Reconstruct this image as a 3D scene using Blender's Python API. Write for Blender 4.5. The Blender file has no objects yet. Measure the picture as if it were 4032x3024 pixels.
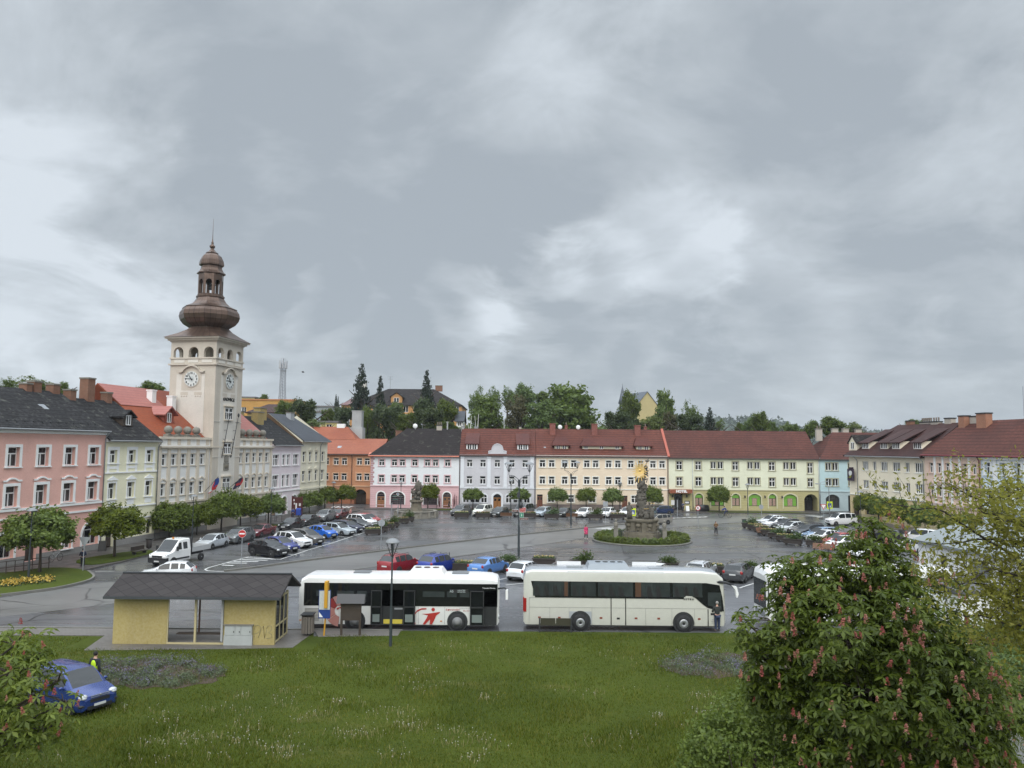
import bpy, math, random
from math import sin, cos, pi, radians, sqrt, atan2, exp
from mathutils import Vector, Matrix
random.seed(7)
S = bpy.context.scene
COL = S.collection
# ---------------------------------------------------------------- camera
FPX, CH = 3028.0, 11.0            # focal length in photo pixels, eye height
PIT, ROL = math.atan(.0819), .008
CF = Vector((0, cos(PIT), sin(PIT)))
_R, _U = Vector((1, 0, 0)), Vector((0, -sin(PIT), cos(PIT)))
CR = cos(ROL)*_R + sin(ROL)*_U
CU = -sin(ROL)*_R + cos(ROL)*_U
CC = Vector((0, 0, CH))
cd = bpy.data.cameras.new('camera')
cam = bpy.data.objects.new('camera', cd)
COL.objects.link(cam)
cd.sensor_width = 36
cd.lens = 36*FPX/4032
cd.clip_start = .2
cd.clip_end = 9000
cam.matrix_world = Matrix(((CR.x, CU.x, -CF.x, CC.x), (CR.y, CU.y, -CF.y, CC.y), (CR.z, CU.z, -CF.z, CC.z), (0, 0, 0, 1)))
S.camera = cam
S.view_settings.view_transform = 'Standard'
S.view_settings.look = 'None'
S.view_settings.exposure = 0.18
S.view_settings.gamma = 1
S.cycles.max_bounces = 6
S.cycles.diffuse_bounces = 3
S.cycles.glossy_bounces = 3
S.cycles.transmission_bounces = 4
S.cycles.caustics_reflective = False
S.cycles.caustics_refractive = False
def ray(x, y):
 x, y = float(x), float(y)
 return CF + (x-2016)/FPX*CR - (y-1512)/FPX*CU
def G(x, y, z=0.0):
 """point of the level z seen at photo pixel x, y"""
 d = ray(x, y)
 return CC + d*((float(z)-CH)/d.z)
def AY(x, y, Y):
 d = ray(x, y)
 return CC + d*(float(Y)/d.y)
def zz(ox, oy, k):
 return lambda x, y: (ox+x*k, oy+y*k)
# ---------------------------------------------------------------- sky and sun
SUN_EL, SUN_AZ = radians(40), radians(183)     # azimuth clockwise from +Y
W = bpy.data.worlds.new("World")
S.world = W
W.use_nodes = True
nt = W.node_tree
nt.nodes.clear()
def N(t, **k):
 n = nt.nodes.new(t)
 for a, b in k.items():
  setattr(n, a, b)
 return n
def L(a, b):
 nt.links.new(a, b)
def math_(op, a, b=None, c=None):
 n = N('ShaderNodeMath', operation=op)
 for i, q in enumerate((a, b, c)):
  if q is None: continue
  if isinstance(q, (int, float)): n.inputs[i].default_value = q
  else: L(q, n.inputs[i])
 return n.outputs[0]
tc = N('ShaderNodeTexCoord')
sp = N('ShaderNodeSeparateXYZ')
L(tc.outputs['Generated'], sp.inputs[0])
zc = math_('MAXIMUM', sp.outputs['Z'], 0.0)
den = math_('ADD', zc, .30)
cx = math_('DIVIDE', sp.outputs['X'], den)
cy = math_('DIVIDE', sp.outputs['Y'], den)
cmb = N('ShaderNodeCombineXYZ')
L(cx, cmb.inputs[0]); L(cy, cmb.inputs[1])
def noise(vec, scale, detail, rough, dist=0.0, off=(0, 0, 0), sc=(1, 1, 1)):
 mp = N('ShaderNodeMapping')
 mp.inputs['Location'].default_value = off
 mp.inputs['Scale'].default_value = sc
 L(vec, mp.inputs[0])
 n = N('ShaderNodeTexNoise')
 n.inputs['Scale'].default_value = scale
 n.inputs['Detail'].default_value = detail
 n.inputs['Roughness'].default_value = rough
 n.inputs['Distortion'].default_value = dist
 L(mp.outputs[0], n.inputs['Vector'])
 return n.outputs['Fac']
big = noise(cmb.outputs[0], 1.1, 3, .5, .3, (5.3, 1.7, 0), (.9, 1, 1))
mid = noise(cmb.outputs[0], 2.6, 8, .58, .5, (2.1, 8.4, 0), (.85, .9, 1))
fine = noise(cmb.outputs[0], 8.0, 7, .6, .3, (7.7, 3.1, 0), (.8, 1, 1))
cl = math_('ADD', math_('ADD', math_('MULTIPLY', big, .26), math_('MULTIPLY', mid, .60)), math_('MULTIPLY', fine, .18))
# breaks and heavy masses of this cloud deck, by compass direction
def mass(x, y, r, amp):
 global cl
 D = ray(x*1.8228, y*1.8228).normalized()
 dp = N('ShaderNodeVectorMath', operation='DOT_PRODUCT')
 L(tc.outputs['Generated'], dp.inputs[0]); dp.inputs[1].default_value = D
 m_ = N('ShaderNodeMapRange', interpolation_type='SMOOTHERSTEP')
 L(math_('ADD', dp.outputs['Value'], math_('MULTIPLY', math_('SUBTRACT', mid, .5), 3.2*(1-cos(radians(r))))), m_.inputs[0])
 m_.inputs[1].default_value = cos(radians(r)); m_.inputs[2].default_value = 1.0
 m_.inputs[3].default_value = 0.0; m_.inputs[4].default_value = amp
 cl = math_('ADD', cl, m_.outputs[0])
for q in ((60, 110, 12, .065), (1260, 80, 8, .06), (1170, 170, 6, .03), (220, 430, 8, .05), (50, 660, 9, .08), (1010, 655, 5.5, .15), (1150, 635, 5.5, .15), (1440, 515, 6, .11), (1290, 590, 5, .09), (740, 665, 4.5, .11), (840, 345, 5, .04), (2190, 300, 8, .04), (470, 700, 5, .05), (1700, 460, 6, .04),
          (700, 330, 17, -.05), (1050, 420, 15, -.045), (1150, 545, 9, -.07), (640, 620, 5, -.12), (860, 725, 7, -.12), (1220, 765, 6, -.10), (1540, 770, 8, -.09), (1720, 160, 11, -.04), (2060, 770, 7, -.06), (1900, 640, 8, -.03), (450, 60, 7, -.02)):
 mass(*q)
cr = N('ShaderNodeValToRGB')
cr.color_ramp.elements[0].position = .42
cr.color_ramp.elements[0].color = (.355, .398, .442, 1)
cr.color_ramp.elements[1].position = .68
cr.color_ramp.elements[1].color = (.64, .695, .75, 1)
e = cr.color_ramp.elements.new(.50); e.color = (.435, .48, .522, 1)
e = cr.color_ramp.elements.new(.58); e.color = (.515, .565, .612, 1)
L(cl, cr.inputs[0])
sky = N('ShaderNodeTexSky', sky_type='NISHITA')
sky.sun_disc = False
sky.sun_elevation = SUN_EL
sky.sun_rotation = SUN_AZ
# overcast: clear-sky light only tints the cloud deck; the deck is brighter overhead
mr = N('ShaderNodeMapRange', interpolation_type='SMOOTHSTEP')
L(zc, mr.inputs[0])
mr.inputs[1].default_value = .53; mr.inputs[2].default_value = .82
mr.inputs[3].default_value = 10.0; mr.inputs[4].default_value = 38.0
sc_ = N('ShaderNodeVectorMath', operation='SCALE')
mb_ = N('ShaderNodeMapRange', interpolation_type='SMOOTHSTEP')      # brightness added to the unseen sky behind us, to light the facades
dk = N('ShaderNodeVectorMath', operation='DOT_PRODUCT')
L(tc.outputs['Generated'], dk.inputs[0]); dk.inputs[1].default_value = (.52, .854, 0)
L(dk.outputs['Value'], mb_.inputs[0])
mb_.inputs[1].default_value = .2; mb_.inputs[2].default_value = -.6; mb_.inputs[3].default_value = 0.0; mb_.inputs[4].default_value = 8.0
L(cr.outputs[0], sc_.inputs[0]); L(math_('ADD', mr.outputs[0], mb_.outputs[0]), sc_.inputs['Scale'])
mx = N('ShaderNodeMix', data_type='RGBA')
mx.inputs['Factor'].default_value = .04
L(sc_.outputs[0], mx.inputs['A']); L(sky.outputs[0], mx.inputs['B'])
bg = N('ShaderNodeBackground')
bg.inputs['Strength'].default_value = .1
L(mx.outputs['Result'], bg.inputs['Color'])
wo = N('ShaderNodeOutputWorld')
L(bg.outputs[0], wo.inputs[0])
ld = bpy.data.lights.new('sun', 'SUN')
ld.energy = 1.5
ld.angle = radians(50)
ld.color = (1, .95, .86)
sun = bpy.data.objects.new('sun', ld)
COL.objects.link(sun)
sd = Vector((sin(SUN_AZ)*cos(SUN_EL), cos(SUN_AZ)*cos(SUN_EL), sin(SUN_EL)))
sun.rotation_euler = (-sd).to_track_quat('-Z', 'Y').to_euler()
sun.location = sd*300
# ---------------------------------------------------------------- materials
MATS = {}
def srgb(r, g, b):
 f = lambda c: (c/255/12.92) if c <= 10 else ((c/255+.055)/1.055)**2.4
 return (f(r), f(g), f(b))
class NT:
 """small helper round one material's node tree"""
 def __init__(s, name):
  s.m = bpy.data.materials.new(name)
  s.m.use_nodes = True
  s.t = s.m.node_tree
  s.t.nodes.clear()
 def n(s, t, ins=None, **k):
  n = s.t.nodes.new(t)
  for a, b in k.items(): setattr(n, a, b)
  for a, b in (ins or {}).items():
   if hasattr(b, 'links'): s.t.links.new(b, n.inputs[a])
   elif isinstance(b, bpy.types.NodeSocket): s.t.links.new(b, n.inputs[a])
   else: n.inputs[a].default_value = b
  return n
 def pos(s, sc=(1, 1, 1), rot=(0, 0, 0), obj=False):
  if obj: o = s.n('ShaderNodeTexCoord').outputs['Object']
  else: o = s.n('ShaderNodeNewGeometry').outputs['Position']
  return s.n('ShaderNodeMapping', {0: o, 'Scale': sc, 'Rotation': rot}).outputs[0]
 def noise(s, vec, scale, detail=4, rough=.55, dist=0):
  return s.n('ShaderNodeTexNoise', {'Vector': vec, 'Scale': scale, 'Detail': detail, 'Roughness': rough, 'Distortion': dist}).outputs['Fac']
 def ramp(s, fac, *stops):
  n = s.n('ShaderNodeValToRGB', {0: fac})
  r = n.color_ramp
  while len(r.elements) < len(stops): r.elements.new(.5)
  for e_, (p, c) in zip(r.elements, stops):
   e_.position = p
   e_.color = (*c, 1) if isinstance(c, (tuple, list)) else (c, c, c, 1)
  return n.outputs[0]
 def mix(s, f, a, b, mode='MIX'):
  n = s.n('ShaderNodeMix', data_type='RGBA', blend_type=mode)
  for i, v in (('Factor', f), ('A', a), ('B', b)):
   if isinstance(v, bpy.types.NodeSocket): s.t.links.new(v, n.inputs[i])
   elif isinstance(v, (tuple, list)): n.inputs[i].default_value = (*v[:3], 1)
   else: n.inputs[i].default_value = v
  return n.outputs['Result']
 def math(s, op, a, b=0.0):
  n = s.n('ShaderNodeMath', operation=op)
  for i, v in enumerate((a, b)):
   if isinstance(v, bpy.types.NodeSocket): s.t.links.new(v, n.inputs[i])
   else: n.inputs[i].default_value = v
  return n.outputs[0]
 def out(s, col, rough=.7, metal=0.0, spec=.5, bump=None, bs=.3, bd=.05, coat=0.0, emit=None, es=0.0):
  p = s.n('ShaderNodeBsdfPrincipled')
  for i, v in (('Base Color', col), ('Roughness', rough), ('Metallic', metal), ('Specular IOR Level', spec), ('Coat Weight', coat)):
   if isinstance(v, bpy.types.NodeSocket): s.t.links.new(v, p.inputs[i])
   elif isinstance(v, (tuple, list)): p.inputs[i].default_value = (*v[:3], 1)
   else: p.inputs[i].default_value = v
  if coat: p.inputs['Coat Roughness'].default_value = .05
  if emit is not None:
   p.inputs['Emission Color'].default_value = (*emit, 1)
   p.inputs['Emission Strength'].default_value = es
  if bump is not None:
   b = s.n('ShaderNodeBump', {'Height': bump, 'Strength': bs, 'Distance': bd})
   s.t.links.new(b.outputs[0], p.inputs['Normal'])
  o = s.n('ShaderNodeOutputMaterial')
  s.t.links.new(p.outputs[0], o.inputs[0])
  return s.m
def mul(c, k):
 return tuple(min(1, v*k) for v in c)
def plain(name, col, rough=.6, metal=0.0, spec=.5, var=.12, scale=1.5, coat=0.0, bump=0.0, bscale=30):
 """one colour with a little natural unevenness"""
 if name in MATS: return MATS[name]
 t = NT(name)
 v = t.pos()
 c = t.mix(t.noise(v, scale, 5, .6), mul(col, 1-var), mul(col, 1+var))
 b = t.noise(v, bscale, 3) if bump else None
 MATS[name] = t.out(c, rough, metal, spec, b, bump, .02, coat)
 return MATS[name]
def plaster(name, col, dirt=.25, streak=.3):
 """wall plaster: cloudy unevenness, faint rain streaks, fine grain"""
 if name in MATS: return MATS[name]
 t = NT(name)
 v = t.pos()
 a = t.noise(v, .35, 6, .62)
 st = t.noise(t.pos((1.6, 1.6, .12)), 1.0, 5, .6)
 g = t.noise(v, 9, 3)
 c = t.mix(t.ramp(a, (.35, 0.0), (.7, 1.0)), mul(col, 1-dirt*.45), mul(col, 1.04))
 c = t.mix(t.math('MULTIPLY', t.ramp(st, (.5, 0.0), (.75, 1.0)), streak), c, mul(col, .72))
 c = t.mix(.06, c, t.ramp(g, (.3, 0.0), (.7, 1.0)))
 MATS[name] = t.out(c, .88, 0, .3, t.noise(v, 22, 3), .15, .02)
 return MATS[name]
def rooftile(name, col, dark, per=.30, moss=None, rough=.6, strength=.55, patch=.4):
 """overlapping courses: a dark shadow line at each course's lip, patchy tiles"""
 if name in MATS: return MATS[name]
 t = NT(name)
 p = t.n('ShaderNodeNewGeometry').outputs['Position']
 z = t.n('ShaderNodeSeparateXYZ', {0: p}).outputs[2]
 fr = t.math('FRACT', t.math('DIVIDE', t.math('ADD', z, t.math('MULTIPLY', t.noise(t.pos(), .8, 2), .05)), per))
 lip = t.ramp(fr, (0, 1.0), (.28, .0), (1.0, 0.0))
 n1 = t.noise(t.pos((1, 1, 2.2)), 2.6, 4, .7)
 n2 = t.noise(t.pos(), .28, 5, .6)
 c = t.mix(t.ramp(n1, (.35, 0.0), (.68, 1.0)), mul(col, 1-patch), mul(col, 1+patch*.5))
 c = t.mix(t.ramp(n2, (.4, 0.0), (.66, .55)), c, dark)
 if moss: c = t.mix(t.ramp(t.noise(t.pos(), 1.1, 7, .7), (.56, 0.0), (.66, .75)), c, moss)
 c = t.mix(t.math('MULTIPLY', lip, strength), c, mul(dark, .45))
 MATS[name] = t.out(c, rough, 0, .12, fr, .4, .06)
 return MATS[name]
def brick(name, col, mortar, sc=1.0):
 if name in MATS: return MATS[name]
 t = NT(name)
 o = t.n('ShaderNodeTexCoord').outputs['Object']
 xyz = t.n('ShaderNodeSeparateXYZ', {0: o})
 vec = t.n('ShaderNodeCombineXYZ', {0: t.math('ADD', xyz.outputs[0], xyz.outputs[1]), 1: xyz.outputs[2], 2: 0.0}).outputs[0]
 b = t.n('ShaderNodeTexBrick', {'Vector': vec, 'Color1': (*col, 1), 'Color2': (*mul(col, .6), 1), 'Mortar': (*mortar, 1), 'Scale': sc, 'Mortar Size': .018, 'Brick Width': .3, 'Row Height': .09})
 c = t.mix(t.noise(t.pos(), 1.2, 5), mul(col, .5), b.outputs[0])
 MATS[name] = t.out(c, .85, 0, .3)
 return MATS[name]
def leafmat(name, lo, hi, back=.35):
 """leaf: each leaf (mesh island) its own green, light passes through a little"""
 if name in MATS: return MATS[name]
 t = NT(name)
 g = t.n('ShaderNodeNewGeometry')
 r = t.math('ADD', t.math('MULTIPLY', g.outputs['Random Per Island'], .62), t.math('MULTIPLY', t.noise(t.pos(), .7, 2), .4))
 c = t.ramp(r, (.12, lo), (.9, hi))
 oi = t.n('ShaderNodeObjectInfo').outputs['Random']
 c = t.n('ShaderNodeHueSaturation', {'Hue': t.math('ADD', t.math('MULTIPLY', oi, .03), .485), 'Saturation': t.math('ADD', t.math('MULTIPLY', oi, -.25), 1.05), 'Value': t.math('ADD', t.math('MULTIPLY', oi, .4), .8), 'Color': c}).outputs[0]
 p = t.n('ShaderNodeBsdfPrincipled', {'Base Color': c, 'Roughness': .5, 'Specular IOR Level': .35})
 tr = t.n('ShaderNodeBsdfTranslucent', {'Color': t.mix(.5, c, mul(hi, 1.3))})
 mxs = t.n('ShaderNodeMixShader', {0: back, 1: p.outputs[0], 2: tr.outputs[0]})
 o = t.n('ShaderNodeOutputMaterial', {0: mxs.outputs[0]})
 MATS[name] = t.m
 return t.m
def paint(name, col, metal=.0, rough=.28):
 if name in MATS: return MATS[name]
 t = NT(name)
 c = t.mix(t.noise(t.pos(obj=True), 3, 5), mul(col, .92), mul(col, 1.06))
 n2 = t.ramp(t.noise(t.pos(obj=True), 60, 2), (.45, rough*.8), (.7, rough*1.5))
 MATS[name] = t.out(c, n2, metal, .5, None, coat=.6)
 return MATS[name]
# ---------------------------------------------------------------- mesh builder
class MB:
 def __init__(s):
  s.v, s.f, s.mi, s.sm = [], [], [], []
 def add(s, vs, fs, m=0, smooth=False):
  o = len(s.v)
  s.v += [tuple(q) for q in vs]
  for q in fs:
   s.f.append(tuple(o+i for i in q)); s.mi.append(m); s.sm.append(smooth)
  return o
 def box(s, x0, x1, y0, y1, z0, z1, m=0):
  s.add([(x0, y0, z0), (x1, y0, z0), (x1, y1, z0), (x0, y1, z0), (x0, y0, z1), (x1, y0, z1), (x1, y1, z1), (x0, y1, z1)],
              [(3, 2, 1, 0), (4, 5, 6, 7), (0, 1, 5, 4), (1, 2, 6, 5), (2, 3, 7, 6), (3, 0, 4, 7)], m)
  return s
 def poly(s, pts, m=0):
  s.add(pts, [tuple(range(len(pts)))], m)
 def cyl(s, p, q, r0, r1=None, n=8, m=0, cap=True, smooth=True):
  p, q = Vector(p), Vector(q)
  r1 = r0 if r1 is None else r1
  d = (q-p).normalized()
  a = d.orthogonal().normalized()
  b = d.cross(a)
  vs = []
  for c, r in ((p, r0), (q, r1)):
   for i in range(n):
    t = 2*pi*i/n
    vs.append(c + a*(r*cos(t)) + b*(r*sin(t)))
  s.add(vs, [(i, (i+1) % n, n+(i+1) % n, n+i) for i in range(n)], m, smooth)
  if cap: s.add(vs, [tuple(range(n))[::-1], tuple(range(n, 2*n))], m)
  return s
 def path(s, pts, rads, n=6, m=0):
  """tube through points with matching radii"""
  pts = [Vector(p) for p in pts]
  vs, fs = [], []
  for i, p in enumerate(pts):
   d = (pts[min(i+1, len(pts)-1)]-pts[max(i-1, 0)]).normalized()
   a = d.cross(Vector((.3, .2, 1) if abs(d.z) < .9 else (1, .1, 0))).normalized()
   b = d.cross(a)
   for k in range(n):
    t = 2*pi*k/n
    vs.append(p+(a*cos(t)+b*sin(t))*rads[i])
  for i in range(len(pts)-1):
   for k in range(n):
    fs.append((i*n+k, i*n+(k+1) % n, (i+1)*n+(k+1) % n, (i+1)*n+k))
  fs.append(tuple(range(n))[::-1]); fs.append(tuple(range((len(pts)-1)*n, len(pts)*n)))
  s.add(vs, fs, m, True)
  return s
 def lathe(s, prof, n=16, c=(0, 0, 0), m=0, smooth=True, rot=0.0, sq=(1, 1)):
  vs, fs = [], []
  for r, z in prof:
   for i in range(n):
    t = 2*pi*i/n+rot
    vs.append((c[0]+r*cos(t)*sq[0], c[1]+r*sin(t)*sq[1], c[2]+z))
  for j in range(len(prof)-1):
   for i in range(n):
    fs.append((j*n+i, j*n+(i+1) % n, (j+1)*n+(i+1) % n, (j+1)*n+i))
  fs.append(tuple(range(n))[::-1]); fs.append(tuple(range((len(prof)-1)*n, len(prof)*n)))
  s.add(vs, fs, m, smooth)
  return s
 def ball(s, c, r, n=10, m=0, sc=(1, 1, 1)):
  k = max(4, n//2)
  prof = [(max(.001, sin(pi*j/k)), -cos(pi*j/k)) for j in range(k+1)]
  vs, fs = [], []
  for a, z in prof:
   for i in range(n):
    t = 2*pi*i/n
    vs.append((c[0]+a*cos(t)*r*sc[0], c[1]+a*sin(t)*r*sc[1], c[2]+z*r*sc[2]))
  for j in range(k):
   for i in range(n):
    fs.append((j*n+i, j*n+(i+1) % n, (j+1)*n+(i+1) % n, (j+1)*n+i))
  s.add(vs, fs, m, True)
  return s
 def prism(s, pts, z0, z1, m=0, top=None):
  """outline in x,y extruded from z0 to z1 (counter-clockwise)"""
  n = len(pts)
  vs = [(x, y, z0) for x, y in pts]+[(x, y, z1) for x, y in pts]
  s.add(vs, [(i, (i+1) % n, n+(i+1) % n, n+i) for i in range(n)], m)
  s.add(vs, [tuple(range(n))[::-1]], m)
  s.add(vs, [tuple(range(n, 2*n))], m if top is None else top)
  return s
 def xz(s, pts, y0, y1, m=0):
  """outline in x,z extruded along y"""
  n = len(pts)
  vs = [(x, y0, z) for x, z in pts]+[(x, y1, z) for x, z in pts]
  s.add(vs, [(i, (i+1) % n, n+(i+1) % n, n+i) for i in range(n)], m)
  s.add(vs, [tuple(range(n)), tuple(range(n, 2*n))[::-1]], m)
  return s
 def tf(s, M_, i0=0):
  for i in range(i0, len(s.v)):
   s.v[i] = tuple(M_ @ Vector(s.v[i]))
  return s
 def mesh(s, name, mats, auto=None):
  me = bpy.data.meshes.new(name)
  me.from_pydata(s.v, [], s.f)
  for m_ in (mats if isinstance(mats, (list, tuple)) else [mats]):
   me.materials.append(m_)
  me.polygons.foreach_set('material_index', s.mi)
  me.polygons.foreach_set('use_smooth', s.sm)
  me.update()
  return me
 def build(s, name, mats, parent=None, **k):
  return ob(name, s.mesh(name, mats), parent, **k)
def ob(name, me, parent=None, loc=None, rot=None, scale=None):
 o = bpy.data.objects.new(name, me)
 COL.objects.link(o)
 if parent: o.parent = parent
 if loc is not None: o.location = loc
 if rot is not None: o.rotation_euler = rot
 if scale is not None: o.scale = scale if isinstance(scale, (tuple, list)) else (scale,)*3
 return o
def tag(o, label, cat, group=None):
 o['label'] = label; o['category'] = cat
 if group: o['group'] = group
 return o
def kind(o, k):
 o['kind'] = k
 return o
def thing(name, label, cat, loc=(0, 0, 0), rz=0.0, group=None, scale=1.0):
 o = ob(name, None, None, loc, (0, 0, rz), scale)
 o.empty_display_size = .5
 return tag(o, label, cat, group)
_tc = {}
def text(s, size, name='lettering', depth=.02, align='CENTER', bold=0.0, space=1.0):
 """mesh of a word in the built-in font, lying in x,y, reading along +x"""
 k = (s, size, depth, align, bold, space)
 if k in _tc: return _tc[k]
 c = bpy.data.curves.new('t', 'FONT')
 c.body = s; c.size = size; c.extrude = depth; c.align_x = align; c.offset = bold; c.space_character = space
 c.resolution_u = 3
 o = bpy.data.objects.new('t', c)
 COL.objects.link(o)
 dg = bpy.context.evaluated_depsgraph_get()
 me = bpy.data.meshes.new_from_object(o.evaluated_get(dg))
 bpy.data.objects.remove(o)
 me.name = name
 _tc[k] = me
 return me
def word(s, size, mat, parent, loc, rot, name='lettering', **k):
 me = text(s, size, name, **k).copy()
 me.materials.clear(); me.materials.append(mat)
 return ob(name, me, parent, loc, rot)
# common materials
WHITE = plain('white_paint', (.80, .80, .79), .5, var=.04)
TRIMW = plaster('white_plaster', (.86, .855, .84), .1, .15)
DARK = plain('dark_metal', (.03, .032, .035), .45)
GREYM = plain('grey_metal', (.28, .29, .31), .4, .3)
BLACK = plain('black_rubber', (.018, .018, .019), .8)
ZINC = plain('galvanised_metal', (.36, .38, .40), .45, .4)
STONE = plain('sandstone', (.155, .135, .10), .9, var=.5, scale=2.2, bump=.4, bscale=8)
STONE2 = plain('grey_stone', (.21, .195, .165), .9, var=.4, scale=1.8, bump=.3, bscale=9)
WOOD = plain('brown_wood', (.19, .085, .035), .6, var=.3, scale=3)
DWOOD = plain('dark_wood', (.05, .035, .025), .7, var=.3, scale=4)
GOLD = plain('gilding', (.85, .58, .20), .42, .75)
BRICK = brick('chimney_brick', (.33, .14, .08), (.25, .2, .16))
def _pane():
 t = NT('window_glass')
 r = t.n('ShaderNodeObjectInfo').outputs['Random']
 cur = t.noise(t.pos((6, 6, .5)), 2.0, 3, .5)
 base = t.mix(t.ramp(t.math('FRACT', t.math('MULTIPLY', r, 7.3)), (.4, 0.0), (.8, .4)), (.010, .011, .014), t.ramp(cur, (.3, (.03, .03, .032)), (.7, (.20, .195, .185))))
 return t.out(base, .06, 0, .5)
PANE = _pane()
CARGLASS = plain('tinted_glass', (.016, .019, .021), .04, spec=.55, var=.2)
# ================================================================ SETTING
import numpy as np
def sstep(t):
 t = max(0.0, min(1.0, t)); return t*t*(3-2*t)
def terrain(x, y):
 r = sstep((y-152)/75)*(1-.8*sstep((x-38)/55))*(1-sstep((-x-110)/90))*13.5
 r += sstep((y-235)/120)*4*(1-sstep((x-60)/80))
 return r-.06
def asphalt(name, base, wet=.5, patch=.5, light=None):
 t = NT(name)
 v = t.pos()
 n1 = t.noise(t.pos((.5, 1, 1)), .11, 6, .6, .6)
 n2 = t.noise(t.pos((.35, 1.2, 1)), .55, 6, .62, .8)
 n3 = t.noise(v, 30, 2)
 c = t.mix(t.ramp(n1, (.35, 0.0), (.65, 1.0)), mul(base, .74), mul(base, 1.25))
 c = t.mix(t.math('MULTIPLY', t.ramp(n2, (.56, 0.0), (.66, 1.0)), patch), c, mul(base, .42))
 c = t.mix(.2, c, t.ramp(n3, (.3, .01), (.7, .16)))
 # crack lines, tar seams
 vo = t.n('ShaderNodeTexVoronoi', {'Vector': t.n('ShaderNodeMapping', {0: t.n('ShaderNodeVectorMath', {0: v, 1: t.n('ShaderNodeTexNoise', {'Vector': v, 'Scale': .25, 'Detail': 5}).outputs['Color']}, operation='ADD').outputs[0], 'Scale': (.6, 1.0, 1)}).outputs[0], 'Scale': .14}, feature='DISTANCE_TO_EDGE')
 ck = t.ramp(vo.outputs['Distance'], (.004, 1.0), (.010, 0.0))
 ck = t.math('MULTIPLY', ck, t.ramp(t.noise(v, .09, 2), (.45, 0.0), (.55, .8)))
 c = t.mix(ck, c, (.012, .012, .012))
 r = t.ramp(t.noise(t.pos((.3, 1, 1)), .22, 6, .6, .5), (.38, .42), (.5, .42-.2*wet), (.64, .42-.32*wet))
 return t.out(c, r, 0, .5, n3, .12, .01)
ASPH = asphalt('wet_asphalt', (.085, .086, .090), .75, .6)
ASPL = asphalt('grey_road_asphalt', (.155, .153, .148), .3, .25)
ASPD = asphalt('patched_asphalt', (.115, .117, .125), .85, .85)
MARK = plain('road_marking_paint', (.62, .62, .60), .5, var=.25, scale=6)
KERB = plain('kerb_stone', (.15, .145, .13), .7, var=.35, scale=2)
def paving(name, col, sc):
 t = NT(name)
 b = t.n('ShaderNodeTexBrick', {'Vector': t.pos(rot=(0, 0, .2)), 'Color1': (*col, 1), 'Color2': (*mul(col, .78), 1), 'Mortar': (*mul(col, .45), 1), 'Scale': sc, 'Mortar Size': .02, 'Brick Width': .45, 'Row Height': .25})
 c = t.mix(t.noise(t.pos(), .5, 5), mul(col, .6), b.outputs[0])
 return t.out(c, t.ramp(t.noise(t.pos(), .4, 4), (.4, .65), (.65, .3)), 0, .4)
PAVE = paving('paving_blocks', (.20, .185, .17), 1.6)
PAVD = paving('dark_paving', (.115, .105, .098), 1.2)
def turf(name, a, b, dry):
 t = NT(name)
 v = t.pos()
 c = t.mix(t.ramp(t.noise(v, .16, 5, .6, .4), (.35, 0.0), (.65, 1.0)), a, b)
 c = t.mix(t.ramp(t.noise(t.pos((.6, 1.3, 1)), .33, 6, .65), (.58, 0.0), (.74, .7)), c, dry)
 c = t.mix(t.math('MULTIPLY', t.noise(v, 9, 4, .7), .75), c, mul(a, .3))
 return t.out(c, .95, 0, .2, t.noise(v, 14, 4), .8, .08)
TURF = turf('lawn_turf', (.055, .080, .006), (.090, .118, .010), (.165, .148, .038))
def sheet(name, px, mat, z, metric=False, k='structure'):
 pts = px if metric else [G(x, y) for x, y in px]
 m = MB()
 m.add([(p[0], p[1], z) for p in pts], [tuple(range(len(pts)))])
 o = m.build(name, mat)
 if o.data.polygons[0].normal.z < 0: o.data.flip_normals()
 return kind(o, k)
def smooth_line(px, n=6):
 P = [Vector((*G(x, y)[:2], 0)) for x, y in px]
 out = []
 for i in range(len(P)-1):
  a, b, c, d = P[max(i-1, 0)], P[i], P[i+1], P[min(i+2, len(P)-1)]
  for j in range(n):
   t = j/n
   out.append(.5*((2*b)+(c-a)*t+(2*a-5*b+4*c-d)*t*t+(3*b-a-3*c+d)*t**3))
 return out+[P[-1]]
def ribbon(mb, pts, w, z0, z1, m=0):
 """strip of width w along the points, with sides if it has height"""
 vs, fs = [], []
 n = len(pts)
 for i, p in enumerate(pts):
  d = pts[min(i+1, n-1)]-pts[max(i-1, 0)]
  q = Vector((-d.y, d.x, 0)).normalized()*w/2
  for s_ in (-1, 1):
   vs += [(p.x+q.x*s_, p.y+q.y*s_, z0), (p.x+q.x*s_, p.y+q.y*s_, z1)]
 for i in range(n-1):
  a, b = i*4, i*4+4
  fs += [(a+1, b+1, b+3, a+3), (a, b, b+1, a+1), (a+3, b+3, b+2, a+2)]
 fs += [(0, 1, 3, 2), (4*n-4, 4*n-2, 4*n-1, 4*n-3)]
 mb.add(vs, fs, m)
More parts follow.
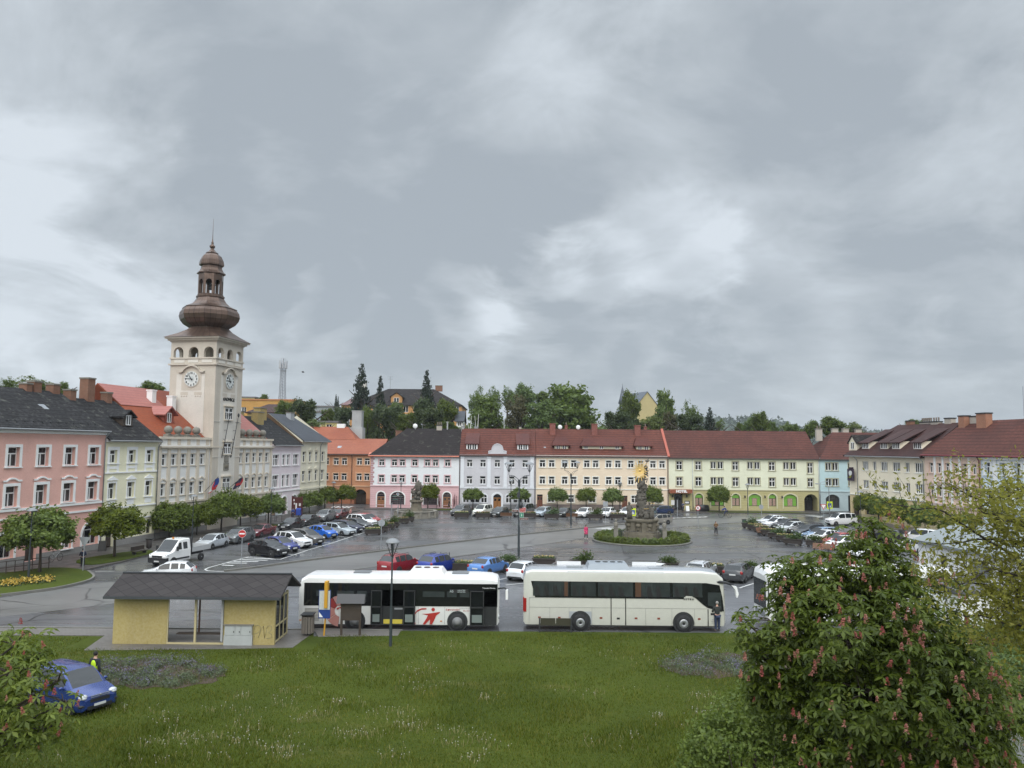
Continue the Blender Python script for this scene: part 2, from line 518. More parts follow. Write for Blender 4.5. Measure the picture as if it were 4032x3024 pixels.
# --- the ground reaches the horizon
xs = [-6000, -3000, -1500, -800, -450, -300]+list(range(-220, 221, 12))+[300, 450, 800, 1500, 3000, 6000]
ys = [-300, -60, 0, 25]+list(range(36, 420, 12))+[450, 550, 700, 1000, 1500, 2500, 4500, 8000]
gm = MB()
gm.add([(x, y, terrain(x, y)) for y in ys for x in xs], [(j*len(xs)+i, j*len(xs)+i+1, (j+1)*len(xs)+i+1, (j+1)*len(xs)+i) for j in range(len(ys)-1) for i in range(len(xs)-1)], 0, True)
MEADOW = turf('meadow', (.030, .055, .014), (.045, .075, .02), (.06, .07, .03))
kind(gm.build('ground', MEADOW), 'structure')
sheet('square_asphalt', [(-85, 36), (85, 36), (85, 149), (-85, 149)], ASPH, 0, True)
A = [(883, 2251), (1000, 2237), (1250, 2203), (1500, 2171), (1750, 2141), (2025, 2109), (2300, 2081), (2463, 2064), (2622, 2047), (2787, 2040)]
B = [(0, 2430), (430, 2378), (940, 2309), (1275, 2258), (1735, 2199), (2000, 2163), (2300, 2120), (2576, 2083), (2926, 2055)]
road_pts = smooth_line(B)+smooth_line([(2926, 2055), (3000, 2044), (2900, 2036), (2787, 2040)])[1:]+smooth_line(A)[::-1]+[Vector((*G(640, 2282)[:2], 0)), Vector((*G(365, 2296)[:2], 0)), Vector((*G(0, 2356)[:2], 0))]
sheet('road', road_pts, ASPL, .004, True)
# rough patched lane used by the buses
sheet('bus_lane', [(-300, 2520), (-300, 2462), (0, 2431), (430, 2379), (940, 2311), (1275, 2260), (1500, 2290), (2300, 2300), (3000, 2290), (3900, 2330), (4100, 2480), (2900, 2500), (1200, 2520)], ASPD, .004)
kb = MB()
ribbon(kb, smooth_line(A), .26, 0, .15)
ribbon(kb, smooth_line([(1275, 2258), (1735, 2199), (2000, 2163), (2300, 2120)]), .16, 0, .03)
ribbon(kb, smooth_line([(2600, 2081), (2926, 2055)]), .16, 0, .03)
kind(kb.build('kerb', KERB), 'structure')
# pavements along the rows
LP0, LA = Vector((-45.5, 66, 0)), radians(79.2)
FP0, FA = Vector((-25, 137.5, 0)), 0.0
RP0, RA = Vector((54.6, 124.9, 0)), radians(-81)
def row(p0, a, s, d, z=0.0):
 """point at s along a row of house fronts and d in front of them"""
 return Vector((p0.x+cos(a)*s+sin(a)*d, p0.y+sin(a)*s-cos(a)*d, z))
def pavement(name, pts, h, mat=PAVD):
 m = MB()
 m.prism([(p[0], p[1]) for p in pts], -.02, h)
 o = m.build(name, mat)
 return kind(o, 'structure')
def lrow(s, d): return row(LP0, LA, s, d)
pavement('pavement', [lrow(-25, -.5), lrow(-25, 12), lrow(-1, 8.4), lrow(8, 8.0), lrow(16, 7.2), lrow(26, 6.6), lrow(60, 6.6), lrow(68, 7.4), lrow(72, 5), lrow(72, -.5)][::1], .12)
pavement('pavement', [(-25.5, 134.2), (-12, 133.2), (27, 133.0), (27, 138), (-25.5, 138)], .12)
pavement('pavement', [(27.05, 133.0), (53, 132.6), (58, 136.0), (66, 137), (66, 142), (27.05, 142)], .12)
def rrow(s, d): return row(RP0, RA, s, d)
pavement('pavement', [rrow(-3, -.5), rrow(-3, 2.5), rrow(0, 5.5), rrow(50, 5.5), rrow(50, -.5)][::-1], .12)
def bed(name, pts, z=.14, mat=TURF):
 m = MB()
 m.prism([(p[0], p[1]) for p in pts], .0, z)
 o = m.build(name, mat)
 return kind(o, 'structure')
def px_loop(px):
 P = smooth_line(px+[px[0]])[:-1]
 ar = sum(P[i].x*P[(i+1) % len(P)].y-P[(i+1) % len(P)].x*P[i].y for i in range(len(P)))
 return P if ar > 0 else P[::-1]
bed('grass_island', px_loop([(-420, 2330), (-150, 2275), (60, 2258), (170, 2243), (280, 2244), (345, 2256), (368, 2274), (340, 2292), (230, 2318), (100, 2336), (-100, 2362), (-400, 2420)]), .17)
kb = MB()
ribbon(kb, smooth_line([(-400, 2422), (-100, 2364), (100, 2338), (230, 2320), (340, 2294), (369, 2275), (346, 2254)]), .18, 0, .2)
kind(kb.build('kerb', KERB), 'structure')
bed('grass_strip', px_loop([(300, 2222), (318, 2208), (460, 2184), (585, 2172), (590, 2186), (470, 2214), (360, 2230)]), .17)
for a, b in ((30.5, 35), (38, 43), (50, 56), (62, 66)):
 bed('grass_strip', [lrow(a, 6.45), lrow(b, 6.45), lrow(b, 4.4), lrow(a, 4.4)], .15)
for a, b in ((-14.5, -5), (-3, 26.5)):
 bed('grass_strip', [(a, 133.3), (b, 133.1), (b, 135.3), (a, 135.3)], .15)
bed('grass_strip', [(34, 132.9), (51, 132.8), (48, 135.2), (34, 135.2)], .15)
# --- markings
mk = MB()
def seg(px0, px1, w, z=.008):
 a, b = G(*px0), G(*px1)
 ribbon(mk, [Vector((a.x, a.y, 0)), Vector((b.x, b.y, 0))], w, z, z)
k8 = zz(350, 2050, .40687)
def line(pts, w):
 for a, b in zip(pts, pts[1:]): seg(a, b, w)
line([k8(1310, 494), k8(1150, 486), k8(1122, 472), k8(1160, 455), k8(1550, 348)], .14)
for x0, y0, x1, y1 in ((1290, 430, 1400, 435), (1340, 410, 1530, 412), (1400, 394, 1640, 396), (1460, 378, 1730, 384), (1520, 360, 1815, 374)):
 seg(k8(x0, y0), k8(x1, y1), .32)
k48 = zz(950, 1980, .33906)
line([k48(100, 625), k48(450, 658), k48(780, 548), k48(1010, 480), k48(1500, 322), k48(1800, 222)], .13)
for x, y in ((570, 615), (670, 560), (830, 512), (985, 478), (1130, 402), (1310, 380), (1420, 340)):
 p = G(*k48(x+80, y-6)); d = Vector((-.83, .56, 0))*5
 ribbon(mk, [Vector((p.x, p.y, 0)), Vector((p.x+d.x, p.y+d.y, 0))], .11, .008, .008)
k148 = zz(950, 1850, .2486)
line([k148(0, 1110), k148(490, 1035)], .13)
line([k148(760, 975), k148(1215, 858)], .13)
k5 = zz(1750, 1450, .42948)
for i in range(5):
 seg(k5(1390+48*i, 1470+4*i), k5(1520+42*i, 1462+4*i), .42)
k6 = zz(2500, 1450, .42194)
for i in range(7):
 seg(k6(300+50*i, 1411-2.2*i), k6(370+50*i, 1398-2.2*i), .45)
for i in range(8):
 seg(k6(1590+34*i, 1372+6*i), k6(1680+36*i, 1374+4.5*i), .45)
for i in range(5):
 seg(k148(1380+75*i, 628-6*i), k148(1480+70*i, 575), .45)
seg((2020, 2160), (1985, 2152), .01)
kc = zz(2000, 2150, .45208)
seg(kc(2015, 366), kc(2165, 318), .14)
seg((1925, 2292), (1995, 2276), .13)
seg(kc(-20, 340), kc(150, 322), .12)
seg(zz(0, 1400, .5426)(690, 1568), zz(0, 1400, .5426)(830, 1566), .12)
kind(mk.build('road_marking', MARK), 'structure')
sm_ = MB()
ks = zz(1750, 2000, .24864)
for f_, pts in ((ks, [(850, 795), (1180, 765), (1500, 715), (2212, 610)]), (ks, [(930, 655), (1560, 690), (2212, 705)]), (ks, [(30, 800), (640, 730), (930, 830)]), (ks, [(1180, 765), (2212, 770)]),
               (kc, [(990, 0), (1020, 60), (1130, 100)]), (kc, [(1310, 100), (1370, 135)]), (kc, [(2020, 35), (2212, 110)]), (kc, [(0, 44), (900, 60), (2200, 66)]), (k48, [(900, 590), (1560, 545), (2200, 470)]), (k48, [(1320, 340), (1900, 300), (2212, 330)]),
               (zz(0, 2400, .376), [(0, 165), (420, 110), (1100, 100)]), (zz(0, 2400, .376), [(300, 120), (420, 60), (640, 20)]), (k5, [(150, 1380), (700, 1400), (1450, 1395)]), (k5, [(20, 1475), (800, 1460), (1100, 1430)])):
 ribbon(sm_, smooth_line([f_(*q) for q in pts]), .11, .007, .007)
kind(sm_.build('tar_seam', plain('tar', (.020, .020, .021), .35)), 'structure')
mh = MB(); p = G(*zz(1950, 1800, .24116)(880, 1570))
mh.box(p.x-.9, p.x+.9, p.y-1.2, p.y+1.2, .003, .006)
kind(mh.build('asphalt_patch', asphalt('tar_patch', (.03, .03, .031), .6, .2)), 'structure')
# --- lawn in front, its paved strip and shelter pad
sheet('lawn', [(-45, 18), (60, 18), (60, 30), (36, 40.5), (24, 46.8), (12.3, 46.95), (-6.6, 46.85), (-11.3, 45.3), *[tuple(G(*q)[:2]) for q in ((1235, 2492), (1150, 2552), (900, 2557), (330, 2563), (412, 2508))], (-45, 44.9)], TURF, .045, True)
pv = MB()
pv.prism([(-45, 44.8), *[tuple(G(*q)[:2]) for q in ((412, 2506), (328, 2565), (900, 2559), (1152, 2554), (1240, 2490))], (-11, 45.2), (-6.5, 45.6), (-6.5, 46.75), (-45, 46.75)], -.02, .06)
kind(pv.build('pavement', PAVE), 'structure')
ke = MB()
ribbon(ke, [Vector((-45, 46.85, 0)), Vector((-6.4, 46.85, 0))], .18, 0, .11)
kind(ke.build('kerb', KERB), 'structure')
kr = zz(2850, 2000, .6172)
sheet('path', [kr(1905, 1640), kr(1700, 1420), kr(1560, 1290), kr(1470, 1190), kr(1560, 1180), kr(1680, 1290), kr(1915, 1480), (4150, 3000), (4150, 3080)], ASPL, .06)
# --- grass blades, one mass
def blades(name, n, area, mat, hmin, hmax, wid, seed, clump=None, lean=.5, zb=.04, heads=None):
 rg = np.random.default_rng(seed)
 x0, x1, y0, y1 = area
 # closer ground gets more blades
 y = y0+(y1-y0)*rg.random(n)**1.35
 x = rg.uniform(-1, 1, n)*(y*.72+3)
 ok = (x > x0) & (x < x1)
 edge = 46.9-1.3*(x < -6.4)
 ok &= (y < edge)
 ok &= ~((x > -23.9) & (x < -10.6) & (y > 42.3)) & ~((x < -10.6) & (y > 44.7))
 x, y = x[ok], y[ok]
 n = len(x)
 dens = (np.sin(x*1.3+np.sin(y*.9)*2)+np.sin(y*1.7+np.sin(x*.7)*2)+np.sin(x*.31+y*.42)*1.2)
 h = rg.uniform(hmin, hmax, n)*(1+.28*np.clip(dens, -1.2, 2.5))
 a = rg.uniform(0, 2*np.pi, n); b = rg.uniform(0, 2*np.pi, n)
 dx, dy = np.cos(a)*wid, np.sin(a)*wid
 tx, ty = np.cos(b)*h*lean, np.sin(b)*h*lean
 V = np.empty((n, 3, 3), np.float32)
 V[:, 0] = np.stack([x-dx, y-dy, np.full(n, zb)], 1)
 V[:, 1] = np.stack([x+dx, y+dy, np.full(n, zb)], 1)
 V[:, 2] = np.stack([x+tx, y+ty, zb+h], 1)
 me = bpy.data.meshes.new(name)
 me.vertices.add(n*3); me.vertices.foreach_set('co', V.ravel())
 me.loops.add(n*3); me.loops.foreach_set('vertex_index', np.arange(n*3, dtype=np.int32))
 me.polygons.add(n); me.polygons.foreach_set('loop_start', np.arange(0, n*3, 3, dtype=np.int32))
 me.materials.append(mat)
 me.update(calc_edges=True)
 return kind(ob(name, me), 'stuff')
def grassmat(name, lo, mid, hi):
 t = NT(name)
 g = t.n('ShaderNodeNewGeometry')
 v = t.pos()
 r = t.math('ADD', t.math('MULTIPLY', g.outputs['Random Per Island'], .55), t.math('MULTIPLY', t.noise(v, .35, 5, .65), .6))
 c = t.ramp(r, (.22, lo), (.58, mid), (.92, hi))
 d = t.n('ShaderNodeBsdfDiffuse', {'Color': c})
 tr = t.n('ShaderNodeBsdfTranslucent', {'Color': c})
 m = t.n('ShaderNodeMixShader', {0: .3, 1: d.outputs[0], 2: tr.outputs[0]})
 t.n('ShaderNodeOutputMaterial', {0: m.outputs[0]})
 return t.m
blades('grass', 260000, (-36, 40, 24.5, 46.3), grassmat('grass_blades', (.036, .056, .005), (.090, .116, .013), (.220, .210, .050)), .05, .13, .014, 3)
def dandelions():
 rg = random.Random(5)
 st, hd = MB(), MB()
 cl = []
 kz = zz(900, 2450, .4973)
 for x, y, sx, sy, n in ((860, 650, 90, 30, 46), (250, 370, 130, 45, 60), (1550, 390, 110, 50, 60), (1450, 840, 130, 40, 70), (1000, 900, 180, 50, 60), (480, 1040, 130, 40, 50), (150, 860, 150, 40, 40), (430, 670, 120, 40, 34), (1770, 200, 110, 18, 46), (940, 360, 60, 30, 20), (1400, 740, 90, 40, 26), (1300, 1080, 120, 40, 26), (60, 940, 80, 40, 26), (1750, 310, 60, 25, 16), (-200, 980, 160, 80, 40), (-500, 760, 120, 60, 36), (-420, 930, 160, 40, 40), (2050, 230, 120, 40, 16), (1100, 340, 80, 30, 16), (700, 740, 90, 30, 30)):
  cl.append((kz(x, y), sx*.5, sy*.5, n))
 for i in range(70): cl.append((( rg.uniform(150, 2900), 2540+480*rg.random()**.8), rg.uniform(40, 110), rg.uniform(6, 18), rg.randint(8, 26)))
 for (x, y), sx, sy, n in cl:
  for i in range(n):
   p = G(x+rg.gauss(0, sx*.6), y+rg.gauss(0, sy*.7))
   if p.y > 45.5 or p.y < 24: continue
   h = rg.uniform(.1, .24)
   q = Vector((p.x+rg.gauss(0, .05), p.y+rg.gauss(0, .05), .04+h))
   a = rg.uniform(0, pi)
   dx, dy = cos(a)*.010, sin(a)*.010
   st.add([(p.x-dx, p.y-dy, .03), (p.x+dx, p.y+dy, .03), (q.x+dx*.6, q.y+dy*.6, q.z), (q.x-dx*.6, q.y-dy*.6, q.z)], [(0, 1, 2, 3)])
   if rg.random() < .34:
    hd.ball(q, rg.uniform(.012, .022), 5)
 kind(st.build('dandelion_stems', plain('dry_stems', (.25, .22, .10), .9, var=.3)), 'stuff')
 kind(hd.build('dandelion_heads', plain('seed_heads', (.42, .41, .36), .9)), 'stuff')
dandelions()
# --- far wooded hills
def hill(name, pts, base, seed):
 rg = random.Random(seed)
 m = MB()
 for (x, y, r, h) in pts:
  n = 26
  m.lathe([(r*(1-j/9)**.6, h*(1-(1-j/9)**2)) for j in range(9)]+[(r*.05, h)], n, (x, y, base))
 return kind(m.build(name, leafmat('far_wood', (.025, .05, .02), (.05, .085, .035), .1)), 'structure')
hill('hill', [(420, 1500, 190, 62), (640, 1700, 260, 48), (960, 1900, 420, 46), (180, 1750, 260, 30), (1500, 2200, 600, 60)], 0, 3)
# ================================================================ BUILDINGS
def arc(x0, x1, zt, r, n=10):
 """points of an arch from x0 to x1 that rises r to the height zt"""
 hw = (x1-x0)/2; xc = (x0+x1)/2
 R = (hw*hw+r*r)/(2*r); a = math.asin(min(1, hw/R))
 if r > hw: a = pi/2; R = hw
 return [(xc+R*sin(-a+2*a*i/n), zt-R+R*cos(-a+2*a*i/n)) for i in range(n+1)]
_wc = {}
FRW = WHITE
def win_mesh(st, w, h, fm):
 """frame and pane of a window; origin bottom centre, glass looks to -y"""
 k = (st, round(w, 2), round(h, 2), fm.name)
 if k in _wc: return _wc[k]
 m = MB(); g = MB()
 t = .075 if h < 2 else .09
 x0, x1 = -w/2, w/2
 def bar(a, b, c, d): m.box(a, b, 0, .07, c, d)
 bar(x0, x1, 0, t); bar(x0, x1, h-t, h); bar(x0, x0+t, t, h-t); bar(x1-t, x1, t, h-t)
 if st in 'TX':
  zt = h*(.66 if st == 'T' else .62)
  bar(x0+t, x1-t, zt-.055, zt+.055)
  bar(-.06, .06, t, zt-.055)
  if st == 'X': bar(-.05, .05, zt+.055, h-t)
 elif st == '2': bar(-.065, .065, t, h-t)
 elif st == 'D':
  bar(-.09, .09, t, h-t)
  for s_ in (-1, 1): bar(s_*w/4-.05, s_*w/4+.05, t, h-t)
 elif st == 'DX':
  zt = h*.64
  bar(-.09, .09, t, h-t)
  for s_ in (-1, 1): bar(s_*w/4-.05, s_*w/4+.05, t, zt-.05)
  bar(x0+t, -.09, zt-.05, zt+.05); bar(.09, x1-t, zt-.05, zt+.05)
 elif st == 'S':
  zt = h*.68
  bar(x0+t, x1-t, zt-.05, zt+.05)
  for s_ in (-1, 1): bar(s_*w/5-.04, s_*w/5+.04, t, zt-.05)
 g.add([(x0+.02, .045, .02), (x1-.02, .045, .02), (x1-.02, .045, h-.02), (x0+.02, .045, h-.02)], [(0, 1, 2, 3)])
 _wc[k] = (m.mesh('window', fm), g.mesh('pane', PANE))
 return _wc[k]
class House:
 def __init__(s, name, label, p0, ang, s0, s1, eave, depth=11, z0=0.0, group='houses round the square', cat='building'):
  s.t = thing(name, label, cat, row(p0, ang, s0, 0, z0), ang, group)
  s.w, s.e, s.d, s.z0 = s1-s0, eave-z0, depth, z0
  s.s0 = s0
  s.holes = []
  s.gab = False
 def win(s, st, xc, zb, w, h, fm=None, arch=0.0, rec=.16, sur=None, hole=True):
  """one window at xc (along the row), sill zb; sur = (kind, material)"""
  xc -= s.s0; zb -= s.z0
  if hole: s.holes.append((xc-w/2, xc+w/2, zb, zb+h, arch, rec))
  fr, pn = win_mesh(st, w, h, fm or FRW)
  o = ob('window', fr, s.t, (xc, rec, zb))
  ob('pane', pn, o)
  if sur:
   k = (sur[0], round(w, 2), round(h, 2), sur[1].name)
   if k not in _wc:
    m = MB()
    x0, x1 = -w/2, w/2
    kd = sur[0]
    b, p = {'band': (.15, .05), 'wide': (.26, .07), 'slim': (.10, .04), 'sill': (0, 0), 'panel': (.34, .035)}[kd.split('+')[0]]
    if b:
     m.box(x0-b, x0, -p, .002, -.02, h+b); m.box(x1, x1+b, -p, .002, -.02, h+b); m.box(x0, x1, -p, .002, h, h+b)
    m.box(x0-b-.06, x1+b+.06, -p-.08, .05, -.12, -.021)
    if '+ped' in kd:
     zt = h+b+.12; q = w/2+b+.08
     m.box(-q, q, -.12, .0, zt, zt+.08)
     m.xz([(-q, zt+.081), (q, zt+.081), (0, zt+.46)], -.1, 0)
    if '+wave' in kd:
     zt = h+b+.14; q = w/2+b+.12
     a = [(-q, zt), (-q*.62, zt), *[(q*.5*cos(pi-pi*i/8), zt+.22*sin(pi*i/8)) for i in range(1, 8)], (q*.62, zt), (q, zt)]
     for (xa, za), (xb, zb_) in zip(a, a[1:]):
      m.add([(xa, -.12, za), (xb, -.12, zb_), (xb, -.12, zb_+.15), (xa, -.12, za+.15), (xa, 0, za), (xb, 0, zb_), (xb, 0, zb_+.15), (xa, 0, za+.15)],
                              [(0, 1, 2, 3), (3, 2, 6, 7), (0, 4, 5, 1)])
    if '+apron' in kd:
     m.box(-w/2, w/2, -.04, 0, -.75, -.2)
    if '+tall' in kd:
     m.box(x0-b, x0-b*.0, -p*.8, .0, -1.05, -.13); m.box(x1, x1+b, -p*.8, .0, -1.05, -.13); m.box(x0, x1, -p*.8, 0, -.62, -.35)
    _wc[k] = m.mesh('surround', sur[1])
   ob('surround', _wc[k], o, (0, -rec, 0))
  return o
 def door(s, xc, zb, w, h, mat, arch=0.0, rec=.3, name='door', glass=True):
  xc -= s.s0
  s.holes.append((xc-w/2, xc+w/2, zb, zb+h, arch, rec))
  m = MB()
  hh = h-arch
  m.box(-w/2+.02, -.02, 0, .06, .02, hh*.82); m.box(.02, w/2-.02, 0, .06, .02, hh*.82)
  m.box(-w/2+.02, w/2-.02, -.02, .05, hh*.82+.01, hh*.82+.12)
  for s_ in (-1, 1):
   for a, b in ((.08, .3), (.36, .56)):
    m.box(s_*w*.25-w*.14, s_*w*.25+w*.14, -.025, 0, hh*a, hh*b)
  o = m.build(name, mat, s.t, loc=(xc, rec, zb))
  g = MB()
  g.add([(-w/2, .07, 0), (w/2, .07, 0), (w/2, .07, h), (-w/2, .07, h)], [(0, 1, 2, 3)])
  if glass:
   for s_ in (-1, 1):
    x = s_*w*.25
    g.add([(x-w*.13, -.008, hh*.6), (x+w*.13, -.008, hh*.6), (x+w*.13, -.008, hh*.79), (x-w*.13, -.008, hh*.79)], [(0, 1, 2, 3)])
  g.build('pane', PANE, o)
  return o
 def arch_trim(s, xc, zb, w, h, rise, mat, wid=.22, name='surround'):
  xc -= s.s0
  m = MB()
  a = arc(-w/2, w/2, h, rise); b = arc(-w/2-wid, w/2+wid, h+wid, rise+wid*.35)
  A_ = [(-w/2, 0)]+a+[(w/2, 0)]; B_ = [(-w/2-wid, 0)]+b+[(w/2+wid, 0)]
  for i in range(len(A_)-1):
   (ax, az), (bx, bz), (cx_, cz), (dx, dz) = A_[i], A_[i+1], B_[i+1], B_[i]
   m.add([(ax, -.06, az), (bx, -.06, bz), (cx_, -.06, cz), (dx, -.06, dz), (ax, .01, az), (bx, .01, bz), (cx_, .01, cz), (dx, .01, dz)],
                  [(0, 1, 2, 3), (3, 2, 6, 7), (0, 4, 5, 1)])
  return m.build(name, mat, s.t, loc=(xc, 0, zb))
 def walls(s, mats, splits=(), gable=None, back=True, plinth=None, holes_ok=True, x1=None):
  """front with real openings, ends and back. mats[0] main; splits = [(z, material index below)]"""
  w, e, d = s.w, s.e, s.d
  m = MB()
  sp_ = [q[0]-s.z0 for q in splits]
  xs_ = sorted({0, w, *[q[0] for q in s.holes], *[q[1] for q in s.holes]})
  zs_ = sorted({0, e, *sp_, *[q[2] for q in s.holes], *[q[3] for q in s.holes]})
  xs_ = [x for x in xs_ if 0 <= x <= w]; zs_ = [z for z in zs_ if 0 <= z <= e]
  def mi(z):
   for q, i in sorted(splits):
    if z < q-s.z0: return i
   return 0
  for j in range(len(zs_)-1):
   run = None
   for i in range(len(xs_)-1):
    xa, xb, za, zb = xs_[i], xs_[i+1], zs_[j], zs_[j+1]
    cx_, cz = (xa+xb)/2, (za+zb)/2
    hole = any(q[0] < cx_ < q[1] and q[2] < cz < q[3] for q in s.holes)
    if not hole: run = (run[0], xb) if run else (xa, xb)
    if (hole or i == len(xs_)-2) and run:
     a, b = run; run = None
     m.add([(a, 0, za), (b, 0, za), (b, 0, zb), (a, 0, zb)], [(0, 1, 2, 3)], mi(cz))
  for (xa, xb, za, zb, r, rec) in s.holes:
   k = mi((za+zb)/2)
   if r:
    P = arc(xa, xb, zb, r)
    L_ = [p for p in P if p[0] <= (xa+xb)/2+1e-6]; R_ = [p for p in P if p[0] >= (xa+xb)/2-1e-6]
    m.add([(xa, 0, zb)]+[(x, 0, z) for x, z in L_][::-1], [tuple(range(len(L_)+1))[::-1]], k)
    m.add([(xb, 0, zb)]+[(x, 0, z) for x, z in R_], [tuple(range(len(R_)+1))], k)
    Q = [(xa, za)]+P+[(xb, za)]
   else: Q = [(xa, za), (xa, zb), (xb, zb), (xb, za)]
   n = len(Q); y = rec+.06
   for i in range(n-1):
    m.add([(Q[i][0], 0, Q[i][1]), (Q[i+1][0], 0, Q[i+1][1]), (Q[i+1][0], y, Q[i+1][1]), (Q[i][0], y, Q[i][1])], [(0, 1, 2, 3)], k)
   m.add([(xa, 0, za), (xb, 0, za), (xb, y, za), (xa, y, za)], [(0, 1, 2, 3)], k)
  g = gable-s.z0 if gable else e
  s.gab = bool(gable)
  gz = [(0, 0), (d, 0), (d, e)]+([(d/2, g)] if gable else [])+[(0, e)]
  m.add([(0, y, z) for y, z in gz], [tuple(range(len(gz)))[::-1]])
  m.add([(w, y, z) for y, z in gz], [tuple(range(len(gz)))])
  m.add([(0, d, 0), (w, d, 0), (w, d, e), (0, d, e)], [(3, 2, 1, 0)])
  return m.build('wall', mats, s.t)
 def roof(s, mat, ridge, ov=.45, hipL=0.0, hipR=0.0, oL=0.0, oR=0.0, yr=None, th=.2, name='roof'):
  w, e, d = s.w, s.e, s.d
  r = ridge-s.z0; yr = yr or d/2
  k = (r-e)/yr; kb_ = (r-e)/(d-yr)
  f = [(-oL, -ov, e-ov*k*.55), (w+oR, -ov, e-ov*k*.55)]
  b = [(w+oR, d+ov, e-ov*kb_), (-oL, d+ov, e-ov*kb_)]
  t = [(-oL+hipL, yr, r), (w+oR-hipR, yr, r)]
  T = f+b+t
  fs = [(0, 1, 5, 4), (2, 3, 4, 5)]
  if hipL or not s.gab: fs.append((3, 0, 4))
  if hipR or not s.gab: fs.append((1, 2, 5))
  m = MB()
  m.add(T, fs); m.add([(x, y, z-th) for x, y, z in T], [q[::-1] for q in fs])
  lo = [(x, y, z-th) for x, y, z in T]
  for i, j in ((0, 1), (1, 2), (2, 3), (3, 0)) if not s.gab else ((0, 1), (2, 3), (3, 4), (4, 0), (1, 5), (5, 2)):
   m.add([T[i], T[j], lo[j], lo[i]], [(0, 1, 2, 3)])
  s.k, s.yr, s.r = k, yr, r
  return m.build(name, mat, s.t)
 def rz(s, y):
  return s.e+(s.r-s.e)*(y/s.yr) if y >= 0 else s.e+y*s.k*.55
 def band(s, name, mat, *specs):
  """horizontal mouldings: (z0, z1, depth[, x0, x1])"""
  m = MB()
  for q in specs:
   x0, x1 = (q[3]-s.s0, q[4]-s.s0) if len(q) > 3 else (0.0, s.w)
   m.box(x0, x1, -q[2], .003, q[0]-s.z0, q[1]-s.z0)
  return m.build(name, mat, s.t)
 def gutter(s, mat, pipes=(), ov=.45):
  m = MB()
  z = s.e-ov*s.k*.55-.14
  m.cyl((0, -ov-.05, z), (s.w, -ov-.05, z), .085, n=6)
  for x in pipes:
   x -= s.s0
   m.path([(x, -ov-.05, z-.05), (x, -.2, z-.5), (x, -.12, z-.8), (x, -.12, .1)], [.06]*4)
  return m.build('gutter', mat, s.t)
 def chimney(s, xc, y, w, dp, top, mat=None, cap=None, pots=0, zb=None):
  xc -= s.s0; top -= s.z0
  zb = (s.rz(min(y, s.yr))-.7 if y <= s.yr else s.r-1.6) if zb is None else zb-s.z0
  m = MB()
  m.box(xc-w/2, xc+w/2, y-dp/2, y+dp/2, zb, top-.16)
  m.box(xc-w/2-.07, xc+w/2+.07, y-dp/2-.07, y+dp/2+.07, top-.159, top, 1)
  for i in range(pots):
   x = xc-w/2+w*(i+.5)/pots
   m.cyl((x, y, top), (x, y, top+.55), .1, .12, 6, 2)
  return m.build('chimney', [mat or BRICK, cap or STONE2, plain('clay_pot', (.2, .16, .13), .8)], s.t)
 def skylight(s, xc, y, w=.8, h=1.0, mat=None, up=.06):
  xc -= s.s0
  n = Vector((0, -s.k, 1)).normalized(); u = Vector((0, 1, s.k)).normalized()
  c = Vector((xc, y, s.rz(y)))
  m = MB()
  q = [c+Vector((a*w/2, 0, 0))+u*(b*h/2) for a, b in ((-1, -1), (1, -1), (1, 1), (-1, 1))]
  m.add([p-n*.05 for p in q]+[p+n*up for p in q], [(4, 5, 6, 7), (0, 1, 5, 4), (1, 2, 6, 5), (2, 3, 7, 6), (3, 0, 4, 7)])
  o = m.build('skylight', mat or GREYM, s.t)
  g = MB(); q = [c+Vector((a*w*.4, 0, 0))+u*(b*h*.4)+n*(up+.01) for a, b in ((-1, -1), (1, -1), (1, 1), (-1, 1))]
  g.add(q, [(0, 1, 2, 3)])
  g.build('pane', SKYP, o)
  return o
 def dormer(s, x0, x1, z0, z1, y, wallm, roofm, wins, style='gable', over=.25, hood=None, rk=None):
  """dormer with its front at depth y; wins = [(xc, zb, w, h, style)]"""
  x0 -= s.s0; x1 -= s.s0; z0 -= s.z0; z1 -= s.z0
  yb = lambda z: min((z-s.e)/(s.r-s.e)*s.yr, s.yr)
  m = MB()
  hh = hood or .9
  xm = (x0+x1)/2
  pk = z1+hh
  if style == 'gable':
   m.add([(x0, y, z0), (x1, y, z0), (x1, y, z1), (xm, y, pk), (x0, y, z1)], [(0, 1, 2, 3, 4)])
   m.add([(x0, y, z0), (x0, y, z1), (x0, yb(z1)+.1, z1), (x0, yb(z0), z0)], [(0, 1, 2, 3)])
   m.add([(x1, y, z0), (x1, y, z1), (x1, yb(z1)+.1, z1), (x1, yb(z0), z0)], [(3, 2, 1, 0)])
  else:
   m.add([(x0, y, z0), (x1, y, z0), (x1, y, z1), (x0, y, z1)], [(0, 1, 2, 3)])
   m.add([(x0, y, z0), (x0, y, z1), (x0, yb(z1)+.1, z1), (x0, yb(z0), z0)], [(0, 1, 2, 3)])
   m.add([(x1, y, z0), (x1, y, z1), (x1, yb(z1)+.1, z1), (x1, yb(z0), z0)], [(3, 2, 1, 0)])
  o = m.build('dormer', wallm, s.t)
  r = MB(); f = y-over; g = over
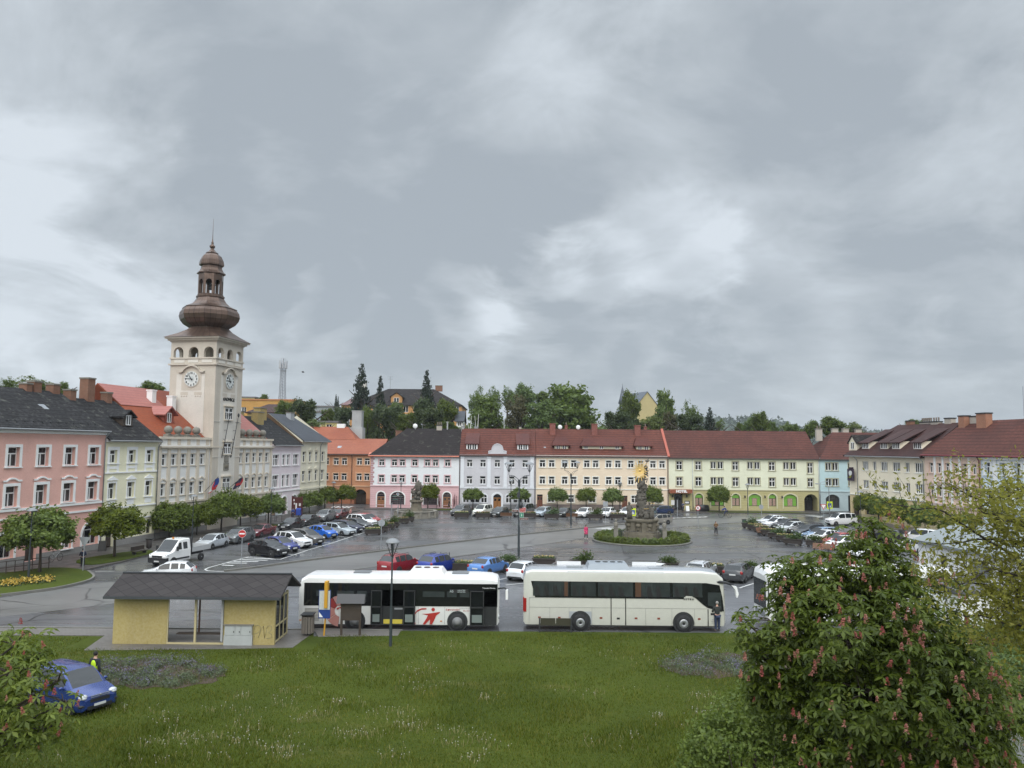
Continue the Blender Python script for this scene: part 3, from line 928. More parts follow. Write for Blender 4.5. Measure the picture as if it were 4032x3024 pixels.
  if style == 'gable':
   k = hh/(xm-x0)
   T = [(x0-g, f, z1-g*k), (xm, f, pk), (x1+g, f, z1-g*k), (x1+g, yb(z1-g*k)+.1, z1-g*k), (xm, yb(pk)+.1, pk), (x0-g, yb(z1-g*k)+.1, z1-g*k)]
   fs = [(0, 1, 4, 5), (1, 2, 3, 4)]; rim = [(0, 1), (1, 2), (2, 3), (5, 0)]
  elif style == 'hip':      # hipped hood: slopes at front and both sides
   zt = z1+hh; yb2 = yb(zt)
   a = .55*(x1-x0)/2 if (x1-x0) < 4 else .9
   T = [(x0-g, f, z1-.08), (x1+g, f, z1-.08), (x1-a+g, yb2*.55+y*.45, zt), (x0+a-g, yb2*.55+y*.45, zt), (x0+a-g, yb2+.3, zt+.02), (x1-a+g, yb2+.3, zt+.02), (x0-g, yb(z1)+.1, z1-.08), (x1+g, yb(z1)+.1, z1-.08)]
   fs = [(0, 1, 2, 3), (3, 2, 5, 4), (6, 0, 3, 4), (1, 7, 5, 2)]; rim = [(0, 1), (6, 0), (1, 7)]
  else:                     # shed: one plane, gentler than the roof
   zt = z1+hh
   yy = yb(zt)+.05
   T = [(x0-g, f, z1-over*hh/(yy-y)), (x1+g, f, z1-over*hh/(yy-y)), (x1+g, yy, zt), (x0-g, yy, zt)]
   fs = [(0, 1, 2, 3)]; rim = [(0, 1), (1, 2), (3, 0)]
  r.add(T, fs); lo = [(a, b, c-.14) for a, b, c in T]
  r.add(lo, [q[::-1] for q in fs])
  for i, j in rim: r.add([T[i], T[j], lo[j], lo[i]], [(0, 1, 2, 3)])
  r.build('dormer_roof', roofm, o)
  for xc, zb, w, h, st in wins:
   fr, pn = win_mesh(st, w, h, FRW)
   v = fr.copy(); v.name = 'dormer_window'
   q = ob('dormer_window', fr, o, (xc-s.s0, y-.05, zb-s.z0))
   v2 = MB(); v2.add([(xc-s.s0-w/2+.02, y-.012, zb-s.z0+.02), (xc-s.s0+w/2-.02, y-.012, zb-s.z0+.02), (xc-s.s0+w/2-.02, y-.012, zb-s.z0+h-.02), (xc-s.s0-w/2+.02, y-.012, zb-s.z0+h-.02)], [(0, 1, 2, 3)])
   v2.build('dormer_pane', PANE, o)
  return o
SKYP = plain('skylight_glass', (.25, .27, .29), .1, spec=.6)
GUT = plain('gutter_metal', (.30, .31, .32), .4, .5)
GUTB = plain('brown_gutter', (.05, .03, .025), .5)
SLATE = rooftile('slate_roof', (.036, .035, .037), (.018, .018, .019), .42, (.115, .115, .10), .75, .9, .8)
SLATE2 = rooftile('dark_slate_roof', (.028, .023, .023), (.016, .014, .014), .36, (.085, .08, .068), .75, .6, .4)
BSHING = rooftile('grey_shingle_roof', (.075, .082, .096), (.05, .054, .062), .3, None, .45, .35, .3)
REDT = rooftile('red_tile_roof', (.142, .050, .036), (.068, .028, .025), .42, None, .7, 1.0, .35)
REDT2 = rooftile('brown_red_tile_roof', (.116, .044, .034), (.056, .026, .023), .42, None, .7, 1.0, .35)
DORT = rooftile('dormer_tile', (.115, .036, .027), (.06, .022, .02), .2, None, .45, .5, .3)
BROWNT = rooftile('dark_brown_roof', (.065, .030, .027), (.032, .016, .016), .26, None, .5, .5, .3)
ORT = rooftile('orange_tile_roof', (.31, .102, .056), (.22, .065, .04), .34, None, .42, .35, .2)
PINKT = rooftile('pink_sheen_tile_roof', (.40, .155, .13), (.32, .12, .10), .34, None, .3, .5, .15)  # wet sheen on the orange roof, put into the colour as pale pink
HALLT = rooftile('bright_orange_roof', (.29, .076, .036), (.20, .05, .03), .26, None, .4, .3, .2)
# ---- left row -------------------------------------------------------------
PINK = plaster('pink_plaster', (.76, .43, .36), .15, .2)
h = House('terraced_house', 'large pink house with dark slate roof and four brick chimneys', LP0, LA, -11, 15.3, 12.6, 12)
for sc in (-6.5, -3.15, .2, 3.62, 7.04, 10.4, 13.7):
 h.win('T', sc, 8.88, 1.32, 1.75, rec=.32, sur=('wide', TRIMW))
 h.win('T', sc, 5.28, 1.34, 1.85, rec=.32, sur=('wide+wave', TRIMW))
SHOPF = plain('shop_frame', (.50, .50, .48), .5)
for sc in (-1.2, 3.1, 13.75):
 h.win('S', sc, .75, 2.3, 2.2, SHOPF, arch=1.0, rec=.35)
 h.arch_trim(sc, .7, 2.3, 2.25, 1.0, TRIMW)
h.win('2', 10.6, .75, 1.2, 1.2, rec=.25, sur=('band', TRIMW))
h.door(6.2, .15, 1.3, 2.2, DWOOD)
PLG = plaster('grey_plinth', (.27, .26, .245), .4)
h.walls([PINK, PLG], [(.72, 1)], gable=16.5)
h.roof(SLATE, 16.5, ov=.55, oR=.1)
h.band('cornice', TRIMW, (12.1, 12.5, .28), (11.9, 12.1, .14))
h.band('string_course', TRIMW, (4.88, 5.10, .12), (4.12, 4.30, .10))
h.gutter(GUT, (15.15,), .55)
for sc, w, zt in ((12.0, .95, 17.4), (14.5, .95, 17.3), (10.9, .7, 17.1)): h.chimney(sc, 6, w, .95, zt)
h.skylight(10.1, 3)
sn = MB(); sn.box(0, .12, .25, .5, h.rz(.35)+.02, h.rz(.35)+.22); sn = sn.mesh('snow_guard', DARK)
for i in range(26): ob('snow_guard', sn, h.t, (i, 0, 0))
YEL = plaster('pale_yellow_plaster', (.82, .78, .56), .15, .2)
h = House('terraced_house', 'narrow pale yellow house with three window columns and a wooden dormer', LP0, LA, 15.35, 24.0, 11.65, 12)
for sc in (16.6, 19.57, 22.57):
 h.win('T', sc, 8.95, 1.12, 1.4, rec=.26, sur=('panel+tall', TRIMW))
 h.win('T', sc, 5.15, 1.14, 1.7, rec=.26, sur=('band+ped+apron', TRIMW))
h.door(16.6, .12, 1.2, 2.2, DWOOD)
h.win('S', 20.6, .9, 2.6, 1.6, DARK, rec=.3); h.win('2', 23, .9, .9, 1.6, DARK, rec=.3)
h.walls([YEL, PLG], [(.8, 1)], gable=16.0)
h.roof(SLATE, 16.0, ov=.5, oR=.05)
h.band('cornice', TRIMW, (11.2, 11.55, .22))
h.band('string_course', TRIMW, (7.85, 8.0, .12), (4.1, 4.26, .12), (2.75, 2.9, .1))
h.gutter(GUT, (23.9,), .5)
h.chimney(16.9, 6, .85, .95, 16.9); h.chimney(22.6, 6, .8, .9, 17.0); h.chimney(23.6, 6.6, .6, .6, 17.0); h.chimney(19.6, 6.1, 1.1, 1.1, 18.4)
h.dormer(19.9, 21.5, 13.0, 14.3, 1.6, DWOOD, SLATE, [(20.75, 13.1, .8, 1.1, '2')], 'gable', .35, .55)
# ---- town hall ------------------------------------------------------------
BEI = plaster('beige_plaster', (.66, .58, .47)); PANW = plaster('off_white_panel', (.80, .79, .76), .15, .2)
h = House('town_hall', 'beige town hall with balls along its parapet, orange roof and tall copper topped clock tower', LP0, LA, 24.05, 50.9, 10.75, 14, cat='town hall')
LC = (25.08, 27.0, 28.93, 30.86, 32.82); RC = (41.9, 43.85, 45.66, 47.48, 49.35)
for sc in LC+RC:
 h.win('X', sc, 8.47, 1.1, 1.38, rec=.22, sur=('slim', BEI))
 h.win('X', sc, 4.92, 1.08, 1.46, rec=.22, sur=('slim+wave', BEI))
for sc in (26.5, 30.5): h.win('S', sc, .9, 2.0, 1.6, DARK, rec=.3)
for sc in (44, 48): h.win('S', sc, .9, 1.6, 1.7, DARK, rec=.3)
h.door(37.9, .1, 1.8, 2.6, DWOOD, .6)
h.walls([PANW, BEI, PLG], [(.8, 2), (3.9, 1)], gable=None)
for x in (24.3, 26.03, 27.96, 29.9, 31.85, 33.9, 41.25, 42.88, 44.75, 46.57, 48.42, 50.5):
 pm = MB(); pm.box(x-.26-h.s0, x+.26-h.s0, -.13, .003, 4.15, 10.4)
 pm.box(x-.3-h.s0, x+.3-h.s0, -.05, .003, 10.95, 11.62); pm.build('pilaster', BEI, h.t)
h.band('cornice', BEI, (10.4, 10.6, .2), (10.6, 10.78, .42), (3.9, 4.14, .16), (11.62, 11.9, .24))
pp = MB()
pp.box(0, h.w, 0, .45, 10.78, 11.66)
pp.build('parapet', PANW, h.t)
for x in (26.03, 27.93, 29.8, 31.68, 42.6, 44.53, 46.42, 48.33):
 m = MB()
 m.box(-.48, .48, -.1, .5, 0, .28); m.lathe([(.40, .28), (.30, .34), (.22, .44)], 12, (0, .2, 0)); m.ball((0, .2, .82), .5, 14)
 m.build('stone_ball', STONE2, h.t, loc=(x-h.s0, 0, 11.9))
h.e = 11.5
h.roof(HALLT, 18.2, ov=-.6, hipL=0, yr=8.5)
gw = MB()
gw.add([(.02, .5, 10.7), (.02, 8.5, 18.0), (.02, 14, 12)], [(0, 1, 2)]); gw.add([(h.w-.02, .5, 10.7), (h.w-.02, 8.5, 18.0), (h.w-.02, 14, 12)], [(2, 1, 0)])
gw.build('gable', PANW, h.t)
for xa, xb, ya, yb_ in ((.05, 8.6, 5.2, 8.49), (17.5, h.w-.05, 1.2, 8.49)):
 za, zb_ = h.rz(ya)+.012, h.rz(yb_)+.012
 pk = MB(); pk.add([(xa, ya, za), (xb, ya, za), (xb, yb_, zb_), (xa, yb_, zb_)], [(0, 1, 2, 3)]); pk.build('roof_upper', PINKT, h.t)  # overlay on the same roof that carries the painted sheen
h.dormer(29.0, 30.9, 13.6, 15.0, 2.9, plain('rusty_boards', (.25, .055, .03), .6), PINKT, [(29.95, 13.7, .8, 1.2, '2')], 'gable', .4, .75)
h.chimney(31.2, 6.4, .8, .8, 17.9, WHITE, WHITE); h.chimney(33.6, 5.2, .8, .8, 17.3, WHITE, WHITE)
# tower: part of the town hall
TW = 6.6
COPPER = None
t_ = NT('copper_sheet')
pz = t_.n('ShaderNodeTexCoord').outputs['Object']
an = t_.n('ShaderNodeSeparateXYZ', {0: pz})
seam = t_.math('FRACT', t_.math('MULTIPLY', t_.math('ARCTAN2', an.outputs[1], an.outputs[0]), 5.1))
sm = t_.ramp(seam, (0, 1.0), (.07, 0.0), (.93, 0.0), (1.0, 1.0))
zs = t_.ramp(t_.math('FRACT', t_.math('MULTIPLY', an.outputs[2], 1.05)), (0, .8), (.05, 0.0))
cc = t_.mix(t_.ramp(t_.noise(t_.pos(), .7, 5), (.3, 0.0), (.7, 1.0)), (.085, .055, .042), (.165, .108, .080))
cc = t_.mix(t_.math('MAXIMUM', sm, zs), cc, (.035, .02, .016))
COPPER = t_.out(cc, .34, .55, .5)
bx = 34.58-h.s0
tw = MB()
for z0, z1, q in ((0, 21.4, 0), (21.4, 21.6, .22), (21.6, 22.22, 0), (22.22, 22.42, .12)):
 tw.box(bx-q, bx+TW+q, -.35-q, TW-.35+q, z0, z1-.001)
# belfry storey with three round arches a side
def arcade(mb, org, ux, uy, n, span, z0, zs_, z1, wid, th):
 """wall with n arched openings; ux along, uy inward"""
 st = span/n
 def P(a, b, z): return (org[0]+ux[0]*a+uy[0]*b, org[1]+ux[1]*a+uy[1]*b, z)
 for i in range(n):
  a0, a1 = i*st, (i+1)*st
  c0, c1 = (a0+a1)/2-wid/2, (a0+a1)/2+wid/2
  A_ = arc(c0, c1, zs_+wid/2, wid/2*.98)
  for b in (0, th):
   mb.add([P(a0, b, z0), P(c0, b, z0), P(c0, b, z1), P(a0, b, z1)], [(0, 1, 2, 3)])
   mb.add([P(c1, b, z0), P(a1, b, z0), P(a1, b, z1), P(c1, b, z1)], [(0, 1, 2, 3)])
   for (x0, q0), (x1, q1) in zip(A_, A_[1:]):
    mb.add([P(x0, b, q0), P(x1, b, q1), P(x1, b, z1), P(x0, b, z1)], [(0, 1, 2, 3)])
  Q = [(c0, z0)]+A_+[(c1, z0)]
  for (x0, q0), (x1, q1) in zip(Q, Q[1:]):
   mb.add([P(x0, 0, q0), P(x1, 0, q1), P(x1, th, q1), P(x0, th, q0)], [(0, 1, 2, 3)])
Y0, Y1 = -.35, TW-.35
for org, ux, uy in (((bx, Y0), (1, 0), (0, 1)), ((bx, Y1), (0, -1), (1, 0)), ((bx+TW, Y0), (0, 1), (-1, 0)), ((bx+TW, Y1), (-1, 0), (0, -1))):
 arcade(tw, org, ux, uy, 3, TW, 22.42, 23.1, 24.5, 1.42, .45)
tw.box(bx+2.3, bx+TW-2.3, Y0+2.3, Y1-2.3, 22.42, 24.5)
for z0, z1, q in ((24.5, 24.66, .12), (24.66, 24.9, .35), (24.9, 25.1, .62)):
 tw.box(bx-q, bx+TW+q, Y0-q, Y1+q, z0, z1-.001)
TB = plaster('tower_plaster', (.56, .50, .42), .3, .4)
tower = tw.build('tower', TB, h.t)
bel = MB()
for z0, z1 in ((14.0, 14.1), (9.35, 9.45)):
 for a, b in ((bx-.06, bx+1.4), (bx+TW-1.4, bx+TW+.06)): bel.box(a, b, Y0-.06, Y0+.01, z0, z1)
for i in range(3):
 bel.box(bx+.55+2*i, bx+2.05+2*i, Y0-.05, Y0, 21.72, 22.12); bel.box(bx-.05, bx, Y0+.55+2*i, Y0+2.05+2*i, 21.72, 22.12)
bel.box(bx+1.3, bx+TW-1.3, Y0-.04, Y0, 3.2, 20.2); bel.box(bx-.04, bx, Y0+1.5, Y1-1.0, 12.5, 20.2)
bel.build('relief', plaster('pale_beige_panel', (.66, .62, .555), .25, .35), tower)
# copper roofs; axis of the tower
cxy = (bx+TW/2, Y0+TW/2)
def oct_(prof): return [(r/cos(pi/8), z) for r, z in prof]
m = MB()
sk = [(4.05, 25.1), (3.95, 25.18), (3.2, 25.75), (2.6, 26.3), (2.35, 26.75)]
vs, fs = [], []
for r, z in sk:
 a = 1-(z-25.1)/1.65
 c = r*(.415+.585*max(0, min(1, a)))
 pts = [(r, c), (c, r), (-c, r), (-r, c), (-r, -c), (-c, -r), (c, -r), (r, -c)]
 vs += [(x, y, z) for x, y in pts]
for j in range(len(sk)-1):
 for i in range(8): fs.append((j*8+i, j*8+(i+1) % 8, (j+1)*8+(i+1) % 8, (j+1)*8+i))
m.add(vs, fs)
m.add([(3.9, 3.9, 25.09), (-3.9, 3.9, 25.09), (-3.9, -3.9, 25.09), (3.9, -3.9, 25.09)], [(0, 1, 2, 3)])
m.build('tower_roof', COPPER, tower, loc=(*cxy, 0))
m = MB()
m.lathe(oct_([(2.35, 26.7), (2.5, 26.8), (3.1, 27.2), (3.5, 27.75), (3.65, 28.3), (3.55, 28.85), (3.25, 29.3), (3.3, 29.4), (3.1, 29.5), (2.4, 29.85), (1.95, 30.3), (1.62, 30.9), (1.72, 30.95), (1.72, 31.15), (1.58, 31.2), (1.58, 31.35)]), 8, (0, 0, 0), 0, False, pi/8)
m.build('onion_dome', COPPER, tower, loc=(*cxy, 0))
m = MB()
ap = 1.52
for i in range(8):
 a = pi/4*i+pi/8
 sl = 2*ap*math.tan(pi/8)
 org = (ap*cos(a)+sl/2*sin(a), ap*sin(a)-sl/2*cos(a))
 arcade(m, org, (-sin(a), cos(a)), (-cos(a), -sin(a)), 1, sl, 31.35, 32.95, 34.15, .78, .22)
m.build('lantern', COPPER, tower, loc=(*cxy, 0))
m = MB()
m.lathe(oct_([(1.6, 34.15), (1.74, 34.2), (1.74, 34.32), (1.45, 34.6), (1.28, 35.0), (1.25, 35.3), (1.5, 35.4), (1.52, 35.6), (1.42, 36.1), (1.15, 36.7), (.72, 37.1), (.8, 37.15), (.5, 37.35), (.24, 37.7), (.2, 37.85)]), 8, (0, 0, 0), 0, False, pi/8)
m.lathe([(.2, 37.8), (.36, 38.0), (.38, 38.15), (.2, 38.35), (.13, 38.5), (.2, 38.6), (.1, 38.75), (.05, 39.2), (.03, 40), (.015, 42.0)], 8)
m.build('spire', COPPER, tower, loc=(*cxy, 0))
m = MB()
m.lathe([(.32, 32.1), (.26, 32.4), (.2, 32.75), (.05, 32.85)], 10); m.box(-1.2, 1.2, -.06, .06, 32.85, 32.97)
m.build('bell', DARK, tower, loc=(*cxy, 0))
# clocks (front and near side), with numerals and hands
FACE = plain('clock_face', (.62, .64, .62), .5); NUM = plain('clock_black', (.012, .012, .012), .5)
def clock(loc, rz_):
 m = MB()
 n = 32
 pts = [(sin(2*pi*i/n), cos(2*pi*i/n)) for i in range(n)]
 m.xz([(x*1.12, z*1.12) for x, z in pts][::-1], -.10, 0, 1)
 m.xz([(x*1.0, z*1.0) for x, z in pts][::-1], -.13, -.101, 0)
 m.xz([(x*.42, z*.42) for x, z in pts][::-1], -.136, -.131, 2)
 o = m.build('clock', [FACE, TB, plain('clock_inner', (.50, .53, .52), .5)], tower, loc=loc, rot=(0, 0, rz_))
 for i in range(1, 13):
  a = 2*pi*i/12
  me = text(str(i), .36, 'numeral', depth=.01, bold=.014).copy(); me.materials.clear(); me.materials.append(NUM)
  ob('numeral', me, o, (.8*sin(a), -.15, .8*cos(a)-.13), (pi/2, 0, 0))
 for ang, ln, wd in ((radians(-84), .92, .05), (radians(-35), .66, .065)):
  q = MB(); q.xz([(-wd, -.22), (wd, -.22), (wd*.5, ln), (-wd*.5, ln)], -.19, -.16)
  q.tf(Matrix.Rotation(ang, 4, 'Y')); q.build('clock_hand', NUM, o)
 w_ = MB()
 A_ = [(-1.85, .85), (-1.45, .85), *[(1.35*cos(pi*.86-pi*.72*i/10), .42+1.25*sin(pi*.86-pi*.72*i/10)) for i in range(11)], (1.45, .85), (1.85, .85)]
 for (xa, za), (xb, zb_) in zip(A_, A_[1:]):
  w_.add([(xa, -.3, za), (xb, -.3, zb_), (xb, -.3, zb_+.2), (xa, -.3, za+.2), (xa, 0, za), (xb, 0, zb_), (xb, 0, zb_+.2), (xa, 0, za+.2)], [(0, 1, 2, 3), (3, 2, 6, 7), (0, 4, 5, 1)])
 w_.box(-1.45, 1.45, -.045, 0, -1.5, .8)
 for s_ in (-1, 1):
  for i in range(3): w_.ball((s_*1.0-.35+.35*i, -.03, -2.25), .1, 6)
  w_.box(s_*1.0-.55, s_*1.0+.55, -.05, 0, -2.12, -1.7)
 w_.build('clock_hood', TB, o)
clock((bx+TW/2, Y0-.001, 19.48), 0)
clock((bx-.001, Y0+TW/2+.1, 19.55), -pi/2)
word('RADNICE', .62, NUM, tower, (bx+TW/2, Y0-.06, 16.85), (pi/2, 0, 0), depth=.03, bold=.02, space=1.08)
for zb, hh, st, w in ((14.35, 1.55, 'DX', 1.85), (9.78, 1.4, 'DX', 1.75), (4.95, 1.65, 'DX', 1.8)):
 o = h.win(st, 37.9, zb, w, hh, rec=-.47, hole=False)
 hd = MB(); hd.box(-w/2-.3, w/2+.3, -.2, .08, hh+.18, hh+.32); hd.box(-w/2-.12, w/2+.12, -.1, .1, -.16, -.02)
 for s_ in (-1, 1): hd.box(s_*(w/2+.06)-.06, s_*(w/2+.06)+.06, -.02, .09, -.02, hh+.18)
 hd.build('lintel', BEI, o)
em = MB(); em.box(-.6, .6, -.08, 0, 0, 1.0); em.xz([(-.52, 1.05), (.52, 1.05), (.52, 1.75), (0, 2.15), (-.52, 1.75)], -.06, 0); em.ball((-.22, -.08, .5), .24, 8, 1, (1, .3, 1.3)); em.ball((.22, -.08, .5), .24, 8, 1, (1, .3, 1.3))
em.build('coat_of_arms', [STONE2, STONE], tower, loc=(bx+TW/2-.1, Y0-.05, 7.6))
for dx in (-.45, 1.75):
 pl = MB(); pl.path([(0, -.15, .3), (.4, -.35, 3.0), (.85, -.55, 5.9)], [.06, .055, .045]); pl.ball((.86, -.56, 6.0), .14, 6, sc=(1, 1, 2.2)); pl.box(.3, 1.2, -.54, -.48, 5.0, 5.07)
 for z in (1.4, 2.7, 3.9): pl.box(-.05+z*.14, .05+z*.14, -.2-z*.06, .0, z, z+.05)
 pl.build('flag_pole', DARK, tower, loc=(bx+TW/2+dx-.9, Y0, 9.0))
def flag(label, px, py, Y, cols, nm):
 """hanging cloth on a slanted staff"""
 b = Vector(px) if not isinstance(px, tuple) else None
# flags below: things of their own, hung on the hall
def cloth_flag(name, label, base, tip, drop, width, zones, mats):
 t = thing(name, label, 'flag', base, 0, 'flags on the town hall')
 s_ = MB(); s_.cyl((0, 0, 0), tuple(Vector(tip)-Vector(base)), .035, n=6)
 s_.build('flag_staff', DARK, t)
 v = Vector(tip)-Vector(base)
 m = MB(); nx, nz = 10, 8
 pt = lambda i, j: v*(1-.62*i/nx)+Vector((.12*sin(i*1.4+j*.5), .12*sin(i*1.9+j*.3), -drop*(j/nz)*(1-.25*i/nx)))+Vector((-.1*j/nz, .0, 0))
 for i in range(nx):
  for j in range(nz):
   m.add([pt(i, j), pt(i+1, j), pt(i+1, j+1), pt(i, j+1)], [(0, 1, 2, 3)], zones(i/nx, j/nz), True)
 m.build('flag_cloth', mats, t)
FB, FR, FW_ = plain('flag_blue', (.02, .05, .22), .8), plain('flag_red', (.42, .03, .035), .8), plain('flag_white', (.62, .62, .62), .8)
b0 = row(LP0, LA, 33.4, .2, 5.0)
cloth_flag('flag', 'blue white and red national flag hanging left of the tower', b0, row(LP0, LA, 34.3, 1.5, 6.9), 1.35, 1.4, lambda i, j: 0 if i < .45 and j < .75-.6*i else (1 if i < .6 else 2) if j < .85 else 1, [FB, FR, FW_])
b1 = row(LP0, LA, 38.6, .5, 5.2)
cloth_flag('flag', 'dark blue and red town flag hanging right of the tower window', b1, row(LP0, LA, 39.8, 1.7, 6.7), 1.1, 1.4, lambda i, j: 1 if (i-.45)**2+(j-.5)**2 < .06 or i < .1 else 0, [plain('flag_navy', (.03, .025, .06), .8), FR])
# ---- lilac and cream houses ---------------------------------------------------
LIL = plaster('lilac_plaster', (.74, .65, .68), .15, .2)
h = House('terraced_house', 'pale lilac house with two round arched shop doors, right of the town hall', LP0, LA, 50.95, 60.4, 11.25, 12)
for z, hh in ((7.9, 1.66), (4.58, 1.85)):
 for sc, w, st in ((52.15, 1.85, 'DX'), (54.65, 1.0, 'T'), (56.15, 1.0, 'T'), (58.68, 1.8, 'DX')):
  h.win(st, sc, z, w, hh, rec=.18, sur=('band', TRIMW))
POST = plain('shop_poster', (.42, .30, .2), .6, var=.5, scale=4)
for sc in (55.25, 58.6):
 h.win('S', sc, .35, 1.75, 2.75, DWOOD, arch=.86, rec=.3); h.arch_trim(sc, .3, 1.75, 2.8, .86, TRIMW)
 m = MB(); m.box(-.75, .75, .2, .24, 2.0, 2.55); m.build('shop_sign', POST, h.t, loc=(sc-h.s0, 0, .1))
h.walls([LIL, PLG], [(.8, 1)], gable=15.5)
h.roof(SLATE, 15.5, ov=.45)
h.band('cornice', LIL, (10.9, 11.2, .25), (10.2, 10.3, .1)); h.band('string_course', TRIMW, (3.88, 4.06, .12))
h.gutter(GUT, (), .45)
YC = plaster('ochre_chimney', (.40, .29, .10), .5)
h.chimney(52.0, 6.2, 1.0, 1.0, 16.2, YC); h.chimney(54.6, 4.6, 1.9, 1.1, 16.2, YC); h.chimney(57.5, 5.8, 2.0, 1.2, 17.0, YC)
h.skylight(54.3, 1.9); h.skylight(57.3, 1.9)
CRE = plaster('cream_plaster', (.76, .71, .56), .3, .4)
h = House('terraced_house', 'weathered cream corner house with grey shingle roof at the end of the left row', LP0, LA, 60.45, 70.6, 11.95, 12)
for sc in (61.6, 63.93, 66.28, 68.82):
 p = '+ped' if sc in (63.93, 66.28) else ''
 h.win('T', sc, 8.26, 1.22, 1.72, rec=.2, sur=('slim'+p, CRE)); h.win('T', sc, 5.05, 1.22, 1.8, rec=.2, sur=('slim'+p, CRE))
h.win('S', 63, .9, 2.2, 1.9, DARK, rec=.3); h.win('S', 67, .9, 2.2, 1.9, DARK, rec=.3)
h.walls([CRE, PLG], [(.8, 1)], gable=16.25)
h.roof(BSHING, 16.25, ov=.5, hipR=3.0, oR=.5)
h.band('cornice', CRE, (11.5, 11.9, .25)); h.band('string_course', CRE, (3.75, 4.05, .18), (3.35, 3.5, .1))
h.gutter(GUT, (67.6,), .5)
bw = MB(); bw.add([(-.02, -.4, 11.3), (-.02, 6, 16.2), (-.02, 12, 11.3)], [(0, 1, 2)]); bw.build('gable', brick('gable_brick', (.22, .12, .06), (.16, .13, .10)), h.t)
h.chimney(66.2, 5, 1.3, .9, 16.6, plain('metal_chimney', (.42, .43, .45), .4, .2)); h.skylight(66.7, 2.3)
# ---- orange house in the gap ---------------------------------------------------
ORG = plaster('orange_plaster', (.50, .225, .11), .2, .2); ORD = plaster('dark_orange_base', (.36, .125, .05))
P0 = Vector((-38, 148, 0)); OA = radians(-3)
h = House('terraced_house', 'orange house with bright orange tiled roof and an arched passage', P0, OA, 0, 12.4, 9.6, 11)
TRO = plaster('pale_orange_trim', (.68, .42, .26))
for sc in (2.6, 4.5, 6.1, 9.0, 10.5):
 for z, hh in ((7.35, 1.3), (4.42, 1.33)): h.win('T', sc, z, 1.02, hh, rec=.18, sur=('band', TRO))
h.door(9.3, 0, 2.3, 2.75, DWOOD, .7, 1.4, 'passage', False)
h.walls([ORG, ORD], [(1.0, 1)], gable=12.4)
h.roof(ORT, 12.4, ov=.5, oR=.8)
h.band('cornice', ORG, (9.25, 9.58, .2)); h.band('string_course', TRO, (3.25, 3.45, .12))
h.gutter(GUTB, (7.6,), .5)
h.skylight(4.5, 2.1)
m = MB()
T = [(-4, 5.0, 12.2), (7.0, 5.0, 12.2), (4.4, 8.3, 14.8), (-4, 8.3, 14.8), (-4, 13, 11.5), (8, 13, 11.5)]
m.add(T, [(0, 1, 2, 3), (3, 2, 5, 4), (1, 5, 2)])
m.build('rear_roof', ORT, h.t)
CON = plaster('grey_render', (.40, .41, .41), .5, .5)
m = MB(); m.box(5.0, 6.95, 9.0, 10.8, 8, 18.0); m.box(4.3, 7.3, 8.6, 11.0, 8, 14.7); m.box(4.9, 7.05, 8.9, 10.9, 18.001, 18.15)
m.build('lift_shaft', CON, h.t)
m = MB(); m.box(2.2, 3.8, 8.0, 9.0, 14.4, 15.4); m.build('chimney', WHITE, h.t)
# ---- far row ------------------------------------------------------------
F1W = plaster('cool_white_plaster', (.77, .79, .81), .12, .15); F1P = plaster('rose_plaster', (.72, .46, .48), .2, .3)
h = House('terraced_house', 'white and pink corner house with dark brown roof behind the fountain', FP0, FA, 0, 15.72, 9.55, 13)
for sc, dbl in ((1.94, 0), (4.2, 1), (5.6, 1), (7.82, 0), (10.08, 1), (11.5, 1), (13.66, 0)):
 for z in (7.5, 4.56): h.win('T', sc, z, .98, 1.14 if z > 6 else 1.3, rec=.16, sur=('band', F1P))
DOORW = plain('varnished_wood', (.27, .115, .03), .45, var=.25, scale=4)
for sc in (1.92, 8.05, 13.62):
 h.door(sc, .2, 1.36, 2.72, DOORW, .62); h.arch_trim(sc, .2, 1.36, 2.72, .62, TRIMW, .2)
for sc in (4.88, 10.7):
 h.win('2', sc, .66, 2.42, 2.3, DARK, arch=.75, rec=.28); h.arch_trim(sc, .6, 2.42, 2.34, .75, TRIMW, .18)
m = MB(); m.cyl((0, .17, 0), (0, .2, 0), .27, n=16, smooth=False); m.cyl((0, .155, 0), (0, .171, 0), .15, n=12, m=1, smooth=False)
m.build('shop_emblem', [FACE, plain('emblem_blue', (.05, .16, .30), .5)], h.t, loc=(4.9, 0, 2.5))
m = MB(); m.box(-.95, -.1, .2, .215, 1.5, 1.75); m.box(.05, .8, .2, .215, 1.55, 1.7); m.box(-.9, .1, .2, .215, 1.0, 1.2)
m.build('shop_sign', plain('shop_green', (.05, .12, .10), .5), h.t, loc=(4.9, 0, .5))
h.walls([F1W, F1P], [(4.0, 1)], gable=None)
h.roof(SLATE2, 14.3, ov=.5, hipL=5.8, oL=.4, yr=6.5)
h.band('cornice', F1P, (9.1, 9.5, .3)); h.band('string_course', F1P, (3.9, 4.05, .14), (.55, .66, .06))
rg_ = MB()
for i in range(8): rg_.box(0, h.w, -.012, .0, .95+.37*i, .975+.37*i)
for i in range(13): rg_.box(-.03, .45+.2*(i % 2), -.05, .0, 4.15+.4*i, 4.48+.4*i)
rg_.build('quoins', plaster('deep_rose', (.50, .29, .30)), h.t)
m = MB(); z = h.rz(-.45); m.add([(-.4, -.62, z-.2), (h.w, -.62, z-.2), (h.w, .35, h.rz(.35)+.03), (-.4, .35, h.rz(.35)+.03)], [(0, 1, 2, 3)]); m.cyl((-.4, -.55, z-.15), (h.w, -.55, z-.15), .13, n=6)
m.build('copper_gutter', plain('bright_copper', (.50, .17, .11), .35, .4), h.t)
for sc in (8.7, 14.1): h.skylight(sc, 1.9, .7, .9)
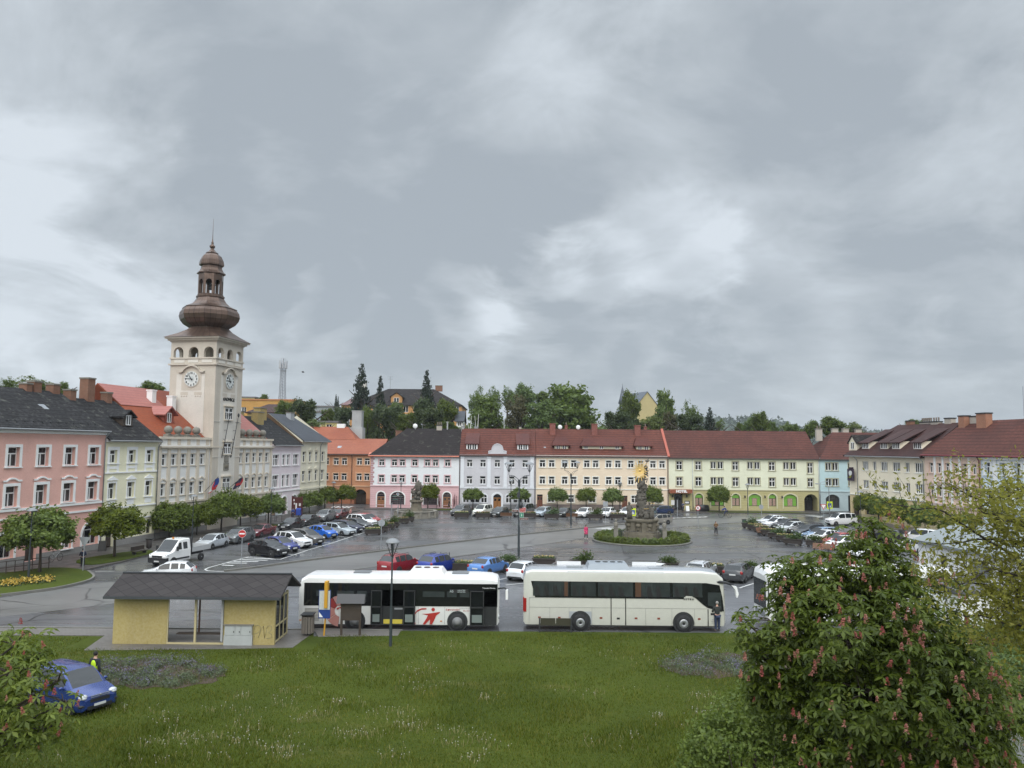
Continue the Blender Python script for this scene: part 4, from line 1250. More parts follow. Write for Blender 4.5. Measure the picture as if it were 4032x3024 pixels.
h.chimney(11.5, 6.4, 1.0, .7, 15.0, plaster('c_', (.45, .40, .34)), DARK, 3); h.chimney(13.0, 6.4, .25, .25, 15.6, CON, CON); h.chimney(3.8, 7.5, 1.1, .9, 13.9, BRICK, BRICK, zb=9.6)
m = MB(); m.ball((0, 0, 0), .45, 12, sc=(1, .25, 1)); m.cyl((0, .1, -.7), (0, .1, 0), .04); m.build('satellite_dish', [WHITE], h.t, loc=(7.0, 6.2, 14.75))
m = MB(); m.cyl((0, 0, 0), (0, 0, 1.0), .03); m.cyl((-.2, 0, .8), (.6, 0, .75), .02); m.ball((-.1, -.1, .85), .16, 6); m.build('aerial', GREYM, h.t, loc=(8.3, 6.5, 14.2))
fg = MB()
for s_, x in ((-1, 12.4), (1, 14.85)):
 for i in range(5): fg.path([(x, -.12, .3), (x+s_*.22*i*.3, -.3, 1.2), (x+s_*.1*i-.2*s_, -.35, 1.7+.25*i)], [.03]*3, 4)
 fg.cyl((x+s_*.5, -.35, .1), (x+s_*.5, -.35, 2.3), .045, n=5)
fg.build('climbing_frame', plain('rusty_iron', (.13, .05, .05), .8), h.t)
F2G = plaster('light_grey_plaster', (.57, .56, .59), .12, .15); F2T = plaster('pale_blue_white', (.74, .76, .80), .12, .15)
h = House('terraced_house', 'light grey house with a curved gable in the middle of its eaves', FP0, FA, 15.75, 29.35, 9.7, 12)
for sc in (17.58, 19.95, 22.5, 25.1, 27.45):
 h.win('T', sc, 7.42, 1.02, 1.28, rec=.16, sur=('sill', F2T)); h.win('T', sc, 4.4, 1.04, 1.4, rec=.16, sur=('sill', F2T))
for sc in (17.0, 20.2, 24.6, 27.8):
 h.win('X', sc, 1.12, 1.05, 1.45, rec=.16, arch=.5); h.arch_trim(sc, 1.1, 1.05, 1.5, .5, F2T, .2)
h.win('X', 18.6, 1.12, 1.6, 1.0, rec=.16); h.win('X', 26.2, 1.12, 1.6, 1.0, rec=.16)
h.door(22.54, .14, 1.4, 2.5, DOORW, .35); h.arch_trim(22.54, .1, 1.4, 2.6, .5, F2T, .34)
h.walls([F2G, plaster('grey_base', (.24, .235, .24), .4)], [(.85, 1)], gable=None)
m = MB()
G_ = [(20.87, 9.5), (24.14, 9.5), (24.14, 10.15), (23.6, 10.3), (23.5, 10.75), (23.3, 11.15), (22.95, 11.4), (22.5, 11.5), (22.05, 11.4), (21.7, 11.15), (21.5, 10.75), (21.4, 10.3), (20.87, 10.15)]
m.xz([(x-h.s0, z) for x, z in G_], -.1, .55); m.build('gable', F2G, h.t)
m = MB()
for (xa, za), (xb, zb_) in zip(G_[2:], G_[3:]):
 m.add([(xa-h.s0, -.2, za), (xb-h.s0, -.2, zb_), (xb-h.s0, .6, zb_), (xa-h.s0, .6, za), (xa-h.s0, -.2, za+.1), (xb-h.s0, -.2, zb_+.1), (xb-h.s0, .6, zb_+.1), (xa-h.s0, .6, za+.1)], [(4, 5, 6, 7), (0, 1, 5, 4), (3, 2, 1, 0)])
m.build('gable_coping', F2T, h.t)
for x in (16.28, 21.04, 23.92, 28.68): pm = MB(); pm.box(x-.3-h.s0, x+.3-h.s0, -.1, .003, 3.75, 9.3); pm.box(x-.38-h.s0, x+.38-h.s0, -.14, .003, 3.75, 4.2); pm.box(x-.38-h.s0, x+.38-h.s0, -.15, .003, 8.95, 9.28); pm.build('pilaster', F2T, h.t)
h.roof(REDT, 14.38, ov=.35)
h.band('cornice', F2T, (9.3, 9.62, .28, 15.75, 20.85), (9.3, 9.62, .28, 24.16, 29.35)); h.band('string_course', F2T, (3.62, 3.76, .12))
h.gutter(GUTB, (15.85, 29.2), .35)
for a, b in ((16.9, 18.9), (26.05, 28.0)):
 h.dormer(a, b, 10.45, 11.65, 1.0, WHITE, DORT, [((a+b)/2, 10.5, b-a-.3, 1.05, 'D')], 'shed', .25, 1.95)
h.chimney(15.9, 6.2, .5, .8, 14.9, CON, CON); h.chimney(18.4, 6.3, .7, .5, 14.75, CON, GREYM); h.chimney(26.6, 6.3, .45, .45, 14.9, plaster('c_', (.45, .40, .34)), DARK); h.chimney(23.6, 6.4, .14, .14, 16.0, CON, CON)
F3C = plaster('peach_cream_plaster', (.78, .64, .485), .12, .15); F3B = plaster('brown_plinth', (.25, .19, .17), .3)
h = House('terraced_house', 'long peach coloured house with three dormers and three tall red chimneys', FP0, FA, 29.4, 52.95, 9.65, 12)
CRT = plaster('cream_trim', (.80, .79, .72), .12, .15)
for a, b in ((30.54, 32.18), (34.5, 36.1), (38.42, 40.0), (42.32, 43.95), (46.27, 47.97), (50.2, 51.83)):
 for sc in (a, b):
  h.win('T', sc, 7.47, 1.02, 1.27, rec=.16, sur=('band', CRT)); h.win('T', sc, 4.5, 1.02, 1.32, rec=.16, sur=('band', CRT))
for sc in (32.1, 35.6, 39.4, 46.9, 51.2): h.win('X', sc, 1.28, 1.15, 1.3, rec=.16, sur=('band', CRT))
RDOOR = plain('red_brown_door', (.16, .055, .028), .5, var=.25, scale=4)
h.door(30.1, .2, .98, 2.45, RDOOR); h.door(45.15, .2, .95, 2.35, RDOOR)
h.walls([F3C, F3B], [(.95, 1)], gable=14.42)
h.roof(REDT, 14.42, ov=.35, oL=.0)
h.band('cornice', CRT, (9.15, 9.4, .15), (9.4, 9.6, .3)); h.band('string_course', CRT, (3.58, 3.74, .1))
h.gutter(GUTB, (52.8,), .35)
YW = plaster('yellow_white_plaster', (.70, .66, .50), .12, .1)
h.dormer(32.7, 35.2, 10.4, 11.5, 1.3, YW, DORT, [(33.4, 10.45, .7, 1.0, '2'), (34.5, 10.45, .7, 1.0, '2')], 'hip', .45, 1.3)
h.dormer(37.75, 44.75, 10.65, 11.45, 1.3, YW, DORT, [(38.4, 10.75, .7, .65, '2'), (41.2, 10.75, .7, .65, '2'), (44.0, 10.75, .7, .65, '2')], 'hip', .45, 1.25)
h.dormer(47.4, 49.95, 10.4, 11.5, 1.3, YW, DORT, [(48.1, 10.45, .7, 1.0, '2'), (49.25, 10.45, .7, 1.0, '2')], 'hip', .45, 1.3)
RCH = plaster('red_chimney', (.22, .065, .045), .3, .3)
for sc, z in ((32.55, 15.4), (40.3, 15.4), (48.25, 15.2)): h.chimney(sc, 5, 1.05, .9, z, RCH, RCH)
for sc, z in ((35.2, 15.1), (50.0, 15.0)): h.chimney(sc, 6.6, .5, .5, z, RCH, RCH, 1)
h.skylight(31.0, 1.6, .5, .4, CON)
for sc in (34.0, 37.4):
 m = MB(); m.ball((0, 0, 0), .42, 12, sc=(1, .25, 1)); m.cyl((0, .1, -.6), (0, .1, 0), .04); m.build('satellite_dish', [WHITE], h.t, loc=(sc-h.s0, 5.9, 14.75))
vg = MB()
for i in (0, 1): vg.add([(h.w-.2+.4*i, -.4, h.rz(-.4)+.05), (h.w-.2+.4*i, 6, h.r+.1)], [])
a, b = h.rz(-.4)+.02, h.r+.08
vg.add([(h.w-.22, -.42, a), (h.w+.22, -.42, a), (h.w+.22, 6, b), (h.w-.22, 6, b), (h.w-.22, -.42, a+.14), (h.w+.22, -.42, a+.14), (h.w+.22, 6, b+.14), (h.w-.22, 6, b+.14)], [(4, 5, 6, 7), (0, 1, 5, 4), (0, 4, 7, 3), (1, 2, 6, 5)])
vg.build('verge_wall', plain('verge_red', (.36, .085, .05), .6), h.t)
# hotel
F4G = plaster('pale_green_plaster', (.73, .74, .565), .12, .15); F4O = plaster('olive_plaster', (.47, .42, .20), .2, .2); F4T = plaster('olive_trim', (.42, .39, .25), .15)
h = House('hotel', 'pale green hotel with olive ground floor and green arched shop windows', FP0, FA, 53.0, 79.75, 9.55, 12, cat='hotel')
for sc in (54.87, 58.25, 64.85, 71.35):
 h.win('X', sc, 7.2, 1.05, 1.5, rec=.14, sur=('band', F4T)); h.win('X', sc, 4.35, 1.05, 1.55, rec=.14, sur=('band', F4T))
for sc in (61.55, 68.1, 74.5):
 for d in (-.62, .62):
  h.win('2', sc+d, 7.42, .96, 1.26, rec=.14, sur=('slim', F4T)); h.win('2', sc+d, 4.6, .96, 1.3, rec=.14, sur=('slim', F4T))
h.win('X', 78.15, 6.75, .95, 1.85, rec=.14, sur=('band', F4T)); h.win('X', 78.15, 4.35, .95, 1.5, rec=.14, sur=('band', F4T))
GRN = plain('poster_green', (.17, .42, .05), .5, var=.15); GRF = plain('green_frame', (.02, .05, .025), .5)
POSTM = plain('food_poster', (.40, .26, .22), .5, var=.9, scale=7)
for sc, w in ((58.3, 1.4), (61.6, 2.3), (64.85, 1.4), (68.2, 2.2), (71.35, 1.35), (74.5, 2.35)):
 h.win('S' if w > 2 else '2', sc, .88, w, 2.15, GRF, arch=.6, rec=.22); h.arch_trim(sc, .5, w, 2.54, .6, plaster('pale_olive', (.60, .57, .38)), .2)
 m = MB()
 m.box(-w/2+.1, w/2-.1, .25, .262, 2.3, 2.85)
 if w > 2: m.box(-w/2+.1, -w*.2, .25, .262, 1.0, 2.25); m.box(w*.2, w/2-.1, .25, .262, 1.0, 2.25); m.box(-w*.18, w*.18, .25, .262, 1.0, 2.25, 1)
 else: m.box(-w/2+.1, -.08, .25, .262, 1.0, 2.2, 1); m.box(.08, w/2-.1, .25, .262, 1.0, 2.2, 1)
 m.build('window_poster', [GRN, POSTM], h.t, loc=(sc-h.s0, -.045, 0))
h.door(54.65, .05, 1.5, 2.9, plain('dark_doorway', (.02, .018, .022), .5), 0, .5)
h.door(78.15, .08, 2.35, 3.0, plain('passage_dark', (.03, .03, .03), .9), .9, 2.2, 'passage', False)
h.walls([F4G, F4O], [(3.62, 1)], gable=None)
h.roof(REDT2, 14.35, ov=.4, hipR=0, oR=.0)
h.band('cornice', F4G, (9.1, 9.45, .22)); h.band('string_course', F4T, (3.6, 3.74, .1))
rg_ = MB()
for i in range(6): rg_.box(4.0, 23.7, -.012, 0, 1.0+.42*i, 1.03+.42*i)
rg_.build('rustication', plaster('olive_groove', (.30, .26, .11)), h.t)
h.gutter(GUTB, (), .4)
m = MB(); m.path([(4.2, -.12, 9.1), (4.2, -.12, .1)], [.06]*2); m.path([(26.6, -.12, 9.1), (26.6, -.12, .1)], [.07]*2); m.build('downpipe', plain('pale_pipe', (.5, .52, .5), .5), h.t)
m = MB(); m.box(-.05, 3.9, -1.25, -.0, 3.12, 3.78); cn = m.build('canopy', plain('canopy_wood', (.25, .075, .035), .5, var=.2, scale=2), h.t)
word('HOTEL', .62, WHITE, cn, (1.95, -1.27, 3.27), (pi/2, 0, 0), bold=.035, depth=.03)
m = MB(); m.box(.35, .95, -.06, 0, 1.0, 1.85); m.box(2.75, 3.65, -.06, 0, 1.15, 1.75, 1); m.box(2.85, 3.5, -.07, -.06, 1.3, 1.6)
m.build('notice_board', [WHITE, DARK], h.t)
for sc in (53.6, 56.1, 60.0, 66.4, 69.95, 73.0):
 m = MB(); m.ball((0, -.28, 0), .16, 6, sc=(1, 1, 1.4)); m.box(-.03, .03, -.28, 0, .2, .25); m.build('wall_lantern', DARK, h.t, loc=(sc-h.s0, 0, 2.55))
# blue house (lower roof joined to the hotel's)
F5B = plaster('pale_turquoise_plaster', (.50, .66, .69), .15, .2); F5L = plaster('light_turquoise', (.50, .60, .62))
h = House('terraced_house', 'pale turquoise house with one wide dark arched window, right of the hotel', FP0, FA, 79.8, 93.5, 9.5, 12)
for sc in (82.0, 86.0):
 for d in (-.6, .6):
  h.win('2', sc+d, 7.3, .98, 1.35, rec=.14, sur=('slim', F4T)); h.win('2', sc+d, 4.55, .98, 1.3, rec=.14, sur=('slim', F4T))
h.win('S', 82.0, .68, 2.45, 2.36, DARK, arch=.7, rec=.2); h.arch_trim(82.0, .66, 2.45, 2.4, .7, F5L, .14)
h.door(85.4, .1, 1.3, 2.8, plain('passage_dark', (.03, .03, .03), .9), 0, .5)
h.walls([F5B, F5L], [(3.55, 1)], gable=14.2)
h.roof(REDT2, 14.2, ov=.4, hipL=4.9)
h.band('cornice', F5L, (9.1, 9.4, .2)); h.band('string_course', F5L, (3.5, 3.65, .1))
h.gutter(GUTB, (), .4)
for sc, z in ((74.2, 0), (82.6, 14.9), (85.6, 15.0), (87.6, 15.0), (90, 14.9)):
 if z: h.chimney(sc, 7, 1.1, .7, z, plaster('c_', (.45, .40, .34)), STONE2, 2 if sc in (82.6,) else 0)
# ---- right row ------------------------------------------------------------
R1C = plaster('warm_cream_plaster', (.87, .78, .61), .1, .15); R1Y = plaster('yellow_plaster', (.66, .52, .28))
h = House('terraced_house', 'cream corner house with a row of shed dormers on its dark brown roof', RP0, RA, 0, 17.75, 10.4, 13)
for sc, w, st in ((4.27, 1.5, 'D'), (6.57, .85, '2'), (8.9, 1.6, 'D'), (11.72, 1.7, 'D'), (14.15, .9, '2'), (16.6, 1.75, 'D')):
 h.win(st, sc, 7.85, w, 1.36, rec=.12, sur=('sill', CRT)); h.win(st, sc, 4.95, w, 1.34, rec=.12, sur=('sill', CRT))
h.door(1.5, .1, 1.9, 3.0, DWOOD, .8)
for sc in (5, 9, 13, 16): h.win('S', sc, 1.0, 2.2, 1.6, DARK, rec=.25)
h.walls([R1C, R1Y, plaster('yellow_plinth', (.50, .41, .24))], [(1.0, 2), (3.9, 1)], gable=None)
h.roof(BROWNT, 14.95, ov=.7, hipL=4.6, oL=.6, yr=6)
h.band('cornice', TRIMW, (10.1, 10.36, .2)); h.band('string_course', CRT, (3.85, 4.0, .1))
h.gutter(GUT, (2.3, 17.6), .7)
for a, b in ((2.4, 4.25), (7.05, 8.85), (9.85, 11.7), (14.6, 16.4)):
 h.dormer(a, b, 11.15, 12.3, .75, R1C, BROWNT, [((a+b)/2, 11.2, b-a-.2, 1.0, 'D')], 'shed', .4, 2.0)
h.dormer(-.55, 1.5, 10.9, 12.3, .4, R1C, SLATE2, [(.48, 11.1, .9, 1.1, '2')], 'gable', .2, 1.1)
CHC = plaster('c_', (.45, .40, .34))
h.chimney(6.6, 6.3, 1.0, .8, 15.6, BRICK, DARK); h.chimney(10.2, 6.4, 2.3, .8, 15.3, CHC, DARK, 6); h.chimney(12.5, 6.2, 1.5, .8, 15.3, CHC, DARK, 3); h.chimney(15.3, 6.2, 1.3, .8, 15.7, CHC, DARK)
m = MB(); m.box(-.9, .9, -.45, -.4, -.95, .95); m.cyl((0, -.46, .25), (0, -.52, .25), .42, n=16, m=1); m.box(-.12, .12, -.6, 0, .9, 1.2)
m.build('emblem_board', [plain('dark_purple', (.03, .015, .04), .6), FACE], h.t, loc=(1.0, 0, 7.0))
R2P = plaster('salmon_plaster', (.80, .585, .47), .12, .15)
h = House('terraced_house', 'salmon pink house with white pilasters and a red tile roof', RP0, RA, 17.8, 28.1, 10.6, 13)
for sc in (19.1, 20.65, 22.2, 23.75, 25.35, 27.0):
 h.win('T', sc, 7.97, .82, 1.35, rec=.2, sur=('slim', R2P)); h.win('T', sc, 4.8, .82, 1.35, rec=.2, sur=('slim+ped', plaster('pinkish_grey', (.55, .43, .40))))
 h.win('2', sc, 1.2, .8, 1.2, DARK, rec=.2)
h.walls([R2P, plaster('yellow_plinth', (.50, .41, .24))], [(1.0, 1)], gable=15.1)
h.roof(REDT2, 15.1, ov=.5, oL=.2)
for sc in (19.88, 21.43, 22.97, 24.55, 26.17): pm = MB(); pm.box(sc-.17-h.s0, sc+.17-h.s0, -.1, .003, 3.9, 10.1); pm.build('pilaster', TRIMW, h.t)
h.band('cornice', TRIMW, (10.1, 10.5, .25)); h.band('string_course', plaster('pinkish_grey', (.55, .43, .40)), (3.5, 3.85, .2))
m = MB(); m.cyl((0, -.55, h.rz(-.5)-.1), (h.w, -.55, h.rz(-.5)-.1), .12, n=6); m.path([(h.w-.1, -.5, h.e-.3), (h.w-.1, -.15, h.e-.9), (h.w-.1, -.15, .1)], [.07]*3); m.build('gutter', plain('wine_red_gutter', (.16, .018, .025), .4), h.t)
for sc in (20.8, 24.3): h.skylight(sc, 1.6, .9, .9, WHITE)
h.chimney(18.8, 5.6, 1.1, 1.0, 15.9, plaster('orange_chimney', (.36, .16, .09), .4), DARK); h.chimney(22.7, 5.4, 1.7, 1.0, 16.1, plaster('orange_chimney', (.36, .16, .09)), DARK); h.chimney(20.6, 6.3, 2.4, .7, 15.8, CHC, DARK)
R3B = plaster('ice_blue_plaster', (.66, .75, .84), .12, .15)
h = House('terraced_house', 'ice blue house with white trim at the right edge', RP0, RA, 28.15, 46, 10.6, 13)
for sc in (29.25, 31.6, 33.9, 36.2, 38.5, 41, 43.5):
 h.win('T', sc, 8.05, .9, 1.5, rec=.25, sur=('wide', TRIMW)); h.win('T', sc, 4.8, .9, 1.5, rec=.25, sur=('wide', TRIMW))
for sc in (30.4, 34, 38, 42):
 h.win('S', sc, .9, 1.8, 2.0, DARK, arch=.7, rec=.25); h.arch_trim(sc, .9, 1.8, 2.05, .7, TRIMW, .3)
h.walls([R3B], gable=15.2)
h.roof(REDT2, 15.2, ov=.5)
h.band('cornice', TRIMW, (9.9, 10.5, .3)); h.band('string_course', TRIMW, (3.7, 4.0, .2))
for sc in (30.4, 32.75, 35.05, 37.35, 39.8): pm = MB(); pm.box(sc-.3-h.s0, sc+.3-h.s0, -.1, .003, 4.0, 9.9); pm.build('pilaster', TRIMW, h.t)
m = MB(); m.cyl((0, -.55, h.rz(-.5)-.1), (h.w, -.55, h.rz(-.5)-.1), .12, n=6); m.build('gutter', plain('wine_red_gutter', (.16, .018, .025), .4), h.t)
for sc in (29.5, 32.5): h.skylight(sc, 1.6, .9, .9, WHITE)
h.chimney(27.6+3, 6.3, 3.0, .8, 16.0, BRICK, DARK)
m = MB(); m.cyl((0, 0, 0), (0, 0, 4.2), .03); m.build('aerial', GREYM, h.t, loc=(.5, 6, 15))
# ---- white sheds at the right edge ---------------------------------------------
h = House('garage', 'white garage with grey sheet roof behind the thin leaved tree', Vector((36.6, 70, 0)), radians(-86), 0, 13, 3.1, 8, group='sheds at the right edge', cat='garage')
h.win('2', 3.5, 1.1, 1.0, 1.0, DARK); h.door(8, .05, 2.4, 2.3, GREYM, glass=False)
h.walls([TRIMW], gable=4.5)
h.roof(plain('grey_sheet_roof', (.22, .245, .25), .5), 4.5, ov=.4, oL=.3, oR=.3)
h = House('kiosk', 'white flat roofed kiosk beside the chestnut tree', Vector((23.2, 40.6, 0)), radians(2), 0, 2.6, 3.75, 3.4, group='sheds at the right edge', cat='kiosk')
h.door(1.9, .05, .8, 2.0, GREYM, glass=False)
h.walls([TRIMW])
h.e = 3.75
h.roof(plain('felt_roof', (.10, .10, .10), .7), 3.95, ov=.12, oL=.12, oR=.12)
m = MB(); m.box(2.52, 2.64, -.04, .1, 1.2, 2.8); m.build('blue_corner_strip', plain('deep_blue', (.02, .02, .12), .5), h.t)
# ---- houses on the slope behind --------------------------------------------------
def block(name, label, x0, x1, ytop, ybot, Y, dep, wallm, roofm, rise=0.0, hip=0.0, wins=0, rows_=1, zw=1.5, cat='building', rot=0.0, win_w=1.2, wl=()):
 """house whose front face covers photo pixels x0..x1 and ytop (eave)..ybot at distance Y"""
 a, b = AY(x0, ytop, Y), AY(x1, ytop, Y)
 z0 = AY((x0+x1)/2, ybot, Y).z
 p = Vector((a.x, Y, 0))
 hh = House(name, label, p, rot, 0, (b.x-a.x), a.z, dep, z0, 'buildings on the slope behind the square', cat)
 H_ = a.z-z0
 for r in range(rows_):
  for i in range(wins):
   hh.win('2', (i+.5)*hh.w/wins, a.z-H_*(r+.8)/rows_*.62-.3, win_w, zw, rec=.12)
 for f, dz, w_, h_ in wl: hh.win('D', f*hh.w, a.z-dz, w_, h_, rec=.12)
 hh.walls([wallm], gable=None if hip or not rise else a.z+rise)
 if rise: hh.roof(roofm, a.z+rise, ov=.5, hipL=hip, hipR=hip, oL=.4, oR=.4)
 else:
  m = MB(); m.box(-.2, hh.w+.2, -.2, dep+.2, H_+.001, H_+.4); m.build('roof', roofm, hh.t)
 return hh
OCH = plaster('ochre_yellow_plaster', (.52, .27, .06), .2); OCL = plaster('pale_yellow_wall', (.56, .47, .2))
FLAT = plain('flat_roof', (.16, .15, .15), .8)
block('school', 'ochre yellow flat roofed school behind the clock tower', 925, 1165, 1576, 1690, 215, 18, OCH, plain('orange_coping', (.42, .17, .06)), 0, wl=((.115, 3.6, 2.6, 1.7), (.62, 3.6, 3.2, 1.7), (.80, 3.6, 3.2, 1.7), (.94, 3.6, 1.8, 1.7)))
block('house', 'pale yellow gabled roof end peeping over the ochre school', 900, 1003, 1566, 1600, 236, 14, OCL, FLAT, 0)
block('house', 'dark brown hipped roof house right of the clock tower', 975, 1092, 1622, 1700, 168, 14, YC, BROWNT, 2.1, 2.6, 2)
h = block('school', 'large orange school with a long dark hipped roof on the hill', 1378, 1818, 1591, 1700, 232, 24, plaster('school_orange', (.50, .25, .08), .2), SLATE2, 5.6, 10, 11, 2, 2.0, win_w=1.5)
h.dormer(h.w*.36, h.w*.46, h.e+h.z0+.4, h.e+h.z0+2.6, 1.2, plaster('school_orange', (.50, .25, .08)), SLATE2, [(h.w*.41, h.e+h.z0+.7, 1.6, 1.4, '2')], 'gable', .4, 1.2)
h.chimney(h.w*.76, 12, 2.2, 1.2, h.r+h.z0+1.2); h.chimney(h.w*.03, 14, 2.4, 2.4, AY(1450, 1502, 246).z, plaster('tall_chimney', (.55, .53, .48)), STONE2, zb=20)
m = MB()
for x, z in ((h.w*.2, 3.2), (h.w*.3, 4.0)):
 m.cyl((x, 12, h.r), (x, 12, h.r+z), .07, n=5)
 for q in (.98, .86, .74): m.cyl((x-1.0*q, 12, h.r+z*q), (x+1.0*q, 12, h.r+z*q), .04, n=4)
m.build('aerial', GREYM, h.t)
block('house', 'low grey flat roofed house among trees left of the tall spruce', 1215, 1310, 1603, 1660, 205, 12, plaster('grey_wall', (.30, .32, .33)), FLAT, 0, 0, 3, 1, 1.4)
block('house', 'light blue grey box house below the grey flat roofed house', 1232, 1268, 1625, 1690, 190, 8, plaster('blue_grey_wall', (.34, .40, .46)), FLAT, 0)
block('house', 'pale yellow garage house behind the orange tiled roof', 1262, 1330, 1664, 1720, 172, 8, OCL, FLAT, 0, 0, 1, 1)
block('house', 'small white house with grey roof below the large orange school', 1797, 1822, 1655, 1690, 176, 8, TRIMW, BSHING, 2.3, 0, 1, 1, .9, win_w=.8)
block('house', 'red roofed cottage with orange wall left of the large orange school', 1344, 1396, 1592, 1640, 236, 10, plaster('school_orange', (.50, .25, .08)), plain('mauve_roof', (.16, .09, .09), .7), 2.0, 3)
block('house', 'yellow house roof glimpsed among the tallest trees', 2108, 2140, 1588, 1625, 260, 8, OCL, BSHING, 1.6, 0)
# church
CHY = plaster('church_yellow', (.52, .42, .2), .2)
a = AY(2500, 1620, 285)
h = House('church', 'yellow church with slate roof and thin dark spire on the hill', Vector((40.3, 294.3, 0)), radians(-70), 0, 12, AY(2500, 1616, 285).z, 12.5, 11, 'buildings on the slope behind the square', 'church')
h.win('2', 8, 20, 1.6, 3, arch=.8)
h.walls([CHY], gable=AY(2548, 1541, 285).z)
h.roof(plain('church_slate', (.10, .115, .14), .5, var=.2), AY(2548, 1541, 285).z, ov=.4, oR=.3)
m = MB(); p = h.t.matrix_world
t0 = AY(2451, 1580, 300)
m.lathe([(1.3, 11), (1.3, t0.z-1), (1.8, t0.z-.9), (1.2, t0.z+1.2), (.45, AY(2451, 1535, 300).z), (.12, AY(2451, 1522, 300).z), (.05, AY(2451, 1510, 300).z)], 8)
o = m.build('spire', plain('church_slate', (.10, .115, .14)), h.t)
bpy.context.view_layer.update()
o.location = h.t.matrix_world.inverted() @ Vector((t0.x, t0.y, 0)); o.location.z = -11
# telecom mast
b = AY(1111, 1580, 235); tp = AY(1116, 1412, 235).z
t = thing('telecom_mast', 'grey lattice telecom mast with white antenna panels on top', 'mast', (b.x, b.y, b.z-6))
H_ = tp-b.z+6
m = MB()
wd = lambda z: 1.35-.6*min(1, z/(H_*.45)) if z < H_*.45 else .75-.15*(z-H_*.45)/(H_*.55)
NS = 20
for i in range(NS):
 za, zb_ = H_*.93*i/NS, H_*.93*(i+1)/NS
 wa, wb_ = wd(za), wd(zb_)
 c = [(-1, -1), (1, -1), (1, 1), (-1, 1)]
 for j in range(4):
  p, q = c[j], c[(j+1) % 4]
  m.cyl((p[0]*wa, p[1]*wa, za), (p[0]*wb_, p[1]*wb_, zb_), .07, n=4, cap=False)
  m.cyl((p[0]*wa, p[1]*wa, za), (q[0]*wb_, q[1]*wb_, zb_), .035, n=3, cap=False)
  m.cyl((q[0]*wa, q[1]*wa, za), (p[0]*wb_, p[1]*wb_, zb_), .035, n=3, cap=False)
m.cyl((0, 0, 0), (0, 0, H_), .10, n=5)
m.build('lattice', plain('mast_steel', (.22, .24, .28), .5, .2), t)
m = MB()
for i in range(9):
 a = 2*pi*i/9
 m.box(cos(a)*1.15-.14, cos(a)*1.15+.14, sin(a)*1.15-.14, sin(a)*1.15+.14, H_*.84, H_*.84+2.0+.5*(i % 2))
 m.cyl((0, 0, H_*.9), (cos(a)*1.15, sin(a)*1.15, H_*.9), .05, n=4)
for i in range(4): m.cyl((cos(i*1.6)*.7, sin(i*1.6)*.7, H_*.93), (cos(i*1.6)*.7, sin(i*1.6)*.7, H_*1.01), .1, n=5)
m.build('antenna_panels', plain('antenna_white', (.42, .44, .47), .5), t)
m = MB(); m.cyl((0, 0, H_*.80), (0, 0, H_*.805), 1.0, n=10); m.build('platform', GREYM, t)
# ================================================================ VEHICLES
RUB, RIM, GLS = BLACK, plain('alloy_rim', (.34, .35, .36), .35, .6), CARGLASS
HLAMP = plain('headlamp_glass', (.55, .57, .58), .12, .2)
TLAMP = plain('tail_lamp_red', (.30, .015, .015), .2)
PLATE = plain('number_plate', (.62, .63, .62), .5)
TRIMB = plain('black_plastic', (.022, .023, .025), .55)
LED = plain('amber_lamp', (.55, .2, .03), .3)
def wheel_meshes(r, w=.2):
 k = ('wheel', r, w)
 if k in _wc: return _wc[k]
 t = MB()
 t.lathe([(r*.62, -w/2), (r*.93, -w/2), (r, -w*.32), (r, w*.32), (r*.93, w/2), (r*.62, w/2)], 20)
 q = MB()
 q.lathe([(r*.64, -w*.3), (r*.66, w*.42), (r*.55, w*.46), (r*.5, w*.3)], 16)
 for i in range(5):
  a = 2*pi*i/5
  q.add([(cos(a-.16)*r*.12, sin(a-.16)*r*.12, w*.47), (cos(a+.16)*r*.12, sin(a+.16)*r*.12, w*.47), (cos(a+.13)*r*.6, sin(a+.13)*r*.6, w*.45), (cos(a-.13)*r*.6, sin(a-.13)*r*.6, w*.45)], [(0, 1, 2, 3)])
 q.lathe([(.001, w*.3), (r*.16, w*.52)], 8)
 t.add([(r*.62*cos(2*pi*i/16), r*.62*sin(2*pi*i/16), w*.25) for i in range(16)], [tuple(range(16))])
 _wc[k] = (t.mesh('tyre', RUB), q.mesh('rim', RIM))
 return _wc[k]
_cars = {}
